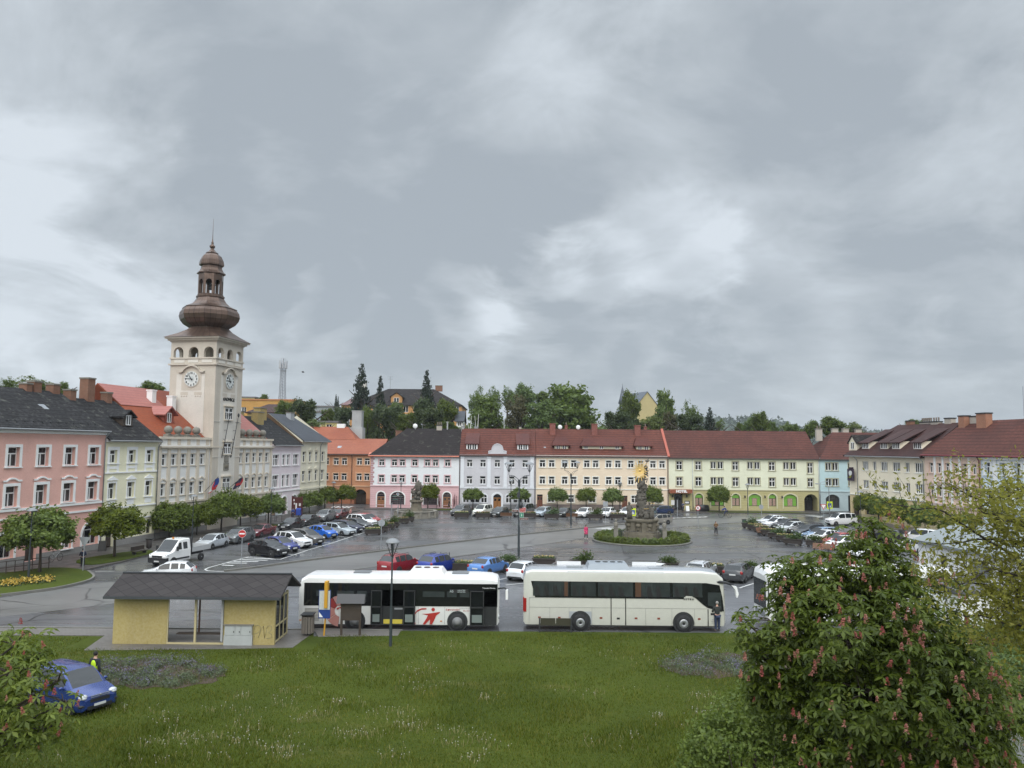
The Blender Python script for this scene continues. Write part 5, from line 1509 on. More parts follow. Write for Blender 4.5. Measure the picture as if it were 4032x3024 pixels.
def car_template(kind_, L_, W_, H_, hood, cowl, r0, r1, rx, rzz, belt, wr=.32, wf=.85, wb=3.45, clear=.2, tumble=.78, bulge=.06):
 """meshes of one body style. x from the nose backwards, y across, z up"""
 if kind_ in _cars: return _cars[kind_]
 hw = W_/2
 St = []      # x, zb, half width, belt z, top half width, top z
 def st(x, zb, w, zbelt, wt, zt): St.append((x, zb, w, zbelt, wt, zt))
 st(0.0, clear+.14, hw*.74, hood*.66, hw*.66, hood*.70)
 st(.07, clear+.03, hw*.90, hood*.78, hw*.74, hood*.82)
 st(.32, clear, hw*.985, hood*.88, hw*.80, hood*.92)
 st(cowl*.62, clear, hw, hood*.95, hw*.80, hood*1.0)
 st(cowl-.06, clear, hw, belt-.03, hw*.82, hood*1.05)
 st(cowl, clear, hw, belt-.01, hw*.83, hood*1.07)
 mx_ = (cowl+r0)/2
 st(mx_, clear, hw, belt, hw*(tumble+.04), (hood*1.07+H_-.05)/2+bulge)
 st(r0, clear, hw, belt+.01, hw*tumble, H_-.05)
 b_ = r0+(r1-r0)*.30
 st(b_-.05, clear, hw, belt+.02, hw*tumble, H_)
 st(b_+.05, clear, hw, belt+.02, hw*tumble, H_)
 c_ = r0+(r1-r0)*.72
 st(c_-.06, clear, hw, belt+.03, hw*(tumble-.01), H_-.01)
 st(c_+.06, clear, hw, belt+.03, hw*(tumble-.01), H_-.015)
 st(r1, clear, hw*.99, belt+.05, hw*(tumble-.03), H_-.06)
 st(rx, clear, hw*.97, min(rzz-.02, belt+.06), hw*.80, rzz)
 if L_-rx > .55: st(L_-.16, clear, hw*.95, rzz-.09, hw*.76, rzz-.02)
 st(L_-.06, clear+.05, hw*.92, rzz-.16, hw*.74, rzz-.12)
 st(L_, clear+.14, hw*.84, rzz-.36, hw*.70, rzz-.32)
 rows_ = []
 for x, zb, w, zbelt, wt, zt in St:
  md = zb+(zbelt-zb)*.48
  rows_.append([(w*.90, zb), (w*.985, zb+(md-zb)*.45), (w, md), (w*.965, zbelt), (wt, zt-.045), (wt*.90, zt-.008), (0, zt+.012)])
 body, ws, rw, sl, sr = MB(), MB(), MB(), MB(), MB()
 nS = len(St)
 iw = 5                                 # cowl
 ir = 12                                # roof rear end
 for i in range(nS-1):
  for s_ in (1, -1):
   a, b = rows_[i], rows_[i+1]
   xa, xb = St[i][0], St[i+1][0]
   for j in range(6):
    q = [(xa, s_*a[j][0], a[j][1]), (xb, s_*b[j][0], b[j][1]), (xb, s_*b[j+1][0], b[j+1][1]), (xa, s_*a[j+1][0], a[j+1][1])]
    f = (0, 1, 2, 3) if s_ < 0 else (3, 2, 1, 0)
    t = body
    if j == 5 and iw <= i < 7: t = ws
    elif j == 5 and i == ir: t = rw
    elif j == 3 and (6 <= i < 8 or i == 9 or i == 11) : t = sl if s_ > 0 else sr
    elif j == 3 and i == 5: t = body
    if kind_.startswith('panel') and j == 3 and i >= 9: t = body
    t.add(q, [f], 0, True)
 for i in (0, nS-1):
  r = rows_[i]; x = St[i][0]
  pts = [(x, y, z) for y, z in r]+[(x, -y, z) for y, z in r[::-1][1:]]
  body.add(pts, [tuple(range(len(pts)))[::(1 if i else -1)]], 0)
 # floor
 body.add([(St[1][0], hw*.8, clear+.06), (L_-.1, hw*.8, clear+.06), (L_-.1, -hw*.8, clear+.06), (St[1][0], -hw*.8, clear+.06)], [(0, 1, 2, 3)], 1)
 # wheel arches, sills and bumpers in black
 tr = MB()
 for x in (wf, wb):
  for s_ in (1, -1):
   tr.cyl((x, s_*(hw-.18), wr), (x, s_*(hw+.006), wr), wr*1.16, n=18, smooth=False)
 tr.box(wf+wr, wb-wr, -hw*.985, hw*.985, clear-.03, clear+.05)
 tr.box(-.012, .1, -hw*.62, hw*.62, clear+.08, clear+.24)
 tr.box(L_-.1, L_+.012, -hw*.72, hw*.72, clear+.06, clear+.2)
 gr = MB(); gr.box(-.018, .09, -hw*.48, hw*.48, hood*.56, hood*.70)
 hl = MB(); hl.ball((.13, 0, 0), .15, 8, 0, (1.2, 1.15, .58))
 tl = MB(); tl.ball((0, 0, 0), .13, 8, 0, (.55, 1.0, 1.15))
 mi = MB(); mi.ball((0, 0, 0), .1, 8, 0, (.7, 1.15, .8)); mi.box(-.03, .03, -.16, 0, -.06, -.01)
 pl = MB(); pl.box(-.02, .0, -.26, .26, 0, .11)
 def fin(m, nm, *mats):
  me = m.mesh(nm, mats)
  for p in me.polygons: pass
  import bmesh
  bm = bmesh.new(); bm.from_mesh(me)
  bmesh.ops.remove_doubles(bm, verts=bm.verts, dist=.0005)
  for e_ in bm.edges:
   if len(e_.link_faces) == 2 and e_.calc_face_angle(0) > radians(33): e_.smooth = False
  bm.to_mesh(me); bm.free()
  return me
 d = dict(L=L_, W=W_, H=H_, hood=hood, rz=rzz, belt=belt, cowl=cowl, wr=wr, wf=wf, wb=wb, clear=clear, rx=rx,
             body=body, ws=fin(ws, 'windscreen', GLS), rw=fin(rw, 'rear_window', GLS), sl=fin(sl, 'side_window', GLS), sr=fin(sr, 'side_window', GLS),
             trim=tr.mesh('lower_trim', TRIMB), grille=gr.mesh('grille', TRIMB), hl=hl.mesh('headlight', HLAMP), tl=tl.mesh('tail_light', TLAMP),
             mirror=mi, plate=pl.mesh('number_plate', PLATE), fin=fin, rails=None)
 _cars[kind_] = d
 return d
STY = {
 'hatch': (4.15, 1.76, 1.47, .86, 1.12, 1.95, 3.55, 3.98, 1.02, .95, .31, .82, 3.40),
 'city': (3.55, 1.66, 1.46, .90, .88, 1.60, 3.02, 3.42, 1.06, .98, .29, .66, 3.02),
 'estate': (4.65, 1.80, 1.48, .87, 1.25, 2.08, 4.22, 4.52, 1.06, .96, .32, .93, 3.68),
 'suv': (4.45, 1.84, 1.66, 1.00, 1.15, 1.92, 3.85, 4.28, 1.20, 1.10, .36, .88, 3.55),
 'coupe_suv': (4.35, 1.82, 1.56, .98, 1.18, 1.95, 3.30, 4.08, 1.18, 1.06, .36, .88, 3.55),
 'sedan': (4.62, 1.78, 1.46, .86, 1.25, 2.05, 3.42, 3.98, 1.06, .95, .32, .92, 3.62),
 'mpv': (4.40, 1.80, 1.66, .98, .98, 1.85, 3.95, 4.26, 1.12, 1.04, .33, .85, 3.55),
 'van': (4.40, 1.78, 1.80, 1.06, .92, 1.68, 4.05, 4.30, 1.15, 1.10, .32, .80, 3.60),
 'bus_van': (5.0, 1.92, 1.95, 1.12, .85, 1.72, 4.70, 4.90, 1.22, 1.16, .34, .95, 4.05),
}
def style(k):
 return car_template(k, *STY[k])
def car(k, label, cat, loc, hd, col, name='parked_car', group='cars parked round the square', rails=False, plate_='both', metal=.15, lamps=False, small=False):
 """hd: compass heading of the nose as a direction vector (x, y)"""
 d = style(k)
 rz_ = atan2(hd[1], hd[0])+pi           # nose at local x=0, tail at +x
 t = thing(name, label, cat, (loc[0], loc[1], loc[2] if len(loc) > 2 else 0), rz_, group)
 pm = paint('car_paint_%02x%02x%02x' % tuple(int(255*min(1, max(0, c))) for c in col), col, metal)
 key = (k, pm.name)
 if key not in _cars:
  b = MB(); b.v, b.f, b.mi, b.sm = d['body'].v, d['body'].f, d['body'].mi, d['body'].sm
  me = d['fin'](b, 'body', pm, TRIMB)
  q = MB(); q.v, q.f, q.mi, q.sm = d['mirror'].v, d['mirror'].f, d['mirror'].mi, d['mirror'].sm
  _cars[key] = (me, q.mesh('mirror', pm))
 me, mi = _cars[key]
 cx_ = d['L']/2
 def at_(nm, mesh, x, y, z, rot=(0, 0, 0), par=None, sc=None):
  return ob(nm, mesh, par or t, (x-cx_, y, z), rot, sc)
 at_('body', me, 0, 0, 0)
 for nm, q in (('windscreen', 'ws'), ('rear_window', 'rw'), ('side_window', 'sl'), ('side_window', 'sr')): at_(nm, d[q], 0, 0, 0)
 at_('lower_trim', d['trim'], 0, 0, 0); at_('grille', d['grille'], 0, 0, 0)
 hw = d['W']/2
 ty, rm = wheel_meshes(d['wr'])
 for x in (d['wf'], d['wb']):
  for s_ in (1, -1):
   w = at_('wheel', ty, x, s_*(hw-.075), d['wr'], (-s_*pi/2, 0, 0))
   ob('rim', rm, w)
 for s_ in (1, -1):
  h_ = at_('headlight', d['hl'], .04, s_*hw*.70, d['hood']*.775, (0, 0, s_*.35))
  at_('tail_light', d['tl'], d['L']-.07, s_*hw*.80, d['rz']-.17)
  at_('mirror', mi, d['cowl']+.32, s_*(hw+.1), d['belt']+.07, (0, 0, 0 if s_ > 0 else pi))
 at_('number_plate', d['plate'], -.012, 0, d['clear']+.2)
 at_('number_plate', d['plate'], d['L']+.0, 0, d['rz']*.62 if k not in ('van', 'bus_van') else .7, (0, 0, pi))
 if rails:
  m = MB()
  for s_ in (1, -1): m.path([(1.75-cx_, s_*hw*.66, d['H']-.04), (1.95-cx_, s_*hw*.66, d['H']+.055), (d['rx']-.75-cx_, s_*hw*.65, d['H']+.045), (d['rx']-.5-cx_, s_*hw*.65, d['H']-.06)], [.022]*4, 4)
  m.build('roof_rail', TRIMB, t)
 return t
# headings
HL = Vector((-sin(radians(10.8)), -cos(radians(10.8))))     # along the left row, towards us
def place(pf, pb, side, k):
 """centre of a car from the photo pixels of two wheels' feet on one side: front, back; side +1 = its left flank seen"""
 a, b = G(*pf), G(*pb)
 hd = Vector((a.x-b.x, a.y-b.y)).normalized()
 d = style(k)
 lf = Vector((-hd.y, hd.x))
 mid = Vector(((a.x+b.x)/2, (a.y+b.y)/2))
 # middle of the wheelbase to the middle of the body
 off = (d['wf']+d['wb'])/2-d['L']/2
 return mid-lf*side*(d['W']/2-.1)-hd*off*0, hd
def by_front(px, hd, k):
 """centre of a car from the photo pixel under the middle of its nose"""
 a = G(*px); d = style(k); hd = Vector(hd).normalized()
 return Vector((a.x, a.y))-hd*d['L']/2, hd
def by_rear(px, hd, k):
 a = G(*px); d = style(k); hd = Vector(hd).normalized()
 return Vector((a.x, a.y))+hd*d['L']/2, hd
BLK, DGR, SIL, WHT = (.012, .012, .014), (.045, .048, .052), (.42, .44, .46), (.78, .78, .78)
# lane along the left row (their left flank shows)
for lab, k, pf, col, rl in (
  ('silver small hatchback parked behind the white flatbed truck', 'hatch', k8(1080, 288), (.50, .53, .55), 0),
  ('grey SUV parked between the silver hatchback and the dark red sedan', 'suv', k8(1345, 232), (.13, .14, .145), 1),
  ('dark red sedan parked in the lane before the town hall', 'sedan', k148(150, 1085), (.13, .014, .022), 0),
  ('black liftback parked before the lilac house', 'sedan', k148(660, 962), BLK, 0),
  ('old black sedan parked behind the black liftback', 'sedan', k148(930, 897), (.02, .021, .02), 0),
  ('grey SUV with black grille parked beside the far end trees', 'suv', k148(1225, 828), (.17, .175, .18), 0),
  ('old dark red hatchback last in the lane of the left row', 'hatch', k148(1448, 790), (.12, .014, .018), 0)):
 p, hd = by_front(pf, HL, k)
 car(k, lab, 'car', p, hd, col, rails=bool(rl))
# second row, noses towards the fountain square
p_, HD2 = place(k48(362, 642), k48(170, 622), -1, 'coupe_suv')
HD2 = Vector((.86, -.51)).normalized()
for lab, k, pf, col, rl in (
  ('black coupe SUV first in the row beside the hatched marking', 'coupe_suv', k48(500, 632), BLK, 0),
  ('dark blue hatchback second in the row beside the black coupe SUV', 'hatch', k48(622, 577), (.018, .03, .20), 0),
  ('white crossover with black trim third in the row', 'suv', k48(768, 530), WHT, 1),
  ('brownish grey minivan fourth in the row, beside the white crossover', 'mpv', k48(915, 492), (.10, .092, .085), 0),
  ('bright blue city car in the middle of the row', 'city', k48(1075, 418), (.015, .13, .58), 0),
  ('pale silver blue estate next to the bright blue city car', 'estate', k48(1290, 385), (.42, .47, .50), 1),
  ('navy blue estate behind the pale silver blue estate', 'estate', k48(1390, 350), (.012, .014, .045), 0),
  ('dark grey hatchback between the navy estate and a white minivan', 'hatch', k48(1490, 318), (.055, .058, .06), 0),
  ('white minivan next to last in the row by the planters', 'mpv', k48(1540, 285), WHT, 0),
  ('bright red hatchback last in the row, half hidden by the white minivan', 'hatch', k48(1600, 252), (.36, .014, .02), 0)):
 p, hd = by_front(pf, HD2, k)
 car(k, lab, 'car', p, hd, col, rails=bool(rl))
# far row before the light grey and peach houses
HF = Vector((-sin(radians(24)), -cos(radians(24))))
for lab, k, pf, col, rl in (
  ('dark grey off-roader parked right of the fountain', 'suv', k5(92, 1358), (.11, .115, .12), 1),
  ('white and yellow delivery estate parked beside the dark grey off-roader', 'van', k5(295, 1362), (.74, .74, .66), 0),
  ('black hatchback parked behind a wooden bench', 'hatch', k5(455, 1366), (.03, .035, .034), 0),
  ('large grey passenger van parked before the light grey house', 'bus_van', k5(668, 1364), (.16, .165, .17), 0),
  ('silver blue estate parked right of the large grey van', 'estate', k5(850, 1366), (.36, .42, .47), 0),
  ('small black hatchback parked left of a bench and the white estate', 'city', k5(1062, 1368), (.018, .018, .02), 0),
  ('white estate with black grille parked behind a bench', 'estate', k5(1238, 1374), WHT, 0),
  ('white older estate parked behind the square blank sign', 'estate', k5(1452, 1372), WHT, 0),
  ('white small car half hidden by the column statue', 'hatch', k5(1645, 1366), WHT, 0),
  ('teal grey hatchback hidden behind the column base', 'hatch', k5(1850, 1366), (.20, .26, .27), 0)):
 p, hd = by_front(pf, HF, k)
 car(k, lab, 'car', p, hd, col, rails=bool(rl), group='cars parked before the far row')
p = G(*zz(2330, 1780, .2291)(1150, 1080))
car('estate', 'dark blue estate parked before the peach house right of the column', 'car', (p.x+.3, p.y+.9), (-.93, -.36), (.012, .028, .085), group='cars parked before the far row')
p = G(*zz(2330, 1780, .2291)(1165, 1255))
car('estate', 'beige grey estate driving past the column to the crossing', 'car', (p.x-.2, p.y+1.0), (-.86, -.5), (.27, .255, .23), 'moving_car', 'cars driving on the square', rails=True)
# near row behind the buses, tails towards us
HN = Vector((sin(radians(29)), cos(radians(29))))
kb1 = zz(1100, 2150, .40687)
for lab, k, pf, col, rl in (
  ('red SUV parked behind the roof of the low floor bus', 'suv', kb1(1012, 290), (.26, .014, .018), 1),
  ('deep blue SUV with silver roof rails beside the red SUV', 'suv', kb1(1395, 292), (.012, .035, .26), 1),
  ('light blue sedan parked behind the front of the low floor bus', 'sedan', kb1(1890, 302), (.09, .22, .52), 0),
  ('white hatchback with red tail lamps beside the light blue sedan', 'hatch', kc(55, 310), (.72, .74, .76), 0),
  ('dark estate whose roof shows over the rear of the white coach', 'estate', kc(420, 318), (.03, .03, .035), 0),
  ('white hatchback hidden behind the middle of the coach roof', 'hatch', kc(1230, 330), WHT, 0),
  ('silver estate with roof rails behind the front of the coach roof', 'estate', kc(1620, 312), (.58, .60, .62), 1),
  ('dark grey estate parked between two planters right of the coach', 'estate', kc(1955, 328), (.05, .052, .056), 1)):
 p, hd = by_rear(pf, HN, k)
 car(k, lab, 'car', p, hd, col, rails=bool(rl), group='cars parked behind the buses')
# right hand row, noses to the left
kr7 = zz(2850, 1950, .27125)
HR = Vector((-cos(radians(20)), -sin(radians(20))))
for lab, k, pf, col, rl in (
  ('silver white sedan farthest in the right hand row', 'sedan', kr7(515, 440), (.62, .64, .66), 0),
  ('white hatchback second in the right hand row', 'hatch', kr7(590, 480), (.74, .75, .76), 0),
  ('black hatchback squeezed between white and silver cars', 'hatch', kr7(735, 500), (.03, .03, .034), 0),
  ('silver hatchback in the middle of the right hand row', 'hatch', kr7(805, 548), (.52, .54, .55), 0),
  ('brown grey estate behind the black SUV', 'estate', kr7(1000, 572), (.12, .11, .105), 1),
  ('black SUV with silver roof rails and bright wheels', 'suv', kr7(1035, 620), (.02, .024, .03), 1),
  ('light steel blue estate beside the black SUV', 'estate', kr7(1185, 650), (.22, .32, .46), 0),
  ('white sedan beside the red car in the right hand row', 'sedan', kr7(1250, 690), WHT, 0),
  ('red hatchback in the right hand row by the chestnut tree', 'hatch', kr7(1450, 740), (.36, .016, .016), 0),
  ('white car nearest the chestnut tree in the right hand row', 'hatch', kr7(1510, 790), WHT, 0)):
 p, hd = by_front(pf, HR, k)
 car(k, lab, 'car', p, hd, col, rails=bool(rl), group='cars parked in the right hand row')
p, hd = place(kr7(1572, 448), kr7(1900, 440), 1, 'van')
car('van', 'white van with side windows driving in by the yellow crossing sign', 'van', (p.x+.2, p.y), (-.97, -.2), WHT, 'moving_van', 'cars driving on the square')
kr4 = zz(3350, 1900, .30832)
for lab, k, pf, hdv, col in (
  ('white van with dark rear window parked under the right hand trees', 'van', (1040, 800), (-.55, .83), WHT),
  ('white sedan behind the chestnut tree top, tail towards us', 'sedan', (940, 905), (-.5, .86), (.72, .73, .74)),
  ('dark blue grey hatchback by the right hand pavement', 'hatch', (1190, 905), (-.35, .94), (.06, .075, .10)),
  ('silver hatchback by the right hand pavement behind thin leaves', 'hatch', (1340, 960), (-.93, -.36), (.50, .53, .56)),
  ('white car glimpsed low between the chestnut branches', 'hatch', (330, 960), (-.9, -.4), WHT),
  ('dark car under the trees left of the white van', 'hatch', (610, 760), (-.5, .86), (.03, .03, .035))):
 a = G(*kr4(*pf)); hv = Vector(hdv).normalized()
 car(k, lab, 'car', (a.x+hv.x*1.2, a.y+hv.y*1.2), hv, col, group='cars parked under the right hand trees')
# white car passing behind the shelter
car('hatch', 'white hatchback driving left behind the bus shelter roof', 'car', (G(660, 2283).x, G(660, 2283).y), (-.985, -.17), (.76, .77, .78), 'moving_car', 'cars driving on the square')
# blue van on the lawn
p = G(268, 2822)
hd = Vector((.86, -.5)).normalized(); lf = Vector((-hd.y, hd.x))
c = Vector((p.x, p.y))+lf*(-.0)+Vector((-1.35*hd.x, -1.35*hd.y))+lf*.85
bv = car('van', 'blue van parked on the lawn behind the red flowering branches', 'van', (c.x, c.y, .03), hd, (.018, .045, .20), 'parked_van', 'cars parked round the square')
bv.scale = (.95, .95, .87)
m = MB()
for z in (.80, .87): m.box(-2.235, -2.20, -.42, .42, z, z+.025)
m.ball((-2.235, 0, .86), .05, 6, 0, (.3, 1, 1.3)); m.build('grille_bar', RIM, bv)
for s_ in (1, -1):
 m = MB(); m.ball((-2.03, s_*.66, .86), .2, 10, 0, (.75, 1.0, .62)); m.build('headlight', HLAMP, bv)
 m = MB(); m.ball((-2.06, s_*.68, .48), .2, 8, 0, (.75, 1.1, .55)); m.build('bumper_corner', TRIMB, bv)
m = MB(); m.path([(-1.25, -.7, 1.1), (-1.2, 0, 1.14), (-1.25, .7, 1.1)], [.035]*3, 5); m.build('wiper_cowl', TRIMB, bv)
m = MB(); m.box(-.9, 1.6, -.905, -.893, .56, .66); m.box(-.9, 1.6, .893, .905, .56, .66); m.build('side_moulding', TRIMB, bv)
# ---- flatbed truck ------------------------------------------------------
def truck():
 a = G(*k8(655, 446)); hd = Vector((-.30, -.955)).normalized()
 L_ = 5.9
 t = thing('flatbed_truck', 'white crew cab flatbed truck with amber beacon in the lane', 'truck', (a.x-hd.x*L_/2, a.y-hd.y*L_/2, 0), atan2(hd[1], hd[0])+pi, 'cars driving on the square')
 wp = paint('truck_white', (.78, .78, .77))
 secs = [(0, .5, .86, .95, .98), (.12, .35, .97, 1.05, 1.1), (.75, .32, 1.0, 1.18, 1.22), (1.0, .32, 1.0, 1.25, 1.42), (1.75, .32, 1.0, 1.28, 2.2), (2.1, .32, 1.0, 1.28, 2.27), (3.1, .32, 1.0, 1.28, 2.27), (3.15, .32, 1.0, 1.28, 2.24)]
 b, g, sd_ = MB(), MB(), MB()
 R_ = []
 for x, zb, w, zs_, zt in secs:
  R_.append([(w*.95, zb), (w, zb+.3), (w, zs_), (w*.86, zt-.06), (w*.78, zt), (0, zt+.02)])
 for i in range(len(secs)-1):
  for s_ in (1, -1):
   for j in range(5):
    A_, B_ = R_[i], R_[i+1]
    q = [(secs[i][0]-L_/2, s_*A_[j][0], A_[j][1]), (secs[i+1][0]-L_/2, s_*B_[j][0], B_[j][1]), (secs[i+1][0]-L_/2, s_*B_[j+1][0], B_[j+1][1]), (secs[i][0]-L_/2, s_*A_[j+1][0], A_[j+1][1])]
    tgt = g if (j == 4 and i in (2, 3)) else b
    tgt.add(q, [(0, 1, 2, 3) if s_ < 0 else (3, 2, 1, 0)], 0, j not in (2,))
 for i in (0, -1):
  pts = [(secs[i][0]-L_/2, y, z) for y, z in R_[i]]+[(secs[i][0]-L_/2, -y, z) for y, z in R_[i][::-1][1:]]
  b.add(pts, [tuple(range(len(pts)))[::(-1 if i == 0 else 1)]])
 b.build('cab', wp, t); g.build('windscreen', GLS, t)
 for s_ in (1, -1):
  m = MB()
  for xa, xb in ((1.35, 2.0), (2.2, 2.75)):
   y = lambda z: s_*(1.0-.14*(z-1.28)/.93+.006)
   za = 1.36
   xt = xa+.35 if xa < 1.5 else xa
   m.add([(xa-L_/2, y(za), za), (xb-L_/2, y(za), za), (xb-L_/2, y(1.98), 1.98), (xt-L_/2, y(1.98), 1.98)], [(0, 1, 2, 3)])
  m.build('side_window', GLS, t)
 m = MB(); m.box(-L_/2-.04, -L_/2+.35, -.98, .98, .33, .78); m.box(-L_/2-.02, -L_/2+.2, -.55, .55, .8, .98); m.box(-L_/2+1.2, -L_/2+3.0, -1.015, 1.015, .5, .64)
 m.build('bumper', TRIMB, t)
 for s_ in (1, -1):
  ob('headlight', style('van')['hl'], t, (-L_/2+.12, s_*.76, 1.0), (0, 0, s_*.3), (1.3, 1.3, 1.5))
  m = MB(); m.box(-.05, .05, -.1, .1, -.2, .2); m.build('mirror', TRIMB, t, loc=(-L_/2+1.25, s_*1.15, 1.5))
 bd = MB(); bd.box(3.3-L_/2, L_/2, -1.05, 1.05, .95, 1.02); bd.box(3.3-L_/2, L_/2, -1.05, -1.0, 1.02, 1.4); bd.box(3.3-L_/2, L_/2, 1.0, 1.05, 1.02, 1.4); bd.box(L_/2-.05, L_/2, -1.0, 1.0, 1.02, 1.4)
 bd.build('flatbed', plain('alu_bed', (.45, .46, .46), .5, .2), t)
 m = MB(); m.box(3.22-L_/2, 3.3-L_/2, -1.05, 1.05, .95, 2.35); m.box(3.2-L_/2, L_/2-.3, -.4, .4, .6, .9); m.build('headboard', TRIMB, t)
 m = MB(); m.cyl((1.95-L_/2, 0, 2.27), (1.95-L_/2, 0, 2.42), .09, n=10); m.build('beacon', LED, t)
 ty, rm = wheel_meshes(.34, .22)
 for x in (.95, 4.7):
  for s_ in (1, -1):
   w = ob('wheel', ty, t, (x-L_/2, s_*.9, .34), (-s_*pi/2, 0, 0)); ob('rim', rm, w)
 for s_ in (1, -1):
  m = MB(); m.cyl((.95-L_/2, s_*.8, .36), (.95-L_/2, s_*1.005, .36), .42, n=16, smooth=False); m.build('wheel_arch', TRIMB, t)
 ob('number_plate', style('van')['plate'], t, (-L_/2-.045, 0, .42))
truck()
# ---- buses -----------------------------------------------------------------
def bus_shell(t, L_, W_, H_, roofr, zb, zt_side, nose, tail, pm, roofm):
 """coach body: side walls, roof with rounded shoulders, raked nose; nose at +x"""
 hw = W_/2
 xs_ = [-L_/2, -L_/2+.12, -L_/2+.5, L_/2-1.4, L_/2-.5, L_/2-.12, L_/2]
 prof = []
 for i, x in enumerate(xs_):
  f = (x+L_/2)/L_
  dz = (tail[i] if i < 3 else 0)+(nose[i-3] if i >= 3 else 0)
  ins = {0: .12, 1: .03, 5: .06, 6: .22}.get(i, 0)
  w = hw-ins
  zt = H_-dz
  prof.append([(w*.97, zb+(.15 if i in (0, 6) else 0)), (w, zb+.3), (w, 1.3), (w*.985, zt-roofr), (w*.95, zt-roofr*.42), (w*.84, zt-.05), (0, zt)])
 b = MB()
 for i in range(len(xs_)-1):
  for s_ in (1, -1):
   for j in range(6):
    A_, B_ = prof[i], prof[i+1]
    b.add([(xs_[i], s_*A_[j][0], A_[j][1]), (xs_[i+1], s_*B_[j][0], B_[j][1]), (xs_[i+1], s_*B_[j+1][0], B_[j+1][1]), (xs_[i], s_*A_[j+1][0], A_[j+1][1])],
                      [(0, 1, 2, 3) if s_ < 0 else (3, 2, 1, 0)], 1 if j >= 5 else 0, True)
 for i in (0, -1):
  pts = [(xs_[i], y, z) for y, z in prof[i]]+[(xs_[i], -y, z) for y, z in prof[i][::-1][1:]]
  b.add(pts, [tuple(range(len(pts)))[::(1 if i else -1)]])
 me = style('van')['fin'](b, 'body', pm, roofm)
 return ob('body', me, t)
SEATM = plain('bus_seat', (.10, .11, .12), .9)
BGL = None
def _bgl():
 t = NT('coach_glass')
 p = t.n('ShaderNodeBsdfPrincipled', {'Base Color': (.012, .014, .016, 1), 'Roughness': .03, 'Specular IOR Level': .5})
 tr = t.n('ShaderNodeBsdfTransparent', {0: (.36, .40, .40, 1)})
 m = t.n('ShaderNodeMixShader', {0: .62, 1: tr.outputs[0], 2: p.outputs[0]})
 t.n('ShaderNodeOutputMaterial', {0: m.outputs[0]})
 return t.m
BGL = _bgl()
def bus_wheel(t, x, y, cap_, r=.49):
 ty, rm = wheel_meshes(r, .3)
 w = ob('wheel', ty, t, (x, y, r), (pi/2 if y < 0 else -pi/2, 0, 0))
 m = MB()
 if cap_: m.lathe([(.001, .1), (.12, .17), (.24, .175), (.30, .12), (.32, .1)], 20)
 else:
  m.lathe([(.31, .155), (.29, .13), (.27, .12), (.17, .10), (.15, .17), (.10, .2), (.001, .2)], 18)
  for i in range(10): m.cyl((.22*cos(i*.628), .22*sin(i*.628), 0), (.22*cos(i*.628), .22*sin(i*.628), .14), .02, n=5)
 m.build('hub_cap' if cap_ else 'rim', RIM if cap_ else plain('steel_wheel', (.20, .20, .20), .6), w)
def side_poly(pts, y, th=.012):
 m = MB(); m.xz(pts, y-th, y); return m
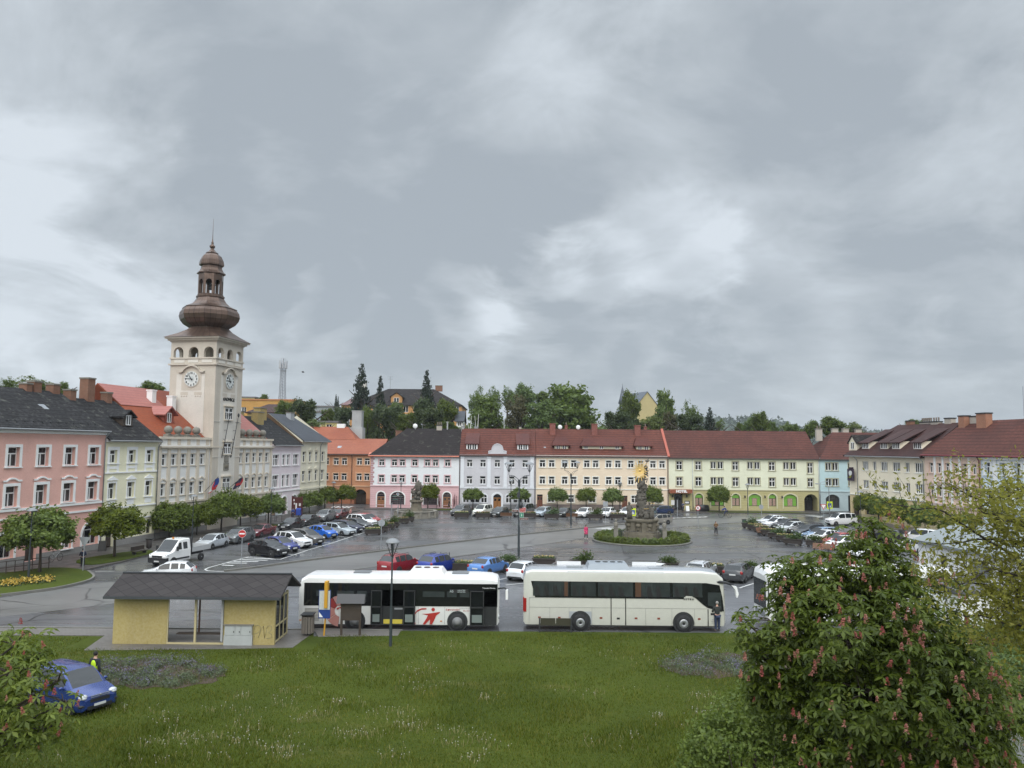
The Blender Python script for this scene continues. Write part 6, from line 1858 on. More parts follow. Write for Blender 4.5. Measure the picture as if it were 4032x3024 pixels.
def low_floor_bus():
 a, b = G(1366, 2481), G(1775, 2481)
 L_, W_, H_ = 12.1, 2.5, 3.18
 Y = 47.25+W_/2
 xc = (a.x+b.x)/2-.05
 t = thing('low_floor_bus', 'white low floor bus with open doors and red dancing figure, beside the shelter', 'bus', (xc, Y, 0), 0, 'buses at the stop')
 wp = paint('bus_white', (.72, .72, .70)); wr_ = paint('bus_roof_white', (.80, .80, .80), 0, .4)
 bus_shell(t, L_, W_, H_, .42, .30, 2.7, (0, .05, .16, .5), (.5, .2, 0), wp, wr_)
 y = -W_/2-.002
 px = lambda x: (x-1082)/(2080-105)*12.1     # photo zoom x to metres from the middle
 def X(zx): return px(zx)
 def Zz(zy): return (795-zy)/ (795-265)*2.88+.30
 # continuous dark glazing band
 bd = side_poly([(X(148), 1.40), (X(600), 1.40), (X(805), 1.40), (X(1240), 1.40), (X(1780), 1.40), (X(2050), 1.40), (X(2052), 2.74), (X(148), 2.74)], y)
 band = bd.build('glazing_band', plain('black_glass', (.010, .011, .012), .05), t)
 for xa, xb in ((270, 415), (470, 640), (670, 765), (1315, 1530), (1555, 1650), (1680, 1775)):
  m = MB(); m.add([(X(xa), y-.015, 1.95), (X(xb), y-.015, 1.95), (X(xb), y-.015, 2.28), (X(xa), y-.015, 2.28)], [(0, 1, 2, 3)])
  m.build('pane', plain('see_through_glass', (.035, .042, .043), .05, var=.7, scale=1.2), band)
 m = MB(); m.box(X(1580), X(1765), y-.022, y-.013, 2.20, 2.42); dsp = m.build('display', NUM, t)
 lm = plain('led_white', (.55, .62, .62), .5)
 word('A5', .2, lm, dsp, (X(1600), y-.026, 2.23), (pi/2, 0, 0), depth=.002)
 for z in (2.235, 2.335): word('nadrazi Bela', .1, lm, dsp, (X(1695), y-.026, z), (pi/2, 0, 0), depth=.002)
 word('Transdev Morava', .11, WHITE, t, (X(1965), y-.02, 2.47), (pi/2, 0, 0), depth=.002)
 # open doors: dark openings with folded leaves
 dk = plain('bus_interior', (.02, .022, .022), .9)
 for xa, xb, leaves in ((812, 1245, ((812, 920), (1130, 1245))), (1783, 2045, ((1783, 1920),))):
  m = MB(); m.box(X(xa), X(xb), y-.012, y+.05, .32, 2.36); d_ = m.build('door_opening', dk, t)
  for la, lb in leaves:
   f = MB()
   f.box(X(la), X(lb), y-.20, y-.14, .33, .36); f.box(X(la), X(lb), y-.2, y-.14, 2.30, 2.36)
   f.box(X(la), X(la)+.06, y-.2, y-.14, .36, 2.3); f.box(X(lb)-.06, X(lb), y-.2, y-.14, .36, 2.3); f.box(X(la), X(lb), y-.2, y-.14, 1.34, 1.42)
   l_ = f.build('door_leaf', TRIMB, t)
   gl = MB(); gl.box(X(la)+.06, X(lb)-.06, y-.18, y-.16, .36, 2.3); gl.build('pane', BGL, l_)
   pp_ = MB(); pp_.box(X(la)+.12, X(lb)-.12, y-.21, y-.203, .5, .95); pp_.build('sticker', plain('sticker_grey', (.16, .19, .18), .4), l_)
 m = MB(); m.box(X(935), X(1120), y-.02, y-.014, .36, .62); m.build('step', plain('step_yellow', (.52, .42, .05), .6), t)
 m = MB(); m.box(X(1040), X(1120), y-.02, y-.014, 1.2, 1.3); m.build('handrail', GREYM, t)
 # swooping red logo, dancing figure
 rd = plain('logo_red', (.38, .028, .022), .4)
 def zx(pts): return [(X(a_), Zz(b_)) for a_, b_ in pts]
 m = MB()
 m.xz(zx([(1320, 788), (1352, 732), (1370, 690), (1312, 675), (1372, 672), (1425, 662), (1490, 652), (1482, 668), (1452, 690), (1440, 725), (1412, 788), (1388, 788), (1392, 735), (1375, 752), (1345, 788)]), y-.018, y-.004)
 m.cyl((X(1421), y-.018, Zz(627)), (X(1421), y-.003, Zz(627)), .105, n=16, smooth=False)
 o_ = [(1355, 612), (1310, 614), (1270, 634), (1240, 672), (1236, 720), (1242, 760), (1252, 788)]
 i_ = [(1250, 788), (1238, 762), (1231, 722), (1232, 680), (1262, 640), (1308, 624), (1355, 626)]
 m.xz(zx([(1355, 612), (1310, 613), (1268, 632), (1242, 665), (1240, 690), (1262, 655), (1305, 630), (1355, 626)]), y-.018, y-.004)
 m.xz(zx([(1238, 745), (1252, 788), (1246, 788), (1236, 765)]), y-.018, y-.004)
 m.build('red_figure', rd, t)
 pk_ = plain('logo_pink', (.44, .20, .17), .4); pl_ = plain('logo_pale', (.33, .17, .16), .4); dr_ = plain('logo_dark', (.24, .03, .03), .4)
 m = MB(); cx0, cz0 = X(510), Zz(650)
 for i, (a0, a1, mi_) in enumerate(((20, 55, 1), (57, 88, 0), (90, 122, 1), (124, 160, 0), (162, 215, 2), (217, 262, 2))):
  q = []
  for k_ in range(7):
   aa = radians(a0+(a1-a0)*k_/6); q.append((cx0+.92*cos(aa), cz0+.92*sin(aa)))
  for k_ in range(7):
   aa = radians(a1-(a1-a0)*k_/6); q.append((cx0+.34*cos(aa), cz0+.34*sin(aa)))
  m.xz(q, y-.018, y-.013 if 1 else 0, mi_)
 for a0, a1 in ((35, 65), (72, 105), (112, 145)):
  q = [(cx0+.30*cos(radians(a_)), cz0+.30*sin(radians(a_))-.05) for a_ in (a0, (a0+a1)/2, a1)]+[(cx0+.2*cos(radians(a_)), cz0+.2*sin(radians(a_))-.05) for a_ in (a1, (a0+a1)/2, a0)]
  m.xz(q, y-.021, y-.018, 3)
 m.build('round_graphic', [dr_, pl_, pk_, rd], t)
 word('transdev', .19, rd, t, (X(1632), y-.01, Zz(637)), (pi/2, 0, 0), depth=.003)
 word('the mobility company', .05, GREYM, t, (X(1630), y-.01, Zz(652)), (pi/2, 0, 0), depth=.003)
 m = MB(); m.xz(zx([(1546, 640), (1546, 620), (1560, 614), (1552, 622), (1552, 638)]), y-.012, y-.003); m.xz(zx([(1558, 642), (1566, 630), (1560, 624), (1582, 622), (1574, 632), (1572, 644), (1568, 634)]), y-.012, y-.003)
 m.build('logo', rd, t)
 word('EA-1014', .13, rd, t, (X(1752), y-.01, Zz(646)), (pi/2, 0, 0), depth=.003)
 word('CROSSWAY', .09, GREYM, t, (X(1728), y-.01, Zz(618)), (pi/2, 0, 0), depth=.003, space=1.5)
 # skirt seams, louvres, wheel arches
 m = MB()
 for zx_ in (335, 497, 1278, 1534): m.box(X(zx_)-.008, X(zx_)+.008, y-.004, y+.01, .34, 1.38)
 m.build('panel_seam', GREYM, t)
 m = MB()
 for i in range(9): m.box(X(160), X(300+min(i, 3)*5), y-.012, y+.0, .52+.085*i, .565+.085*i)
 m.build('louvre', plain('louvre_grey', (.25, .24, .22), .6), t)
 for zx_ in (655, 1660):
  m = MB(); m.cyl((X(zx_), y+.3, .52), (X(zx_), y-.006, .52), .62, n=24, smooth=False); m.build('wheel_arch', TRIMB, t)
  bus_wheel(t, X(zx_), y+.06, False)
  bus_wheel(t, X(zx_), -y-.06, False)
 m = MB(); m.box(-L_/2+.2, L_/2-.3, -W_/2+.06, W_/2-.06, .26, .34); m.build('underbody', TRIMB, t)
 # front: screen, mirror arm, lamps
 m = MB(); m.add([(L_/2+.01, -1.0, 1.0), (L_/2+.01, 1.0, 1.0), (L_/2-.02, 1.0, 2.5), (L_/2-.02, -1.0, 2.5)], [(0, 1, 2, 3)]); m.add([(L_/2-.135, -1.2, 1.05), (L_/2+.01, -1.0, 1.0), (L_/2-.02, -1.0, 2.5), (L_/2-.14, -1.2, 2.6)], [(0, 1, 2, 3)])
 m.build('windscreen', GLS, t)
 m = MB(); m.path([(L_/2-.1, -1.1, 2.45), (L_/2+.3, -1.2, 2.52), (L_/2+.42, -1.22, 2.42)], [.05, .05, .05]); ma = m.build('mirror_arm', TRIMB, t)
 m = MB(); m.box(L_/2+.38, L_/2+.52, -1.38, -1.12, 1.85, 2.42); m.build('mirror', WHITE, ma)
 m = MB(); m.ball((L_/2-.06, -1.0, .78), .16, 8, 0, (.6, 1, 1.1)); m.build('headlight', HLAMP, t)
 m = MB(); m.box(-L_/2-.01, -L_/2+.02, -.9, .9, 1.45, 2.5); m.build('rear_window', GLS, t)
 for zx_ in (118, 480, 1500):
  m = MB(); m.box(X(zx_)-.06, X(zx_)+.06, y-.01, y, .5, .56); m.build('side_marker', LED, t)
 # roof: hatches and air conditioner
 for zx_ in (680, 1672):
  m = MB(); m.box(X(zx_)-.5, X(zx_)+.5, -.3, .5, H_-.01, H_+.06); m.build('roof_hatch', plain('hatch_grey', (.16, .17, .18), .3), t)
 m = MB()
 xa, xb = X(1140), X(1525)
 m.add([(xa, -.95, H_-.06), (xb, -.95, H_-.06), (xb, .95, H_-.06), (xa, .95, H_-.06), (xa+.3, -.75, H_+.3), (xb-.25, -.75, H_+.3), (xb-.25, .8, H_+.32), (xa+.3, .8, H_+.32)], [(4, 5, 6, 7), (0, 1, 5, 4), (1, 2, 6, 5), (2, 3, 7, 6), (3, 0, 4, 7)])
 ac = m.build('air_conditioner', wr_, t)
 for i in range(3):
  m = MB(); c_ = (xa+xb)/2+(i-1)*.55; m.cyl((c_, .1, H_+.31), (c_, .1, H_+.345), .2, n=14, smooth=False); m.build('fan', plain('fan_brown', (.06, .03, .02), .6), ac)
low_floor_bus()
def coach():
 L_, W_, H_ = 12.2, 2.55, 3.62
 Y = 47.35+W_/2
 a, b = G(2282.6, 2483), G(2680, 2483)
 xc = (a.x+b.x)/2-.35
 t = thing('coach', 'cream white touring coach with silver hub caps parked at the lawn edge', 'coach', (xc, Y, 0), radians(-.6), 'buses at the stop')
 wp = paint('coach_cream', (.56, .555, .495)); rp = paint('coach_roof', (.30, .32, .345), .1, .3)
 bus_shell(t, L_, W_, H_, .36, .34, 2.9, (0, .10, .42, 1.3), (.5, .12, 0), wp, rp)
 y = -W_/2-.003
 def X(q): return (q-1003)/(1865-142)*L_
 def Zz(q): return .34+(695-q)/(695-165)*3.2
 # window band, raked forward end
 def ZS(q, x): return Zz(q-(x-1000)*.011)
 pts = [(205, 258), (240, 418), (1500, 436), (1530, 405), (1585, 412), (1610, 430), (1668, 490), (1712, 525), (1800, 548), (1848, 556), (1835, 420), (1812, 300), (1700, 280)]
 m = MB(); m.xz([(X(a_), ZS(b_, a_)) for a_, b_ in pts], y-.012, y+.002)
 band = m.build('glazing_band', plain('black_glass', (.010, .011, .012), .05), t)
 dg = BGL
 for xa, xb in ((222, 525), (545, 758), (778, 1075), (1100, 1390), (1415, 1665)):
  m = MB(); z0, z1 = ZS(412, 1000), ZS(272, 1000)
  m.add([(X(xa), y-.016, z0), (X(xb), y-.016, z0), (X(xb), y-.016, z1), (X(xa), y-.016, z1)], [(0, 1, 2, 3)])
  q = m.build('pane', plain('see_through_glass', (.035, .042, .043), .05, var=.7, scale=1.2), band)
  sm_ = MB()
  n = int((xb-xa)/75)
  for i in range(n):
   x = X(xa+45+i*80); sm_.xz([(x-.2, z0+.01), (x+.14, z0+.01), (x-.02, z1-.28), (x-.14, z1-.2), (x-.24, z1-.3)], y-.0185, y-.017)
  sm_.build('seat_back', NUM, band)
 for xa, xb in ((490, 520), (1095, 1145)):
  m = MB()
  for i in range(5): m.box(X(xa+(xb-xa)*i/5), X(xa+(xb-xa)*(i+.8)/5), y-.021, y-.017, ZS(414, 1000), ZS(270, 1000))
  m.build('curtain', plain('brown_curtain', (.10, .045, .02), .8), band)
 m = MB(); m.xz([(X(1712), ZS(372, 1712)), (X(1712), ZS(500, 1712)), (X(1828), ZS(528, 1828)), (X(1822), ZS(372, 1822))], y-.018, y-.013)
 m.build('driver_window', plain('see_through_glass', (.035, .042, .043)), band)
 m = MB(); m.xz([(X(1505), ZS(424, 1505)), (X(1530), ZS(405, 1530)), (X(1580), ZS(411, 1580)), (X(1592), ZS(424, 1592))], y-.022, y-.013); m.build('swoosh_panel', wp, band)
 # belt line, seams and flaps
 m = MB()
 for q in (366, 530, 725, 1182, 1405, 1598): m.box(X(q)-.008, X(q)+.008, y-.006, y+.01, .36, Zz(522))
 m.box(X(190), X(1705), y-.005, y+.01, Zz(526), Zz(523)); m.box(X(190), X(1600), y-.005, y+.01, Zz(432), Zz(429)); m.box(X(190)-.008, X(190)+.008, y-.006, y+.01, .4, Zz(430))
 m.build('panel_seam', plain('seam_grey', (.25, .25, .23), .6), t)
 m = MB()
 for q in (888, 1012): m.box(X(q)-.028, X(q)+.028, y-.008, y+.01, .36, Zz(428))
 m.box(X(1712)-.028, X(1712)+.028, y-.008, y+.01, .36, Zz(528))
 m.build('door_gap', NUM, t)
 m = MB(); m.box(X(533), X(722), y-.004, y+.01, .40, Zz(562)); m.build('wheel_panel', plain('grey_panel', (.36, .38, .40), .4), t)
 for q in (626, 1503):
  m = MB(); m.cyl((X(q), y+.3, .54), (X(q), y-.007, .54), .64, n=26, smooth=False); m.build('wheel_arch', TRIMB, t)
  bus_wheel(t, X(q), y+.06, True); bus_wheel(t, X(q), -y-.06, True)
 m = MB(); m.box(-L_/2+.2, L_/2-.3, -W_/2+.08, W_/2-.08, .28, .38); m.build('underbody', TRIMB, t)
 for q in (278, 447, 802, 1100, 1292, 1636):
  m = MB(); m.box(X(q)-.08, X(q)+.08, y-.012, y, .72, .82); m.build('reflector', plain('reflector_red', (.22, .05, .03), .3), t)
 for q, z0, z1, w in ((949, .7, .8, .09), (1752, 1.0, 1.12, .13)):
  m = MB(); m.box(X(q)-w, X(q)+w, y-.012, y, z0, z1); m.build('handle', NUM, t)
 word('SETRA', .13, NUM, t, (X(1548), y-.01, ZS(446, 1548)), (pi/2, 0, 0), depth=.003, space=1.9, bold=.006)
 for i, s_ in enumerate(('BUS DOPRAVA', 'zajezdova doprava', 'tel. 603 552 140')): word(s_, .075, GREYM, t, (X(1778), y-.01, .72-.1*i), (pi/2, 0, 0), depth=.002)
 m = MB(); m.box(-L_/2-.03, -L_/2+.03, -W_/2+.08, -W_/2+.34, 1.15, 1.95); m.box(-L_/2+.0, -L_/2+.17, -W_/2-.006, -W_/2+.06, 1.1, 1.9); m.build('tail_light', TLAMP, t)
 m = MB(); m.add([(L_/2+.0, -1.0, 1.15), (L_/2+.0, 1.0, 1.15), (L_/2-.05, 1.0, 2.2), (L_/2-.05, -1.0, 2.2)], [(0, 1, 2, 3)]); m.build('windscreen', GLS, t)
 m = MB(); m.path([(L_/2-.6, -1.15, 2.95), (L_/2+.0, -1.3, 2.95), (L_/2+.45, -1.35, 2.78)], [.1, .09, .06]); ma = m.build('mirror_arm', TRIMB, t)
 m = MB(); m.xz([(L_/2+.3, 2.82), (L_/2+.62, 2.72), (L_/2+.72, 2.3), (L_/2+.66, 2.1), (L_/2+.58, 2.1), (L_/2+.52, 2.55)], -1.5, -1.25); m.build('mirror', WHITE, ma)
 # roof gear
 wr_ = paint('bus_roof_white', (.80, .80, .80))
 m = MB(); xa, xb = X(690), X(1065)
 m.add([(xa, -.85, H_-.06), (xb, -.85, H_-.06), (xb, .85, H_-.06), (xa, .85, H_-.06), (xa+.15, -.6, H_+.26), (xb-.2, -.6, H_+.26), (xb-.2, .7, H_+.28), (xa+.15, .7, H_+.28)], [(4, 5, 6, 7), (0, 1, 5, 4), (1, 2, 6, 5), (2, 3, 7, 6), (3, 0, 4, 7)])
 ac = m.build('air_conditioner', plain('ac_grey', (.26, .29, .32), .4), t)
 for i in range(4):
  m = MB(); c_ = xa+.75+i*.46; m.cyl((c_, .15, H_+.27), (c_, .15, H_+.30), .17, n=12, smooth=False); m.build('fan', NUM, ac)
 m = MB(); m.xz([(X(465), H_-.28), (X(520), H_-.1), (X(1330), H_-.1), (X(1395), H_-.28)], -1.22, -.98); m.build('roof_fairing', wr_, t)
 for xa, xb in ((440, 655), (1115, 1330)):
  m = MB(); m.box(X(xa), X(xb), .95, 1.05, H_-.1, H_+.16); m.build('roof_fairing', wr_, t)
 for xa, xb in ((520, 655), (1230, 1355)):
  m = MB(); m.box(X(xa), X(xb), -.55, .25, H_-.03, H_+.03); m.build('roof_hatch', rp, t)
coach()
def hidden_coach():
 L_, W_, H_ = 12.2, 2.55, 3.6
 a = G(2996, 2462)
 t = thing('coach', 'white touring coach facing us, mostly hidden by the chestnut tree', 'coach', (a.x+L_/2+.2, a.y+W_/2-.2, 0), radians(180+3), 'buses at the stop')
 wp = paint('bus_white', (.72, .72, .70)); wr_ = paint('bus_roof_white', (.80, .80, .80))
 bus_shell(t, L_, W_, H_, .36, .34, 2.9, (0, .06, .22, .5), (.5, .12, 0), wp, wr_)
 m = MB()
 m.add([(L_/2+.012, -1.02, 1.05), (L_/2+.012, 1.02, 1.05), (L_/2+.006, 1.02, 2.75), (L_/2+.006, -1.02, 2.75)], [(0, 1, 2, 3)])
 for s_ in (1, -1): m.add([(L_/2+.012, s_*1.02, 1.05), (L_/2-.12, s_*1.24, 1.1), (L_/2-.13, s_*1.22, 2.9), (L_/2+.006, s_*1.02, 2.75)], [(0, 1, 2, 3)])
 m.build('windscreen', GLS, t)
 word('SETRA', .2, plain('letter_grey', (.3, .3, .3), .4), t, (L_/2+.02, 0, 1.6), (pi/2, 0, pi/2), depth=.003, space=1.6)
 for s_ in (1, -1):
  m = MB(); m.box(-L_/2+.6, L_/2-1.2, s_*W_/2-.01, s_*W_/2+.01, 1.75, 2.95); m.build('glazing_band', plain('black_glass', (.010, .011, .012)), t)
  m = MB(); m.ball((L_/2-.08, s_*.95, .85), .2, 8, 0, (.5, 1, .8)); m.build('headlight', HLAMP, t)
  for q in (-2.6, 3.4): bus_wheel(t, q, s_*(W_/2-.15), True)
 m = MB(); m.box(L_/2-.05, L_/2+.02, -.8, .8, .5, .85); m.build('grille', GREYM, t)
 m = MB(); m.box(-1.5, 1.0, -.8, .8, H_-.05, H_+.22); m.build('air_conditioner', wr_, t)
hidden_coach()
# ================================================================ TREES AND PLANTS
BARK = plain('bark', (.055, .042, .032), .9, var=.4, scale=5)
BARK2 = plain('grey_bark', (.16, .15, .13), .9, var=.3, scale=5)
def quads_mesh(name, V, mat, n=4):
 """V: (k, n, 3) array of separate leaf faces"""
 V = np.asarray(V, np.float32); k = len(V)
 me = bpy.data.meshes.new(name)
 me.vertices.add(k*n); me.vertices.foreach_set('co', V.ravel())
 me.loops.add(k*n); me.loops.foreach_set('vertex_index', np.arange(k*n, dtype=np.int32))
 me.polygons.add(k); me.polygons.foreach_set('loop_start', np.arange(0, k*n, n, dtype=np.int32))
 me.materials.append(mat)
 me.update(calc_edges=True)
 return me
def leaves(P, size, rg, up=.35, out=None, asp=.62):
 """leaf-shaped faces (pointed quads) at the points P"""
 k = len(P)
 nrm = rg.normal(size=(k, 3))
 if out is not None: nrm = nrm*.75+out*.9
 nrm[:, 2] += up
 nrm /= np.linalg.norm(nrm, axis=1)[:, None]
 a = np.cross(nrm, rg.normal(size=(k, 3))); a /= np.linalg.norm(a, axis=1)[:, None]
 b = np.cross(nrm, a)
 s = (size*rg.uniform(.65, 1.3, k))[:, None]
 return np.stack([P-a*s, P+b*s*asp-a*s*.1, P+a*s, P-b*s*asp-a*s*.1], 1)
def crown_points(rg, nclump, per, spread, shell=.55, flat=1.0, holes=None, zlow=-1.0):
 """points in leafy clumps inside a unit ball, mostly near its skin"""
 d = rg.normal(size=(nclump*3, 3)); d /= np.linalg.norm(d, axis=1)[:, None]
 d = d[d[:, 2] > zlow][:nclump]
 r = rg.uniform(shell, 1.0, len(d))**.7
 lump = 1+.13*np.sin(d[:, 0]*5+d[:, 1]*3)+.12*np.sin(d[:, 1]*6+d[:, 2]*5+1.3)
 C = d*(r*lump)[:, None]*.92
 P = np.repeat(C, per, 0)+rg.normal(size=(len(C)*per, 3))*spread
 O = np.repeat(d, per, 0)
 P[:, 2] *= flat
 return P, O
def trunk_mesh(rg, mat, limbs=5, h=1.0, r=.05, spread=.55, name='trunk'):
 m = MB()
 m.path([(0, 0, 0), (.01, .0, h*.3), (-.01, .01, h*.6), (0, 0, h)], [r*1.35, r, r*.85, r*.5], 8)
 for i in range(limbs):
  a = 2*pi*i/limbs+rg.uniform(-.3, .3); z = h*rg.uniform(.55, .85); l = spread*rg.uniform(.7, 1.1)
  m.path([(0, 0, z), (cos(a)*l*.5, sin(a)*l*.5, z+l*.45), (cos(a)*l, sin(a)*l, z+l*.75)], [r*.5, r*.35, r*.12], 5)
 return m.mesh(name, mat)
rg = np.random.default_rng(11)
LM_MAPLE = leafmat('maple_leaves', (.052, .088, .006), (.175, .230, .020))
LM_BG = leafmat('broadleaf_leaves', (.044, .078, .009), (.140, .195, .026))
LM_DK = leafmat('dark_leaves', (.030, .052, .016), (.085, .118, .036))
LM_LT = leafmat('light_leaves', (.060, .095, .016), (.185, .225, .055))
LM_OL = leafmat('olive_leaves', (.060, .062, .024), (.140, .130, .055))
LM_CON = leafmat('needles', (.010, .020, .012), (.032, .050, .028), .1)
# --- clipped round maples of the square
def maple_mesh(seed):
 rg = np.random.default_rng(seed)
 P, O = crown_points(rg, 380, 22, .075, .62, .80, zlow=-.70)
 V = [leaves(P, .060, rg, .3, O)]
 Q, O2 = crown_points(rg, 120, 8, .10, .2, .7, zlow=-.5)
 V.append(leaves(Q, .07, rg, .3, O2))
 for i in range(26):           # upright spring shoots that break the outline
  a = rg.uniform(0, 2*np.pi); e = rg.uniform(.1, 1.25)
  b = np.array([np.cos(a)*np.cos(e), np.sin(a)*np.cos(e), np.sin(e)*.8])*.9
  t = np.array([np.cos(a)*np.cos(e)*.55, np.sin(a)*np.cos(e)*.55, .9]); t /= np.linalg.norm(t)
  l = rg.uniform(.12, .36)
  k = 16
  p = b+t*np.linspace(0, l, k)[:, None]+rg.normal(size=(k, 3))*.03
  V.append(leaves(p, .055, rg, .5, np.repeat(t[None], k, 0)))
 return quads_mesh('crown', np.concatenate(V), LM_MAPLE)
MAPLES = [maple_mesh(i) for i in (1, 2, 3)]
MTR = trunk_mesh(rg, BARK, 6, 1.0, .055, .5)
def small_tree(label, base, x0, x1, yt, yb, i, group='clipped round trees in rows on the square'):
 """base pixel of the trunk, crown box in photo pixels"""
 p = G(*base)
 if p.y > 134.3 and -28 < p.x < 75: p = AY(base[0], base[1], 134.3)
 Y = p.y
 a, b = AY(x0, yt, Y), AY(x1, yb, Y)
 rx, rz_ = (b.x-a.x)/2, (a.z-b.z)/2
 cz = (a.z+b.z)/2; cx_ = (a.x+b.x)/2
 t = thing('maple_tree', label, 'tree', (p.x, p.y, 0), 0, group)
 ob('crown', MAPLES[i % 3], t, (cx_-p.x, 0, cz), (0, 0, i*1.7), (rx*.92, rx*.92, rz_/.84))
 ob('trunk', MTR, t, (0, 0, 0), (0, 0, i), (cz*.6, cz*.6, cz*.98))
z1 = zz(0, 1400, .5426); z3 = zz(560, 1500, .3917); z15 = zz(1500, 1860, .13562); z7 = zz(3200, 1550, .42194)
for i, (lab, zf, bx_, x0, x1, yt, yb) in enumerate((
  ('round maple on the grass island with yellow flowers', z1, (285, 1585), 60, 550, 1115, 1440),
  ('round maple on the small grass strip before the pale yellow house', z1, (828, 1470), 645, 1045, 1085, 1345),
  ('broad round maple behind the white flatbed truck', z3, (270, 1590), 35, 515, 1220, 1545),
  ('round maple right of the lamp before the town hall', z3, (548, 1555), 440, 755, 1222, 1495),
  ('tall round maple before the town hall tower', z3, (793, 1525), 665, 1000, 1100, 1435),
  ('round maple before the right wing of the town hall', z3, (985, 1480), 865, 1200, 1140, 1400),
  ('round maple behind the black liftback', z3, (1265, 1455), 1150, 1450, 1135, 1365),
  ('broad round maple right of the dark red notice board', k148, (1075, 700), 875, 1330, 345, 620),
  ('round maple before the cream corner house', k148, (1320, 640), 1205, 1560, 270, 560),
  ('round maple before the orange passage house', k148, (1585, 640), 1500, 1815, 240, 510),
  ('round maple behind the fountain statue', z15, (1360, 1090), 1130, 1725, 330, 840),
  ('round maple before the left half of the light grey house', k5, (260, 1292), 165, 368, 1102, 1222),
  ('round maple behind the double street lamp with signs', k5, (697, 1292), 595, 792, 1098, 1220),
  ('round maple left of the slim double lamp post', k5, (1033, 1300), 938, 1135, 1095, 1240),
  ('round maple between two lamps before the peach house', k5, (1300, 1292), 1207, 1400, 1097, 1240),
  ('round maple left of the column with a tall shoot on top', k5, (1543, 1302), 1440, 1645, 1100, 1247),
  ('round maple right of the gilded column', k5, (1910, 1302), 1815, 2005, 1082, 1256),
  ('round maple before the green arched windows of the hotel', k6, (787, 1350), 665, 897, 1097, 1278),
  ('farthest round maple in the right hand row', z7, (430, 1205), 385, 615, 932, 1118),
  ('second round maple from the far end of the right row', z7, (620, 1255), 505, 745, 952, 1165),
  ('round maple with dark trunk before the right row doorway', z7, (850, 1325), 670, 900, 970, 1215),
  ('broad round maple above the parked white van', z7, (985, 1335), 850, 1185, 1025, 1265),
  ('nearest round maple of the right row behind thin leaves', z7, (1405, 1400), 1190, 1585, 1110, 1350))):
 (ax, ay), (bx2, by2) = zf(x0, yt), zf(x1, yb)
 small_tree(lab, zf(*bx_), ax, bx2, ay, by2, i)
# --- big trees on the slope
def big_mesh(seed, mat, ncl=260, per=30, spread=.12, size=.070, shell=.3, zlow=-.85, lumps=13):
 rg = np.random.default_rng(seed)
 V = []
 # several overlapping masses, so the outline bulges
 for i in range(lumps):
  d = rg.normal(size=3); d /= np.linalg.norm(d)
  c = d*rg.uniform(.40, .66)
  if i < 3: c = np.array([[.5, 0, -.6], [-.5, .1, -.6], [0, 0, 0]][i])
  r = rg.uniform(.36, .50)
  P, O = crown_points(rg, ncl//lumps, per, spread/r*.75, shell, 1.0, zlow=-1)
  V.append(leaves(P*r+c, size, rg, .25, O))
 return quads_mesh('crown', np.concatenate(V), mat)
BIG = {'b': [big_mesh(s, LM_BG) for s in (21, 22)], 'd': [big_mesh(s, LM_DK) for s in (31, 32)], 'l': [big_mesh(s, LM_LT, 150, 24) for s in (41,)],
       'o': [big_mesh(s, LM_OL, 170, 26) for s in (51,)], 'a': [big_mesh(s, LM_BG, 130, 22, .10, .055, .5, lumps=16) for s in (61, 62)]}
def conifer_mesh(seed, tiers=17, thin=1.0):
 rg = np.random.default_rng(seed)
 V = []
 for i in range(tiers):
  f = i/(tiers-1)
  z = -1+2*f; r = (1-f)**.72*1.1*rg.uniform(.8, 1.1)+.05
  for j in range(int(13-7*f)):
   a = rg.uniform(0, 2*np.pi)
   k = int(26*(1-f*.75))
   u = np.linspace(.12, 1, k)**.8
   p = np.stack([np.cos(a)*r*u, np.sin(a)*r*u, z-.10*u*u*(1-f)+.05*u], 1)+rg.normal(size=(k, 3))*np.array([.08, .08, .03])
   V.append(leaves(p, .085*thin, rg, .8, None, .6))
 return quads_mesh('crown', np.concatenate(V), LM_CON)
CON_ = [conifer_mesh(71), conifer_mesh(72, 20, .9)]
BTR = trunk_mesh(rg, BARK, 5, 1.0, .028, .35)
BKINDS = {'b': 'broadleaf_tree', 'd': 'broadleaf_tree', 'l': 'broadleaf_tree', 'o': 'broadleaf_tree', 'a': 'broadleaf_tree', 'c': 'conifer_tree'}
def slope_tree(label, k, x0, x1, yt, yb, Y, i=0, sq=1.0):
 a, b = AY(x0, yt, Y), AY(x1, yb, Y)
 cx_, cz = (a.x+b.x)/2, (a.z+b.z)/2
 rx, rz_ = (b.x-a.x)/2, (a.z-b.z)/2
 g = terrain(cx_, Y)-.3
 t = thing(BKINDS[k], label, 'tree', (cx_, Y, g), 0, 'trees on the slope behind the square')
 ms = CON_ if k == 'c' else BIG[k]
 ob('crown', ms[i % len(ms)], t, (0, 0, cz-g), (0, 0, i*2.1), (rx*1.2, rx*1.15*sq, rz_*1.1))
 ob('trunk', BTR, t, (0, 0, 0), (0, 0, i), (max(2, (cz-g)*.8), max(2, (cz-g)*.8), max(1, cz-g)))
z4 = zz(1000, 1350, .45203)
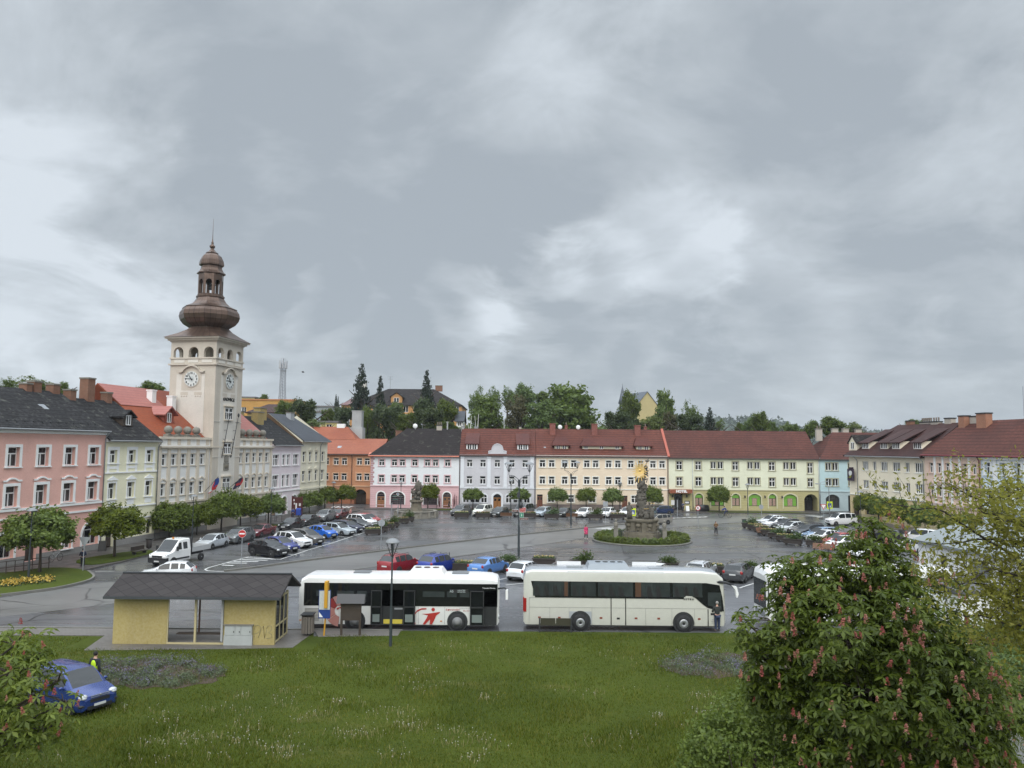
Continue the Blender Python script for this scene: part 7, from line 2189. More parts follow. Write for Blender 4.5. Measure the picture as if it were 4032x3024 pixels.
TL = [
 ('tall dark spruce left of the orange school', 'c', z4, 860, 1012, 228, 620, 192),
 ('slim ivy covered conifer before the orange school', 'c', z4, 1055, 1142, 320, 640, 196),
 ('pointed fir before the roof of the orange school', 'c', z4, 1450, 1558, 272, 560, 200),
 ('pair of thin cypresses left of the tall spruce', 'c', z4, 700, 728, 460, 575, 215),
 ('thin cypress just left of the tall spruce', 'c', z4, 722, 742, 475, 575, 216),
 ('mid green tree below the telecom mast', 'b', z4, 185, 345, 500, 655, 165),
 ('dark tree with pointed top right of the mast', 'd', z4, 330, 525, 478, 700, 160),
 ('bright bush with pale blossoms above the orange roof', 'l', z4, 463, 620, 655, 755, 158),
 ('small tree on the skyline above the ochre school', 'b', z4, 50, 125, 440, 500, 235),
 ('low green tree before the blue grey box house', 'b', z4, 585, 705, 570, 690, 185),
 ('brown green tree behind the grey lift shaft', 'd', z4, 690, 870, 545, 760, 176),
 ('green tree below the tall spruce', 'b', z4, 905, 1075, 555, 830, 172),
 ('dark tree in the hollow left of the dark roof', 'd', z4, 1040, 1290, 520, 830, 170),
 ('green tree before the orange dormer of the school', 'b', z4, 1150, 1330, 515, 720, 182),
 ('brown green tree before the middle of the school', 'd', z4, 1370, 1560, 470, 740, 180),
 ('grey green willow above the satellite dish', 'b', z4, 1255, 1420, 610, 770, 166),
 ('brownish tree above the dark roof chimney', 'd', z4, 1400, 1650, 560, 780, 164),
 ('green tree before the right end of the school', 'b', z4, 1560, 1770, 490, 720, 178),
 ('bushy tree above the dark slate roof end', 'b', z4, 1600, 1830, 680, 780, 163),
 ('tall loose tree at the left of the wooded ridge', 'a', k5, 215, 365, 150, 460, 215),
 ('large bright green tree above the light grey house', 'b', k5, 228, 560, 212, 540, 175),
 ('loose tree top behind the large bright green tree', 'a', k5, 405, 520, 160, 340, 225),
 ('loose pale tree top on the ridge', 'a', k5, 500, 650, 150, 350, 222),
 ('wide tree top on the ridge left of the tallest tree', 'b', k5, 615, 830, 140, 400, 212),
 ('olive grey budding tree in front of the ridge', 'o', k5, 570, 775, 245, 540, 176),
 ('small dark tree in the gap left of the tallest tree', 'b', k5, 830, 985, 210, 330, 235),
 ('tallest broad green tree above the peach house', 'b', k5, 880, 1458, 98, 560, 178),
 ('leafy flank of trees left of the tallest tree', 'b', k5, 755, 1030, 290, 560, 172),
 ('dark tree below the church spire', 'd', k5, 1475, 1705, 385, 570, 172),
 ('airy tree before the church nave', 'b', k5, 1590, 1790, 205, 520, 205),
 ('bright green tree below the church gable', 'l', k5, 1795, 2000, 425, 570, 168),
 ('brown tinged tree right of the church', 'o', k5, 1985, 2145, 400, 560, 170),
 ('airy tree with clumps right of the church', 'b', k5, 1925, 2145, 170, 520, 195),
 ('dark low tree behind the red chimneys', 'd', k5, 1700, 1830, 440, 575, 168),
 ('dark green tree behind the hotel roof', 'd', k6, 400, 640, 415, 590, 165),
 ('airy tree behind the hotel roof', 'a', k6, 430, 600, 290, 570, 190),
 ('reddish brown spruce behind the hotel roof', 'c', k6, 648, 752, 388, 590, 180),
 ('pale feathery tree right of the reddish spruce', 'a', k6, 735, 838, 460, 590, 195),
 ('bright green tree at the left behind the hotel roof', 'l', k6, 60, 270, 430, 590, 166),
 ('domed dark green tree behind the hotel roof end', 'b', k6, 1080, 1255, 403, 600, 185),
 ('mid green tree left of the domed tree', 'b', k6, 985, 1110, 450, 600, 188),
 ('small low tree left of the mid green tree', 'b', k6, 930, 1020, 505, 600, 200),
 ('green tree right of the domed tree', 'b', k6, 1225, 1345, 490, 605, 190),
 ('low bright trees above the lower hotel roof', 'l', k6, 1190, 1345, 565, 640, 170),
 ('pale tree above the lower hotel roof', 'l', k6, 1350, 1470, 490, 630, 178),
 ('olive tree above the lower hotel roof', 'b', k6, 1400, 1550, 520, 640, 172),
 ('dark rounded tree above the joined roofs', 'b', k6, 1535, 1700, 475, 640, 176),
 ('wide rounded tree above the turquoise house', 'b', k6, 1680, 1940, 450, 620, 180),
 ('pale yellow green tree at the right of the skyline', 'l', k6, 1955, 2140, 490, 620, 190),
 ('tree peeping over the cream corner house roof', 'b', z7, 870, 1030, 238, 330, 190),
 ('tree above the left edge of the slate roof', 'a', z1, -20, 150, 150, 260, 130),
 ('tree between the brick chimneys on the left', 'a', z1, 150, 380, 145, 280, 128),
 ('small tree right of the left brick chimneys', 'b', z1, 375, 490, 183, 320, 122),
 ('tree peeping out left of the clock tower', 'b', z1, 1005, 1185, 185, 300, 140),
]
for i, (lab, k, zf, x0, x1, yt, yb, Y) in enumerate(TL):
 (ax, ay), (bx2, by2) = zf(x0, yt), zf(x1, yb)
 slope_tree(lab, k, ax, bx2, ay, by2, Y, i)
# bare pale birch stems above the light grey house
for i, (x, yb, yt) in enumerate(((232, 545, 440), (298, 545, 420))):
 a, b = AY(*k5(x, yb), 160), AY(*k5(x, yt), 160)
 g = terrain(a.x, 160)
 t = thing('birch_tree', ('thin bare white birch above the light grey house roof', 'taller forked bare birch above the light grey house roof')[i], 'tree', (a.x, 160, g), 0, 'trees on the slope behind the square')
 m = MB(); H_ = b.z-g
 m.path([(0, 0, 0), (.05, 0, H_*.7), (.3, 0, H_)], [.14, .11, .04], 5); m.path([(.05, 0, H_*.7), (-.5, 0, H_*.98)], [.08, .03], 5)
 for s_ in (-1, 1): m.path([(.05, 0, H_*.75), (s_*1.6, .2, H_*.84), (s_*2.6, .3, H_*.70)], [.05, .03, .01], 4)
 m.build('trunk', plain('birch_bark', (.50, .49, .45), .8), t)
# undergrowth on the slope
def scrub():
 rg = np.random.default_rng(5)
 V = []
 for i in range(330):
  y = rg.uniform(158, 222); x = rg.uniform(-46, 62)
  if y > 200 and x < -14: continue
  P, O = crown_points(rg, 14, 18, .22, .4)
  s = rg.uniform(2.6, 4.6)*(1 if x < 40 else .8)
  V.append(leaves(P*np.array([s, s, s*.7])+np.array([x, y, terrain(x, y)+s*.8]), .36, rg, .3, O))
 o = ob('undergrowth', quads_mesh('undergrowth', np.concatenate(V), LM_BG)); kind(o, 'stuff')
scrub()
# --- far hill woods: crowns spread over the hill
def hillwood():
 rg = np.random.default_rng(8)
 V = []
 for (x, y, r, h_) in ((420, 1500, 190, 62), (640, 1700, 260, 48), (960, 1900, 420, 46)):
  for i in range(420):
   a = rg.uniform(0, 2*np.pi); q = rg.uniform(.05, 1)
   rr = r*q**.5; f = 1-q**(1/1.2)
   z = h_*(1-(q**.5)**(1/.6*1.0)**1)
   px_, py_ = x+np.cos(a)*rr, y+np.sin(a)*rr
   j = (rr/r)**(1/.6); z = h_*(1-j*j)
   k = 14
   P = rg.normal(size=(k, 3))*np.array([3.5, 3.5, 4.0])+np.array([px_, py_, z+4])
   V.append(leaves(P, 3.6, rg, .6))
 kind(ob('far_wood', quads_mesh('far_wood', np.concatenate(V), leafmat('far_wood', (.02, .04, .02), (.05, .08, .03)))), 'stuff')
hillwood()
# --- dark monkey-puzzle like conifer beside the turquoise house
p = G(*z7(335, 1100))
t = thing('conifer_tree', 'thin dark straggly conifer before the turquoise house', 'tree', (p.x, p.y-.5, 0), 0, 'single trees by the houses')
m = MB(); m.path([(0, 0, 0), (0, 0, 9.0)], [.14, .05]); V = []
for i in range(30):
 a = rg.uniform(0, 2*np.pi); z = rg.uniform(3.2, 9.0); l = rg.uniform(.8, 2.1)*(1.15-(z-3)/9)
 e = Vector((cos(a)*l, sin(a)*l*.6, z+.25*l)); m.path([(0, 0, z), (e.x*.6, e.y*.6, z), tuple(e)], [.04, .03, .02], 4)
 u = np.linspace(.2, 1, 16)[:, None]; V.append(leaves(np.array([[e.x, e.y, .25*l]])*u+np.array([[0, 0, z]])+rg.normal(size=(16, 3))*.07, .13, rg, .3))
m.build('trunk', BARK, t); ob('crown', quads_mesh('crown', np.concatenate(V), LM_CON), t)
# --- red flowering horse chestnuts
def chestnut_leaves(P, O, rg, size):
 """palmate drooping leaves: five leaflets round each point, each leaflet bent over"""
 V = []
 k = len(P)
 yaw = rg.uniform(0, 2*np.pi, k)
 s = size*rg.uniform(.7, 1.25, k)
 ax = np.array([0, 0, 1.0])+O*.55+rg.normal(size=(k, 3))*.22
 ax /= np.linalg.norm(ax, axis=1)[:, None]
 ref = np.cross(ax, np.array([.31, .2, .9])[None]); ref /= np.linalg.norm(ref, axis=1)[:, None]
 ref2 = np.cross(ax, ref)
 for j in range(5):
  a = yaw+(j-2)*1.12
  d = ref*np.cos(a)[:, None]+ref2*np.sin(a)[:, None]
  w = np.cross(ax, d)
  l = (s*(1.0 if j in (1, 2, 3) else .78))[:, None]
  dn = -ax*.55
  mid = P+d*l*.55+dn*l*.10; tip = P+d*l*.98+dn*l*.72
  V.append(np.stack([P, mid-w*l*.19, mid+w*l*.0+ax*l*.03, P], 1)[:, :4])
  V[-1] = np.stack([P, mid-w*l*.20, tip, mid+w*l*.20], 1)
 return np.concatenate(V)
LM_CH = leafmat('chestnut_leaves', (.038, .066, .005), (.120, .168, .010), .32)
LM_CH2 = leafmat('young_chestnut_leaves', (.065, .105, .008), (.205, .255, .022), .4)
FLW = leafmat('chestnut_flowers', (.27, .048, .045), (.50, .175, .125), .25)
def panicle(rg):
 V = []
 k = 46
 u = rg.uniform(0, 1, k)
 a = rg.uniform(0, 2*np.pi, k)
 r = .062*(1-u*.75)
 P = np.stack([np.cos(a)*r, np.sin(a)*r, u*.24], 1)
 return quads_mesh('flower', leaves(P, .030, rg, .1, P*np.array([8, 8, 0])), FLW)
PAN = [panicle(np.random.default_rng(s)) for s in (1, 2, 3)]
def chestnut(label, trunk_px, Y, blobs, nleaf, nflow, lm, seed, size=.20, trunk_r=.2, extra_flower=0):
 rg = np.random.default_rng(seed)
 C, R = [], []
 for (x, y, rx, ry, dy) in blobs:
  c = AY(x, y, Y+dy); k = (Y+dy)/FPX
  C.append((c.x, c.y, c.z)); R.append((rx*k, (rx*k+ry*k)*.5, ry*k))
 C, R = np.array(C), np.array(R)
 base = AY(trunk_px[0], trunk_px[1], Y); base = Vector((base.x, base.y, 0))
 t = thing('horse_chestnut_tree', label, 'tree', base, 0, 'red flowering chestnut trees')
 wts = (R[:, 0]*R[:, 2]); wts = wts/wts.sum()
 n = (wts*nleaf).astype(int)
 P, O = [], []
 for c, r, k in zip(C, R, n):
  d = rg.normal(size=(k, 3)); d /= np.linalg.norm(d, axis=1)[:, None]
  q = rg.uniform(.25, 1, k)**.45
  lump = 1+.14*np.sin(d[:, 0]*6+seed)+.13*np.sin(d[:, 1]*7+d[:, 2]*6)
  P.append(c+d*r*(q*lump)[:, None]); O.append(d)
 P, O = np.concatenate(P), np.concatenate(O)
 # leaves gather in whorls at shoot ends
 keep = (np.sin(P[:, 0]*3.1+np.sin(P[:, 2]*2.3))+np.sin(P[:, 1]*2.9+P[:, 2]*2.1) > -1.25)
 P, O = P[keep], O[keep]
 b = np.array(base)
 V = chestnut_leaves(P, O, rg, size)-b
 ob('crown', quads_mesh('crown', V, lm), t)
 # trunk and limbs to the middle of every mass
 m = MB()
 top = C[:, 2].max()
 m.path([(0, 0, 0), (.05, 0, 2), (-.05, .05, top*.6), (.1, 0, top*.92)], [trunk_r*1.25, trunk_r, trunk_r*.7, trunk_r*.25], 9)
 for c, r in zip(C, R):
  e = c-b; z0 = min(top*.7, max(1.6, e[2]-abs(e[0])*.55-.5))
  m.path([(0, 0, z0), (e[0]*.5, e[1]*.5, (z0+e[2])/2-.15), (e[0], e[1], e[2])], [trunk_r*.45, trunk_r*.28, trunk_r*.12], 6)
  for k in range(5):
   d = rg.normal(size=3); d /= np.linalg.norm(d); f = e+d*r*.8
   m.path([tuple(e), tuple((e+f)/2+np.array([0, 0, .1])), tuple(f)], [trunk_r*.12, trunk_r*.08, trunk_r*.04], 4)
 m.build('trunk', BARK, t)
 # upright flower panicles near the skin, facing us more than away
 cnt = 0
 tries = 0
 rest = []
 while cnt < nflow+extra_flower and tries < 6000:
  tries += 1
  i = rg.choice(len(C), p=wts)
  d = rg.normal(size=3); d /= np.linalg.norm(d)
  if d[1] > .25 or d[2] < -.45: continue
  p = C[i]+d*R[i]*rg.uniform(.96, 1.06)
  inside = any((((p-C[j])/R[j])**2).sum() < .80 for j in range(len(C)) if j != i)
  if inside: continue
  s = rg.uniform(.48, .85)
  if cnt < nflow:
   ob('flower', PAN[cnt % 3], t, tuple(p-b), (d[1]*-.25+rg.normal()*.12, d[0]*.25+rg.normal()*.12, rg.uniform(0, 6)), s)
  else:
   me = PAN[cnt % 3]; co = np.empty(len(me.vertices)*3); me.vertices.foreach_get('co', co)
   rest.append(co.reshape(-1, 4, 3)*s+(p-b))
  cnt += 1
 if rest:
  o = ob('flowers', quads_mesh('flowers', np.concatenate(rest), FLW), t); kind(o, 'stuff')
 return t
chestnut('large red flowering chestnut in the right foreground', (3455, 2900), 18.5,
  [(3450, 2130, 110, 110, .3), (3420, 2260, 190, 170, .2), (3250, 2330, 190, 170, -.2), (3120, 2330, 130, 150, 0), (3080, 2480, 150, 130, -.6), (2960, 2470, 90, 80, -.4),
   (3560, 2420, 230, 200, 0), (3330, 2520, 270, 230, -.9), (3040, 2620, 150, 110, -.3), (3640, 2610, 240, 230, -.4), (3420, 2720, 330, 220, -1.2), (3720, 2560, 120, 120, .2),
   (3130, 2720, 170, 120, -.2), (3780, 2750, 190, 170, -.3), (3300, 2900, 230, 160, -.9), (3620, 2880, 280, 170, -1.0), (3850, 2900, 150, 130, -.2), (3450, 3080, 420, 160, -.8), (3930, 2680, 70, 60, .2), (3000, 2720, 80, 70, 0), (3900, 3010, 140, 110, 0)],
  8600, 100, LM_CH, 4, .185, .19, 150)
chestnut('red flowering chestnut branches at the left edge', (-420, 2600), 22.5,
  [(60, 2540, 150, 80, .3), (150, 2600, 90, 60, .2), (40, 2650, 170, 90, -.2), (230, 2680, 70, 55, 0), (120, 2760, 150, 90, -.3), (250, 2770, 60, 50, .1), (20, 2840, 160, 80, -.2), (160, 2860, 100, 60, 0), (-150, 2700, 200, 220, .4), (-420, 2500, 330, 330, .5), (230, 2850, 60, 60, .2), (60, 2920, 120, 50, .1)],
  1500, 100, LM_CH2, 9, .23, .2, 60)
# --- light green small tree at the bottom
def ball_tree():
 rg = np.random.default_rng(3)
 Y = 19.0
 t0 = AY(2960, 2900, Y)
 t = thing('hornbeam_tree', 'small bright green fine leaved tree below the red chestnut', 'tree', (t0.x, Y, 0), 0, 'single trees by the lawn')
 V = []
 for x, y, rx, ry, dy in ((2950, 2830, 180, 130, 0), (2840, 2930, 150, 140, -.2), (3080, 2900, 150, 140, .1), (2960, 2980, 250, 150, -.4), (3140, 3000, 120, 120, 0), (2780, 3010, 120, 120, 0), (2950, 3150, 260, 160, 0)):
  c = AY(x, y, Y+dy); k = (Y+dy)/FPX
  P, O = crown_points(rg, 90, 24, .10, .55)
  P = P*np.array([rx*k, (rx+ry)*k*.5, ry*k])+np.array([c.x-t0.x, c.y-Y, c.z])
  V.append(leaves(P, .052, rg, .4, O, .55))
 ob('crown', quads_mesh('crown', np.concatenate(V), leafmat('hornbeam_leaves', (.065, .105, .010), (.180, .235, .025), .4)), t)
 m = MB(); m.path([(0, 0, 0), (0, 0, 2.5), (.1, 0, 4.2)], [.11, .08, .03])
 for i in range(8):
  a = i*.8; m.path([(0, 0, 1.8), (cos(a)*.7, sin(a)*.7, 3), (cos(a)*1.3, sin(a)*1.3, 4.2)], [.05, .03, .01], 4)
 m.build('trunk', BARK, t)
ball_tree()
# --- thin leaved branches at the right edge
def thin_tree():
 rg = np.random.default_rng(12)
 Y = 13.0
 b = AY(4420, 2600, Y); b = Vector((b.x, Y, 0))
 t = thing('young_leaved_tree', 'tree with thin dark twigs and sparse young leaves at the right edge', 'tree', b, 0, 'single trees by the lawn')
 m = MB(); V = []
 m.path([(0, 0, 0), (-.1, 0, 5), (-.25, 0, 12)], [.2, .16, .08], 8)
 def at_(x, y, dy=0):
  p = AY(x, y, Y+dy); return np.array([p.x-b.x, p.y-b.y, p.z])
 def leafs(p, q, n, sp=.10, size=.042):
  u = rg.uniform(.1, 1, n)[:, None]
  P = p+(q-p)*u+rg.normal(size=(n, 3))*sp
  V.append(leaves(P, size, rg, .9, None, .45))
 limbs = [((4350, 2420), (3960, 2180), (3720, 2010), (3500, 1985)), ((4380, 2300), (4020, 2080), (3850, 1960), (3720, 1900)),
             ((4360, 2520), (4000, 2400), (3880, 2300), (3660, 2280)), ((4360, 2560), (4020, 2420), (3900, 2350), (3780, 2180)), ((4350, 2620), (4060, 2480), (3930, 2440), (3760, 2420)),
             ((4380, 2250), (4080, 2150), (3900, 2120), (3640, 2140)), ((4360, 2380), (4050, 2280), (3920, 2240), (3720, 2330)),
             ((4380, 2150), (4100, 2000), (3980, 1960), (3800, 1950)), ((4380, 2050), (4180, 1960), (4060, 1930), (3930, 1940)), ((4350, 2600), (4100, 2540), (4000, 2500), (3880, 2540)),
             ((4380, 2400), (4100, 2330), (4010, 2350), (3950, 2250)), ((4370, 2200), (4080, 2080), (3960, 2050), (3850, 2000))]
 for li, L_ in enumerate(limbs):
  dys = rg.uniform(-1.2, 1.4)
  pts = [at_(x, y, dys*(i/3)) for i, (x, y) in enumerate(L_)]
  # resample into a slightly wavy limb
  Q = []
  for i in range(3):
   for j in range(4):
    u = j/4; Q.append(pts[i]*(1-u)+pts[i+1]*u+rg.normal(size=3)*.025)
  Q.append(pts[3])
  m.path([tuple(q) for q in Q], [.028*(1-i/len(Q))+.004 for i in range(len(Q))], 5)
  for i in range(2, len(Q)):
   for s_ in range(3):
    d = rg.normal(size=3); d[2] += .35; d[0] -= .3
    d /= np.linalg.norm(d); l = rg.uniform(.25, .75)
    e = Q[i]+d*l
    m.path([tuple(Q[i]), tuple((Q[i]+e)/2+np.array([0, 0, .03])), tuple(e)], [.005, .004, .002], 3)
    near = i < len(Q)*.55
    leafs(Q[i], e, 28 if near else 15, .11 if near else .07)
    f = e+np.array([rg.normal()*.2, rg.normal()*.2, -.12])
    leafs(e, f, 14 if near else 8, .10)
 m.build('trunk', plain('twig_bark', (.028, .022, .018), .8), t)
 ob('crown', quads_mesh('crown', np.concatenate(V), leafmat('young_leaves', (.13, .145, .016), (.34, .34, .07), .5)), t)
thin_tree()
# --- hedges / shrubs right of the chestnut
def shrubs():
 rg = np.random.default_rng(14)
 for i, (lab, lst, lm) in enumerate((('dark green bushy hedge between the kiosk and the path', ((3800, 2520, 110, 90, 38), (3930, 2560, 120, 110, 36), (4040, 2540, 120, 130, 35), (3980, 2640, 130, 90, 33)), LM_BG),
          ('pale yellow green shrub at the right edge beyond the path', ((3960, 2790, 90, 70, 27), (4050, 2760, 90, 90, 27)), LM_LT))):
  c0 = G(lst[0][0], lst[0][1]+lst[0][3]*1.6)
  t = thing('shrub', lab, 'shrub', (c0.x, c0.y, 0), 0, 'shrubs by the path')
  V = []
  for x, y, rx, ry, Y in lst:
   c = AY(x, y, Y); k = Y/FPX
   P, O = crown_points(rg, 120, 22, .10, .4)
   V.append(leaves(P*np.array([rx*k, rx*k, ry*k])+np.array([c.x-c0.x, c.y-c0.y, max(c.z, ry*k*.8)]), .07, rg, .3, O))
  ob('crown', quads_mesh('crown', np.concatenate(V), lm), t)
shrubs()
# --- lavender beds on the lawn
def lavender(name, poly_px, n, seed):
 rg = np.random.default_rng(seed)
 A_, B_ = [], []
 (x0, y0, x1, y1) = poly_px
 for i in range(n):
  a = rg.uniform(0, 2*np.pi); q = rg.uniform(0, 1)**.5
  px_ = (x0+x1)/2+np.cos(a)*(x1-x0)/2*q; py_ = (y0+y1)/2+np.sin(a)*(y1-y0)/2*q
  g = G(px_, py_)
  r = rg.uniform(.25, .55)
  k = 80
  d = rg.normal(size=(k, 3)); d /= np.linalg.norm(d, axis=1)[:, None]; d[:, 2] = np.abs(d[:, 2])
  P = np.array([g.x, g.y, .06])+d*r*np.array([1, 1, .85])*rg.uniform(.5, 1, k)[:, None]
  st_ = leaves(P, .075, rg, .0, d*1.6, .16)
  A_.append(st_)
  if rg.random() < .42:
   k = 26
   d = rg.normal(size=(k, 3)); d[:, 2] = np.abs(d[:, 2])+.5; d /= np.linalg.norm(d, axis=1)[:, None]
   P = np.array([g.x, g.y, .1])+d*r*rg.uniform(.95, 1.25, k)[:, None]
   B_.append(leaves(P, .04, rg, .0, d*2, .35))
 kind(ob(name, quads_mesh(name, np.concatenate(A_), leafmat('lavender_leaf', (.045, .066, .024), (.120, .150, .060), .1))), 'stuff')
 kind(ob('lavender_flowers', quads_mesh('lavender_flowers', np.concatenate(B_), leafmat('lavender_flower', (.095, .075, .15), (.20, .165, .28), .1))), 'stuff')
lavender('lavender_plants', (330, 2602, 880, 2712), 120, 1)
lavender('lavender_plants', (2610, 2580, 3120, 2670), 95, 2)
for j, (x0, y0, x1, y1) in enumerate(((320, 2595, 890, 2718), (2600, 2575, 3130, 2676))):
 P_ = [G((x0+x1)/2+cos(2*pi*i/40)*(x1-x0)/2*(.97+.07*sin(i*2.3)), (y0+y1)/2+sin(2*pi*i/40)*(y1-y0)/2*(.95+.12*sin(i*1.7+1))) for i in range(40)]
 sheet('soil_bed', [(p.x, p.y) for p in P_][::-1], plain('garden_soil', (.060, .040, .028), .95, var=.4, scale=5), .055, True)
# weeds beside kerbs and pots, yellow flowers on the island
def flowerbed():
 rg = np.random.default_rng(21)
 A_, B_ = [], []
 zf = zz(0, 1950, .2472)
 for i in range(260):
  x = rg.uniform(40, 810); y = 1455-.1*(x-40)+rg.normal()*24
  g = G(*zf(x, y))
  P = np.array([g.x, g.y, .2])+rg.normal(size=(7, 3))*np.array([.14, .14, .05])
  A_.append(leaves(P, .09, rg, .3)); B_.append(leaves(P[:2]+np.array([0, 0, .13]), .075, rg, .8, None, .9))
 kind(ob('flower_leaves', quads_mesh('flower_leaves', np.concatenate(A_), LM_DK)), 'stuff')
 kind(ob('yellow_flowers', quads_mesh('yellow_flowers', np.concatenate(B_), leafmat('yellow_petals', (.40, .24, .02), (.62, .50, .10), .2))), 'stuff')
flowerbed()
# ================================================================ THINGS ON THE SQUARE
LAMPP = plain('lamp_post_green_grey', (.035, .045, .05), .5)
LGLASS = plain('lamp_glass', (.20, .21, .22), .35)
def hood(mb, c, r=.42):
 """lantern: saucer lid on a basket of thin ribs"""
 x, y, z = c
 mb.lathe([(r, 0), (r*.96, .04), (r*.7, .16), (r*.35, .23), (.05, .25)], 14, (x, y, z), 1)
 for i in range(4):
  a = pi/2*i+.4
  mb.path([(x+cos(a)*r*.8, y+sin(a)*r*.8, z+.01), (x+cos(a)*r*.5, y+sin(a)*r*.5, z-.35), (x+cos(a)*.06, y+sin(a)*.06, z-.75)], [.022, .022, .022], 4)
 mb.cyl((x, y, z-.75), (x, y, z-.05), .03, .05, 5)
def lamp(label, base, top):
 p = G(*base); H_ = AY(top[0], top[1], p.y).z
 t = thing('street_lamp', label, 'street lamp', p, 0, 'street lamps on the square')
 m = MB(); m.cyl((0, 0, 0), (0, 0, H_*.35), .085, .075); m.cyl((0, 0, H_*.35), (0, 0, H_-.95), .055, .045); m.build('pole', LAMPP, t)
 m = MB(); hood(m, (0, 0, H_-.25)); m.build('lantern', [LAMPP, LGLASS], t)
lamp('street lamp on the grass island at the left edge', z1(205, 1622), z1(230, 1105))
lamp('street lamp between the first two maples of the town hall', z3(500, 1592), z3(527, 1140))
lamp('street lamp before the lilac house', k148(465, 905), k148(487, 275))
lamp('street lamp before the orange passage house', k148(1455, 645), k148(1475, 185))
lamp('street lamp beside the fountain', z15(572, 1098), z15(605, 232))
lamp('tall street lamp on the lawn in front of the low floor bus', kb1(1075, 978), k48(1770, 410))
lamp('slim street lamp before the light grey house', k5(608, 1302), k5(611, 1022))
lamp('slim street lamp left of the column', k5(1610, 1302), k5(1608, 1042))
lamp('street lamp before the arched windows of the hotel', k6(1055, 1362), k6(1047, 1075))
lamp('street lamp at the corner of the cream corner house', z7(452, 1238), z7(441, 906))
lamp('street lamp above the maples of the right row', z7(970, 1310), z7(960, 962))
def double_lamp(label, base, top, w=1.05):
 p = G(*base); H_ = AY(top[0], top[1], p.y).z
 t = thing('street_lamp', label, 'street lamp', p, 0, 'street lamps on the square')
 m = MB(); m.cyl((0, 0, 0), (0, 0, H_*.32), .12, .11, 10); m.cyl((0, 0, H_*.32), (0, 0, H_-1.9), .085, .06, 10); m.cyl((0, 0, H_-2.4), (0, 0, H_-1.8), .1, .1, 8); m.build('pole', LAMPP, t)
 for s_ in (-1, 1):
  m = MB(); m.path([(s_*.08, 0, H_-2.5), (s_*.1, 0, H_-1.75), (s_*w*.5, 0, H_-1.42), (s_*w, 0, H_-1.35), (s_*w, 0, H_-1.0)], [.035]*5, 5); m.path([(s_*.1, 0, H_-2.1), (s_*w*.75, 0, H_-1.4)], [.02]*2, 4)
  a = m.build('arm', LAMPP, t)
  q = MB(); hood(q, (s_*w, 0, H_-.25), .5); q.build('lantern', [LAMPP, LGLASS], a)
 return t, H_, p
k24 = zz(1950, 1800, .24116)
t, H_, p = double_lamp('tall double lamp post carrying brown, red and green direction signs', k24(382, 1615), k24(390, 78))
m = MB(); m.box(-.22, .12, -.2, .12, H_-3.6, H_-3.1); m.build('speaker_box', DARK, t)
m = MB(); m.ball((.2, -.1, H_-4.4), .3, 8, 0, (.7, .7, 1.2)); m.build('loudspeaker', DARK, t)
SBR, SRD, SGR = plain('sign_brown', (.12, .05, .035), .5), plain('sign_red', (.42, .05, .045), .5), plain('sign_green', (.04, .22, .13), .5)
def px2m(zx, zy):
 q = AY(*k24(zx, zy), p.y); return q.x-p.x, q.z
for x0, y0, x1, y1, mt, s_ in ((400, 825, 496, 858, SRD, 'Muzeum'), (397, 862, 492, 897, SRD, 'Kino, Posta'), (277, 858, 378, 890, SBR, 'Kostel'), (402, 990, 536, 1022, SBR, 'Verejne WC'), (402, 905, 460, 982, SGR, 'i')):
 (xa, zb_), (xb, za) = px2m(x0, y0), px2m(x1, y1)
 m = MB(); m.box(xa, xb, -.16, -.12, za, zb_); m.box(xa-.02, xb+.02, -.125, -.115, za-.02, zb_+.02, 1)
 o = m.build('direction_sign', [mt, WHITE], t)
 word(s_, (zb_-za)*(.62 if s_ != 'i' else .85), WHITE, o, ((xa+xb)/2, -.163, za+(zb_-za)*.24), (pi/2, 0, 0), depth=.003, bold=.006 if s_ == 'i' else 0)
double_lamp('tall double lamp post with loudspeakers before the peach house', k5(1160, 1435), k5(1160, 852), .9)
# modern street lights at the corner
for lab, b_, t_p, dx in (('grey road lamp on a bent pole by the turquoise house', k6(1818, 1418), k6(1810, 1085), -1.6), ('tall grey pole with a road lamp at the hotel passage', k6(1732, 1362), k6(1727, 1062), 1.1)):
 p = G(*b_); H_ = AY(t_p[0], t_p[1], p.y).z
 t = thing('street_light', lab, 'street light', p, 0, 'modern road lights')
 m = MB(); m.path([(0, 0, 0), (0, 0, H_-.3), (dx*.3, 0, H_), (dx, 0, H_+.1)], [.09, .06, .05, .04], 6); m.build('pole', ZINC, t)
 m = MB(); m.ball((dx*1.15, 0, H_+.1), .3, 8, 0, (1.2, .5, .3)); m.build('lamp_head', GREYM, t)
# ---- traffic signs ----------------------------------------------------------
SRED = plain('traffic_red', (.45, .02, .02), .4)
def disc(mb, r, y, z, m=0, th=.03, n=24):
 mb.cyl((0, y, z), (0, y+th, z), r, n=n, m=m, smooth=False)
def sign(name, label, base, top, build, rz_=0.0):
 p = G(*base); H_ = AY(top[0], top[1], p.y).z
 t = thing(name, label, 'road sign', p, rz_, 'road signs on the square')
 m = MB(); m.cyl((0, 0, 0), (0, 0, H_), .035, n=7); m.build('pole', ZINC, t)
 build(t, H_)
 return t
def no_entry(t, H_):
 m = MB(); disc(m, .36, -.06, H_-.36, 0); disc(m, .335, -.075, H_-.36, 1); m.box(-.25, .25, -.085, -.074, H_-.42, H_-.30, 0); m.build('sign_plate', [WHITE, SRED], t)
sign('no_entry_sign', 'red no entry sign with white bar at the tip of the hatched marking', k8(1475, 415), k8(1488, 88), no_entry)
def grey_back(t, H_, r=.36):
 m = MB(); disc(m, r, .04, H_-r, 0); m.box(-.05, .05, .0, .04, H_-r-.2, H_-r+.2); m.build('sign_plate', ZINC, t)
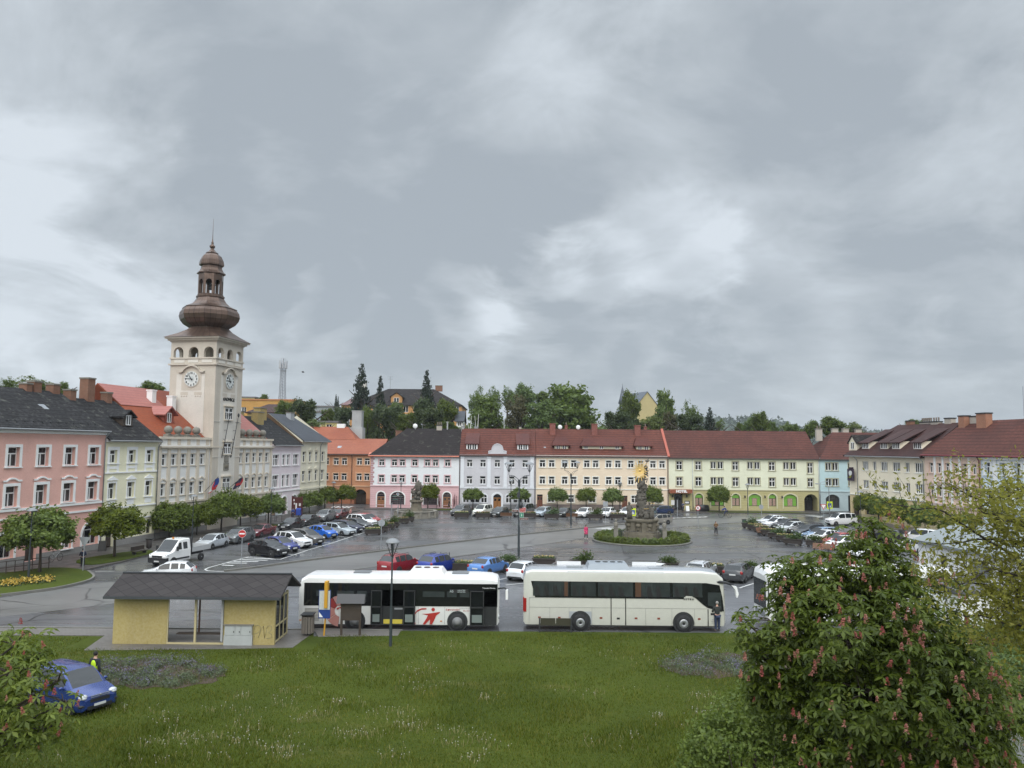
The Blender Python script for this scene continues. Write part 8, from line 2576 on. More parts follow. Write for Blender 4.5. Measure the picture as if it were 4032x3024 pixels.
sign('road_sign', 'round sign seen from its grey back by the left planters', k48(1622, 540), k48(1627, 195), grey_back)
sign('road_sign', 'round sign seen from its pale back before the hotel shop windows', k6(1182, 1412), k6(1182, 1272), grey_back)
def edge_on(t, H_):
 m = MB(); m.box(-.02, .02, -.34, .34, H_-1.15, H_); m.build('sign_plate', ZINC, t)
sign('road_sign', 'narrow edge on sign left of the fountain', z15(308, 1350), z15(303, 885), edge_on)
sign('road_sign', 'thin sign pole before the fountain basin', z15(487, 1505), z15(495, 950), edge_on)
sign('road_sign', 'pole with edge on sign before the hotel door', k6(397, 1396), k6(393, 1228), edge_on)
def square_back(t, H_):
 m = MB(); m.box(-.33, .33, .03, .06, H_-.72, H_); m.build('sign_plate', ZINC, t)
sign('road_sign', 'square sign seen from its grey back right of the pink coat', k5(1477, 1437), k5(1475, 1222), square_back)
def give_back(t, H_):
 m = MB(); m.xz([(-.5, H_), (0, H_-.86), (.5, H_)], .03, .06); m.build('sign_plate', ZINC, t)
sign('give_way_sign', 'give way sign seen from behind beside the man in navy', z1(600, 1575), z1(613, 1318), give_back)
def give_way(t, H_):
 m = MB(); m.xz([(-.5, H_), (0, H_-.86), (.5, H_)], -.07, -.04, 0); m.xz([(-.35, H_-.09), (0, H_-.69), (.35, H_-.09)], -.078, -.071, 1); m.build('sign_plate', [SRED, WHITE], t)
sign('give_way_sign', 'red and white give way triangle near the turquoise house', k6(1762, 1442), k6(1760, 1268), give_way)
YG = plain('fluorescent_yellow', (.62, .75, .03), .5); SBL = plain('sign_blue', (.015, .06, .30), .5)
def crossing(t, H_, sc=1.0):
 m = MB(); m.box(-.45, .45, -.05, -.02, H_-1.2, H_, 0); m.box(-.3, .3, -.058, -.051, H_-.95, H_-.28, 1); m.xz([(-.22, H_-.86), (.22, H_-.86), (0, H_-.40)], -.064, -.059, 2)
 m.ball((.02, -.066, H_-.52), .045, 6, 3, (1, .1, 1)); m.xz([(-.08, H_-.82), (-.02, H_-.58), (.05, H_-.58), (.10, H_-.82), (.02, H_-.68)], -.069, -.065, 3)
 m.build('sign_plate', [YG, SBL, WHITE, NUM], t)
sign('crossing_sign', 'fluorescent yellow pedestrian crossing sign right of the give way triangle', k6(1820, 1400), k6(1812, 1243), crossing)
sign('crossing_sign', 'fluorescent yellow pedestrian crossing sign half hidden by the column', k5(1728, 1385), k5(1725, 1283), crossing)
def no_stop(t, H_):
 m = MB(); disc(m, .36, -.06, H_-.36, 0); disc(m, .28, -.072, H_-.36, 1); o = m.build('sign_plate', [SRED, WHITE], t)
 word('R', .42, NUM, o, (0, -.076, H_-.5), (pi/2, 0, 0), depth=.003, bold=.01)
 m = MB(); m.box(-.32, .32, -.079, -.075, H_-.39, H_-.35); m.tf(Matrix.Translation((0, 0, H_-.37)) @ Matrix.Rotation(radians(45), 4, 'Y') @ Matrix.Translation((0, 0, -H_+.37))); m.build('sign_bar', SRED, o)
sign('no_turn_sign', 'round white sign with red ring and bar before the hotel', k6(590, 1482), k6(590, 1280), no_stop)
# ---- planters and benches -----------------------------------------------------
PLW = plain('planter_brown', (.038, .030, .026), .7, var=.3, scale=5)
BENW = plain('bench_wood', (.15, .075, .04), .6, var=.3, scale=6)
YFL = leafmat('pansy_petals', (.36, .24, .06), (.60, .54, .24), .2)
MFL = leafmat('mixed_petals', (.25, .07, .06), (.62, .50, .25), .2)
LM_PL = leafmat('planter_leaves', (.035, .065, .015), (.10, .155, .035))
_pm = {}
def planter_mesh(k):
 if k in _pm: return _pm[k]
 m = MB(); m.box(-.85, .85, -.36, .36, .16, .62); m.box(-.92, .92, -.42, .42, .56, .64)
 for x in (-.65, .65): m.box(x-.07, x+.07, -.3, .3, 0, .16)
 for i in range(5): m.box(-.86, .86, -.368, -.36, .2+.08*i, .215+.08*i)
 rg_ = np.random.default_rng(hash(k) % 99)
 if k == 'green': P = np.concatenate([rg_.normal(size=(260, 3))*np.array([.28, .18, .2])+np.array([rg_.uniform(-.45, .45), 0, .95]), rg_.normal(size=(200, 3))*np.array([.4, .2, .1])+np.array([0, 0, .72])]); s_ = .085
 elif k == 'bush': P = rg_.normal(size=(700, 3))*np.array([.36, .2, .15])+np.array([0, 0, .86]); s_ = .075
 else: P = np.stack([rg_.uniform(-.8, .8, 230), rg_.uniform(-.32, .32, 230), rg_.uniform(.62, .76, 230)], 1); s_ = .07
 lv = quads_mesh('planter_plants', leaves(P, s_, rg_, .4), LM_PL)
 fl = None
 if k in ('yellow', 'mixed'):
  P = np.stack([rg_.uniform(-.82, .82, 80), rg_.uniform(-.34, .34, 80), rg_.uniform(.72, .84, 80)], 1)
  fl = quads_mesh('planter_flowers', leaves(P, .055, rg_, 1.2, None, .9), YFL if k == 'yellow' else MFL)
 _pm[k] = (m.mesh('planter_box', PLW), lv, fl)
 return _pm[k]
def planter(label, px, k, rz_=0.0, sc=1.0):
 p = G(*px); b, lv, fl = planter_mesh(k)
 t = thing('planter', label, 'planter', p, rz_, 'wooden planters on the square', sc)
 ob('planter_box', b, t); kind(ob('planter_plants', lv, t), 'stuff')
 if fl: kind(ob('planter_flowers', fl, t), 'stuff')
 return t
def bench(label, px, rz_, flip=False):
 p = G(*px)
 t = thing('bench', label, 'bench', p, rz_, 'wooden benches on the square')
 m = MB(); m.box(-.9, .9, -.45, .0, .42, .47); m.build('seat', BENW, t)
 m = MB(); m.add([(-.9, .0, .50), (.9, .0, .50), (.9, .15, .95), (-.9, .15, .95), (-.9, .05, .5), (.9, .05, .5), (.9, .2, .95), (-.9, .2, .95)], [(0, 1, 2, 3), (7, 6, 5, 4), (0, 4, 5, 1), (3, 2, 6, 7), (0, 3, 7, 4), (1, 5, 6, 2)]); m.build('backrest', BENW, t)
 for x in (-.7, .7):
  m = MB(); m.box(x-.04, x+.04, -.4, .04, 0, .42); m.build('leg', DARK, t)
FR_ = radians(0)
for lab, px, k in (('planter with yellow flowers before the dark grey off-roader', k5(158, 1376), 'yellow'), ('planter with pale flowers before the white and yellow estate', k5(353, 1378), 'mixed'),
                   ('low planter with reddish flowers right of the double lamp', k5(772, 1378), 'mixed'), ('planter with a green shrub before the silver blue estate', k5(982, 1384), 'green'),
                   ('planter with green plants before the white older estate', k5(1383, 1388), 'green'), ('planter with pale pink flowers left of the column', k5(1588, 1388), 'mixed')):
 planter(lab, px, k, 0, 1.32)
bench('varnished wooden bench before the black hatchback', k5(565, 1380), pi); bench('varnished wooden bench before the white estate, crossed by a lamp post', k5(1168, 1386), pi)
A2 = radians(58)
for lab, px, k in (('planter with yellow flowers nearest the round grey sign', k48(1528, 374), 'yellow'), ('planter with a spreading shrub behind the round grey sign', k48(1605, 340), 'green'), ('planter with reddish flowers third from the fountain end', k48(1688, 312), 'mixed'),
                   ('planter with tall green shrub before the navy estate', k48(1745, 288), 'green'), ('planter with pink flowers near the fountain', k48(1860, 242), 'mixed'), ('planter with green plants nearest the fountain', k48(1925, 222), 'green')):
 planter(lab, px, k, radians(20), 1.15)
for lab, px, k in (('planter with yellow and white flowers between two blue cars', kb1(1778, 248), 'yellow'), ('planter with a tall weedy shrub behind the light blue sedan', zz(1750, 2000, .24864)(1020, 945), 'bush'), ('planter with yellow flowers behind the coach roof', zz(1750, 2000, .24864)(1580, 925), 'yellow'),
                   ('planter with green shrub behind the middle of the coach roof', kc(640, 195), 'green'), ('planter with bushy shrub behind the coach roof right part', kc(1400, 205), 'bush'), ('planter with yellow flowers right of the silver estate', kc(1778, 248), 'yellow'), ('planter with leafy shrub right of the dark grey estate', kc(2105, 252), 'bush')):
 planter(lab, px, k, radians(-8), 1.2 if k != 'bush' else 1.0)
for lab, px, k in (('planter with green plants farthest in the right hand line', kr7(378, 480), 'green'), ('planter with yellow flowers second in the right hand line', kr7(462, 512), 'yellow'), ('planter with yellow flowers right of the brown bench', kr7(662, 590), 'yellow'),
                   ('planter with leafy plants before the silver hatchback', kr7(772, 632), 'green'), ('planter with yellow flowers before the black SUV', kr7(892, 676), 'yellow'), ('planter with leafy plants nearest the chestnut in the right line', kr7(1005, 722), 'green'), ('planter with dry plants behind the brown bench', kr7(545, 540), 'mixed')):
 planter(lab, px, k, radians(-32), 1.15)
bench('brown slatted bench among the right hand planters', kr7(525, 578), radians(50)); bench('brown slatted bench behind the chestnut top', kr7(1420, 830), radians(-30))
planter('planter with shrub beside the slatted bench behind the chestnut top', kr7(1325, 745), 'bush', radians(-32), 1.1)
# bins, boards, small things
def bin_(label, px, h=1.0, mat=None, rz_=0):
 p = G(*px); t = thing('litter_bin', label, 'litter bin', p, rz_, 'litter bins')
 m = MB(); m.lathe([(.2, .22), (.27, .3), (.29, h-.15)], 10); m.build('bin_body', mat or PLW, t)
 m = MB(); m.box(-.3, .3, -.3, .3, h-.1, h-.05);
 for s_ in (-1, 1): m.box(s_*.24-.02, s_*.24+.02, -.2, .2, h-.2, h-.1)
 m.build('lid', DARK, t)
 m = MB(); m.cyl((0, 0, 0), (0, 0, .25), .04); m.build('post', DARK, t)
def slat_bin():
 p = G(*kb1(273, 868)); t = thing('litter_bin', 'wood slatted litter bin between the shelter and the bus', 'litter bin', p, 0, 'litter bins')
 m = MB()
 for i in range(12):
  a = 2*pi*i/12; m.box(cos(a)*.3-.06, cos(a)*.3+.06, sin(a)*.3-.06, sin(a)*.3+.06, .18, 1.12)
 m.build('slats', plain('weathered_wood', (.16, .14, .12), .8, var=.3, scale=6), t)
 m = MB(); m.lathe([(.29, .2), (.29, 1.05)], 12); m.cyl((0, 0, 0), (0, 0, .2), .05); m.build('liner', DARK, t)
 m = MB(); m.box(-.36, .36, -.36, .36, 1.22, 1.27); m.box(-.34, -.28, -.1, .1, 1.1, 1.22); m.box(.28, .34, -.1, .1, 1.1, 1.22); m.build('lid', DARK, t)
slat_bin()
bin_('grey litter bin on the pavement behind the white truck', z1(1080, 1412), 1.25)
bin_('dark litter bin left of the hotel door', k6(362, 1338), 1.1, DARK)
bin_('small green bins at the far end of the right hand planters', kr7(295, 455), 1.1, plain('bin_green', (.03, .06, .04), .7))
p = G(*kb1(1602, 205)); t = thing('litter_bin', 'green panelled litter bin behind the deep blue SUV', 'litter bin', p, 0, 'litter bins')
m = MB(); m.box(-.32, .32, -.2, .2, .25, 1.1); m.build('bin_body', plain('bin_moss', (.10, .14, .11), .6), t); m = MB(); m.box(-.42, -.36, -.05, .05, 0, 1.35); m.box(.36, .42, -.05, .05, 0, 1.35); m.build('frame', DARK, t)
p = G(*z1(742, 1425)); t = thing('sandwich_board', 'black chalk sandwich board on the pavement by the pink house', 'sign board', p, radians(20))
m = MB(); m.add([(-.35, -.3, 0), (.35, -.3, 0), (.33, 0, 1.1), (-.33, 0, 1.1)], [(0, 1, 2, 3)]); m.add([(-.35, .3, 0), (.35, .3, 0), (.33, .01, 1.1), (-.33, .01, 1.1)], [(3, 2, 1, 0)]); m.build('board', NUM, t)
m = MB(); m.path([(-.36, -.31, 0), (-.34, 0, 1.13), (.34, 0, 1.13), (.36, -.31, 0)], [.025]*4, 4); m.build('frame', DWOOD, t)
p = G(*k6(490, 1338)); t = thing('sandwich_board', 'white sandwich board right of the hotel door', 'sign board', p, radians(10))
m = MB(); m.add([(-.3, -.25, 0), (.3, -.25, 0), (.3, 0, 1.0), (-.3, 0, 1.0)], [(0, 1, 2, 3)]); m.add([(-.3, .25, 0), (.3, .25, 0), (.3, .01, 1.0), (-.3, .01, 1.0)], [(3, 2, 1, 0)]); m.build('board', WHITE, t)
p = G(*k6(632, 1340)); t = thing('covered_heap', 'heap under a black tarpaulin before the hotel wall', 'heap', p)
m = MB(); m.lathe([(1.25, 0), (1.2, .8), (1.0, 1.2), (.05, 1.25)], 9, sq=(1, .5)); m.build('tarpaulin', plain('black_sheet', (.018, .018, .02), .4), t)
p = G(*k148(868, 762)); t = thing('notice_board', 'dark red timber notice booth before the lilac house', 'notice board', (p.x, p.y+.3, .1), radians(-25))
m = MB(); m.box(-.95, .95, -.06, .06, .3, 3.0); m.build('panel', plain('oxblood_wood', (.09, .022, .018), .7), t)
for s_ in (-1, 1):
 m = MB(); m.box(s_*.95-.07, s_*.95+.07, -.08, .08, 0, 3.2); m.build('post', plain('oxblood_wood', (.09, .022, .018)), t)
for x, z, w_, h_ in ((-.1, 1.2, .3, .9), (.6, 1.7, .35, .4), (-.55, 2.4, .22, .3), (-.45, 1.9, .2, .25)):
 m = MB(); m.box(x-w_/2, x+w_/2, -.075, -.062, z, z+h_); m.build('paper', WHITE, t)
p = G(*k148(905, 770)); t = thing('mail_box', 'bright blue box before the dark red notice booth', 'post box', p, 0)
m = MB(); m.box(-.35, .35, -.25, .25, .5, 1.3); m.cyl((-.35, 0, 1.3), (.35, 0, 1.3), .25, n=12, smooth=False); m.build('box_body', plain('box_blue', (.02, .06, .35), .5), t); m = MB(); m.cyl((0, 0, 0), (0, 0, .5), .06); m.build('post', DARK, t)
for lab, px, wv in (('white framed map board between maples before the town hall', k148(310, 840), .75), ('small glass notice case left of the map board', k148(205, 840), .6), ('pale notice board right of the maple by the lilac house', k148(585, 830), .6), ('brown picture board behind the lamp by the lilac house', k148(510, 830), .5)):
 p = G(*px); t = thing('notice_board', lab, 'notice board', (p.x, p.y, .1), radians(55), 'notice boards on the pavement')
 m = MB(); m.box(-wv, wv, -.04, .04, .9, 2.3); m.box(-wv-.05, wv+.05, -.03, .03, .85, 2.36, 1); m.build('panel', [plain('board_map', (.52, .55, .55) if 'brown' not in lab else (.3, .17, .1), .4, var=.3, scale=3) if 'brown' not in lab else POST, DARK], t)
 for s_ in (-1, 1):
  m = MB(); m.cyl((s_*wv, 0, 0), (s_*wv, 0, .9), .035, n=6); m.build('leg', DARK, t)
# railing at the left edge
ra, rb = G(*zz(0, 1950, .2472)(-500, 1330), .12), G(*zz(0, 1950, .2472)(775, 1178), .12)
t = thing('railing', 'dark metal pedestrian railing behind the maple at the left', 'railing', ra, 0)
m = MB(); n = 9
for z in (.55, 1.05): m.path([(0, 0, z), tuple((rb-ra)+Vector((0, 0, z)))], [.03, .03], 5)
m.build('rail', plain('rusty_rail', (.05, .035, .028), .7), t)
for i in range(n+1):
 q = (rb-ra)*(i/n); m = MB(); m.cyl((q.x, q.y, 0), (q.x, q.y, 1.07), .035, n=6); m.build('post', plain('rusty_rail', (.05, .035, .028)), t)
t = thing('wall_bench', 'old grey bench on the grass strip behind the white truck', 'bench', G(*z1(1010, 1450)), radians(75), 'wooden benches on the square')
m = MB(); m.box(-.9, .9, -.2, .2, .4, .46); m.build('seat', DWOOD, t); m = MB(); m.box(-.9, .9, .2, .25, .5, .9); m.build('backrest', DWOOD, t)
for x in (-.7, .7):
 m = MB(); m.box(x-.05, x+.05, -.2, .2, 0, .4); m.build('leg', DARK, t)
# bicycles
def bicycle(label, p, rz_, col, lying=0):
 t = thing('bicycle', label, 'bicycle', p, rz_, 'bicycles')
 fr = plain('bike_'+label[:8], col, .4)
 for x in (-.52, .52):
  m = MB(); n = 22
  m.path([(x+.33*cos(2*pi*i/n), 0, .34+.33*sin(2*pi*i/n)) for i in range(n+1)], [.022]*(n+1), 5)
  for i in range(8): a = i*pi/4; m.cyl((x, 0, .34), (x+.32*cos(a), 0, .34+.32*sin(a)), .004, n=3)
  m.build('wheel', BLACK, t)
 m = MB(); m.path([(-.52, 0, .34), (-.18, 0, .32), (.42, 0, .78)], [.02]*3, 5); m.path([(-.52, 0, .34), (-.28, 0, .8), (.4, 0, .82)], [.018]*3, 5); m.path([(-.18, 0, .32), (-.3, 0, .9)], [.018]*2, 5); m.path([(.52, 0, .34), (.38, 0, .95)], [.018]*2, 5); m.build('frame', fr, t)
 m = MB(); m.path([(.36, -.28, 1.02), (.38, 0, .96), (.36, .28, 1.02)], [.016]*3, 5); m.build('handlebar', GREYM, t)
 m = MB(); m.ball((-.31, 0, .93), .13, 8, 0, (1.1, .5, .35)); m.build('saddle', BLACK, t)
 return t
p = G(*zz(0, 1950, .2472)(885, 1055), .12)
bicycle('pale grey bicycle leaning at the pink house wall behind the maple', p, LA, (.35, .36, .37))
bicycle('dark bicycle parked at the hotel wall by the tarpaulin', G(*k6(530, 1338)), 0, (.05, .05, .05))
# small electricity cabinet, shelter and stop furniture ---------------------------
def shelter():
 kS = zz(350, 2050, .40687)
 A_, B_ = G(*kS(185, 1222)), G(*kS(1815, 1195))
 zr = (A_.y+B_.y)/2
 A_.y = B_.y = zr
 wl = B_.x-A_.x
 t = thing('bus_shelter', 'yellow rendered bus shelter with grey shingle gable roof', 'bus shelter', (A_.x, zr, .05), radians(.0))
 YLW = plaster('shelter_yellow', (.42, .335, .125), .3, .45)
 Hh = AY(*kS(200, 740), zr).z-.05; dp = 2.6
 def X(q): return AY(*kS(q, 1215), zr).x-A_.x
 m = MB(); m.box(0, X(745), 0, .2, 0, Hh); m.box(0, .2, .201, dp, 0, Hh); m.build('wall', YLW, t)
 m = MB(); m.box(X(1295), wl, 0, .2, 0, Hh); w2 = m.build('wall', YLW, t)
 CRW = plain('cream_timber', (.50, .43, .24), .6)
 m = MB(); m.box(X(745), X(1295), .02, .1, 0, .1); m.box(X(1008), X(1008)+.11, .02, .12, .1, Hh); m.box(X(745)+.0, X(745)+.06, .02, .1, .1, Hh); m.build('window_frame', CRW, t)
 m = MB(); m.box(X(1275), X(1295), -.1, .0, .2, Hh); m.build('downpipe', CON, t)
 m = MB(); m.cyl((X(885), dp-.1, 0), (X(885), dp-.1, Hh), .055, n=8); m.build('post', plain('rust_post', (.13, .06, .035), .7), t)
 m = MB(); m.cyl((wl-.1, dp-.1, 0), (wl-.1, dp-.1, Hh), .055, n=8); m.build('post', CRW, t)
 # glazed right end
 m = MB()
 for y in (.2, 1.0, 1.75, dp-.08): m.box(wl-.1, wl-.02, y, y+.08, 0, Hh)
 for z in (.05, .9, Hh-.15): m.box(wl-.1, wl-.02, .28, dp-.08, z, z+.09)
 g_ = m.build('end_frame', CRW, t)
 m = MB(); m.box(wl-.07, wl-.055, .28, dp-.1, .14, Hh-.15); m.build('pane', BGL, g_)
 m = MB(); m.box(X(800), X(1270), .5, .9, .42, .47); m.build('bench_seat', DWOOD, t)
 # roof
 e0 = AY(*kS(140, 738), zr-.75); e1 = AY(*kS(1862, 718), zr-.75)
 r0 = AY(*kS(285, 522), zr+dp*.5); r1 = AY(*kS(1930, 503), zr+dp*.5)
 x0, x1 = e0.x-A_.x, (e1.x+r1.x)/2-A_.x+.1
 ez = e0.z-.0; rz_ = (r0.z+r1.z)/2-.05
 rx0, rx1 = x0, x1
 yf, yr, yb = -.75, dp*.5, dp+.7
 m = MB()
 T = [(x0, yf, ez), (x1, yf, ez), (x1, yr, rz_), (x0, yr, rz_), (x0, yb, ez), (x1, yb, ez)]
 m.add(T, [(0, 1, 2, 3), (3, 2, 5, 4)])
 lo = [(x, y, z-.14) for x, y, z in T]
 m.add(lo, [(3, 2, 1, 0), (4, 5, 2, 3)])
 for i, j in ((0, 1), (1, 2), (2, 5), (5, 4), (4, 3), (3, 0)): m.add([T[i], T[j], lo[j], lo[i]], [(3, 2, 1, 0)])
 tm = NT('diamond_shingles')
 o_ = tm.n('ShaderNodeTexCoord').outputs['Object']
 mp = tm.n('ShaderNodeMapping', {0: o_, 'Rotation': (0, 0, 0)}).outputs[0]
 sx = tm.n('ShaderNodeSeparateXYZ', {0: mp})
 u = tm.math('ADD', tm.math('MULTIPLY', sx.outputs[0], 1.0), tm.math('MULTIPLY', sx.outputs[1], 1.35))
 v = tm.math('SUBTRACT', tm.math('MULTIPLY', sx.outputs[0], 1.0), tm.math('MULTIPLY', sx.outputs[1], 1.35))
 fu, fv = tm.math('FRACT', tm.math('MULTIPLY', u, 1.05)), tm.math('FRACT', tm.math('MULTIPLY', v, 1.05))
 ln = tm.math('MAXIMUM', tm.ramp(fu, (0, 1.0), (.035, 1.0), (.05, 0.0)), tm.ramp(fv, (0, 1.0), (.035, 1.0), (.05, 0.0)))
 cell = tm.n('ShaderNodeTexWhiteNoise', {'Vector': tm.n('ShaderNodeCombineXYZ', {0: tm.math('FLOOR', tm.math('MULTIPLY', u, 1.05)), 1: tm.math('FLOOR', tm.math('MULTIPLY', v, 1.05)), 2: 0.0}).outputs[0]}).outputs[0]
 c = tm.mix(cell, (.036, .031, .031), (.050, .044, .043))
 c = tm.mix(tm.math('MULTIPLY', tm.noise(tm.pos(), 8, 4), .5), c, (.03, .026, .026))
 c = tm.mix(ln, c, (.010, .009, .009))
 m.build('roof', tm.out(c, .7, 0, .18, tm.noise(tm.pos(), 60, 2), .2, .01), t)
 m = MB(); m.path([(x0, yr, rz_+.03), (x1, yr, rz_+.03)], [.06, .06], 6); m.box(x0, x1, yf-.06, yf-.0, ez-.15, ez-.02); m.build('ridge_and_gutter', plain('dark_slate_metal', (.05, .055, .06), .5), t)
 # scribble sprayed on the right wall
 sp_ = plain('spray_grey', (.31, .28, .17), .7)
 m = MB()
 def S_(pts):
  P = []
  for q in pts:
   P.append((AY(*kS(*q), zr).x-A_.x, -.006, AY(*kS(*q), zr).z-.05))
  m.path(P, [.014]*len(P), 4)
 S_([(1600, 1130), (1595, 1070), (1610, 1020), (1640, 1010), (1662, 1030), (1655, 1070), (1625, 1090), (1600, 1095)])
 S_([(1640, 1130), (1665, 1060), (1690, 1020), (1700, 1140), (1720, 1060)])
 S_([(1715, 1050), (1735, 1018), (1765, 1020), (1772, 1050), (1740, 1085), (1768, 1100), (1772, 1130), (1740, 1140), (1715, 1135)])
 m.build('graffiti', sp_, w2)
 # electricity cabinet standing before it
 p = G(*kS(1432, 1220)); a, b = AY(*kS(1302, 1100), p.y), AY(*kS(1578, 1100), p.y); hz = AY(*kS(1432, 1018), p.y).z
 w_ = b.x-a.x
 c_ = thing('electricity_cabinet', 'pale grey electricity cabinet against the yellow shelter wall', 'cabinet', (a.x, p.y, .05), 0)
 cg = plain('cabinet_grey', (.40, .42, .41), .6, var=.15, scale=3)
 m = MB(); m.box(0, w_, .03, .42, 0, hz*.48); m.box(.03, w_-.03, .06, .42, hz*.48, hz*.97); m.build('cabinet_body', cg, c_)
 m = MB(); m.box(-.04, w_+.04, -.02, .46, hz*.97, hz); m.build('lid', plain('cabinet_lid', (.22, .21, .19), .7), c_)
 for i, (xa, xb) in enumerate(((.03, .40), (.41, .60), (.61, .97))):
  m = MB(); m.box(w_*xa+.02, w_*xb-.02, .035, .058, hz*.5, hz*.94); d = m.build('door', cg, c_)
  m = MB(); m.box(w_*xb-.1, w_*xb-.06, .02, .034, hz*.62, hz*.7); m.build('lock', DARK, d)
shelter()
# stop pole, notice board with little roof, low bench
p = G(*kb1(430, 876)); tz = AY(*kb1(456, 338), p.y).z
t = thing('bus_stop_pole', 'yellow bus stop pole with blue timetable board', 'bus stop sign', p)
STY_ = plain('stop_yellow', (.58, .30, .02), .5)
m = MB(); m.cyl((0, 0, 0), (.1, 0, tz-1.5), .05, n=8); m.build('pole', STY_, t)
m = MB(); m.box(.02, .2, -.25, .15, tz-1.5, tz); m.build('stop_flag', STY_, t)
m = MB(); m.box(-.32, .36, -.12, -.07, 1.05, 2.65); b = m.build('timetable_board', plain('stop_blue', (.012, .045, .22), .5), t)
m = MB(); m.box(-.29, .33, -.128, -.121, 1.55, 2.62); m.build('timetable', plain('paper_grey', (.50, .53, .52), .5, var=.25, scale=9), b)
m = MB(); m.xz([(-.28, 1.12), (-.05, 1.12), (-.28, 1.42)], -.128, -.121); m.build('corner_mark', WHITE, b)
pa, pb = G(*kb1(598, 872)), G(*kb1(778, 872)); w_ = (pb.x-pa.x); hz = AY(*kb1(690, 470), pa.y).z
t = thing('notice_board', 'dark wooden notice board with little grey roof before the bus', 'notice board', (pa.x, pa.y, .04), 0)
for x in (0, w_):
 m = MB(); m.box(x-.06, x+.06, -.06, .06, 0, hz-.3); m.build('post', DWOOD, t)
m = MB(); m.box(-.02, w_+.02, -.04, .04, hz*.40, hz-.5); m.build('board_back', plain('board_brown', (.055, .042, .032), .8, var=.3, scale=5), t)
m = MB(); m.box(.04, w_-.04, -.06, .06, hz*.365, hz*.40); m.build('rail', DWOOD, t)
T = [(-.28, -.3, hz-.5), (w_+.28, -.3, hz-.5), (w_+.28, 0, hz), (-.28, 0, hz), (-.28, .3, hz-.5), (w_+.28, .3, hz-.5)]
m = MB(); m.add(T, [(0, 1, 2, 3), (3, 2, 5, 4), (0, 3, 4), (1, 5, 2)]); m.add([T[0], T[1], T[5], T[4]], [(3, 2, 1, 0)]); m.build('roof', plain('board_roof', (.06, .06, .064), .6), t)
pa, pb = G(*kc(275, 758)), G(*kc(545, 742))
w_ = pb.x-pa.x
t = thing('bench', 'dark green backed bench at the lawn edge before the coach wheel', 'bench', (pa.x, pa.y, .03), 0, 'wooden benches on the square')
OL_ = plain('dark_olive_board', (.035, .032, .016), .6)
for i in (0, 1):
 m = MB(); m.box(w_*(.03+.49*i), w_*(.50+.49*i), -.03, .02, .42, .84); m.build('backrest', OL_, t)
for x in (0, w_):
 m = MB(); m.box(x-.04, x+.04, -.05, .05, 0, .86); m.build('leg', DARK, t)
m = MB(); m.box(0, w_, .06, .45, .40, .44); m.build('seat', OL_, t)
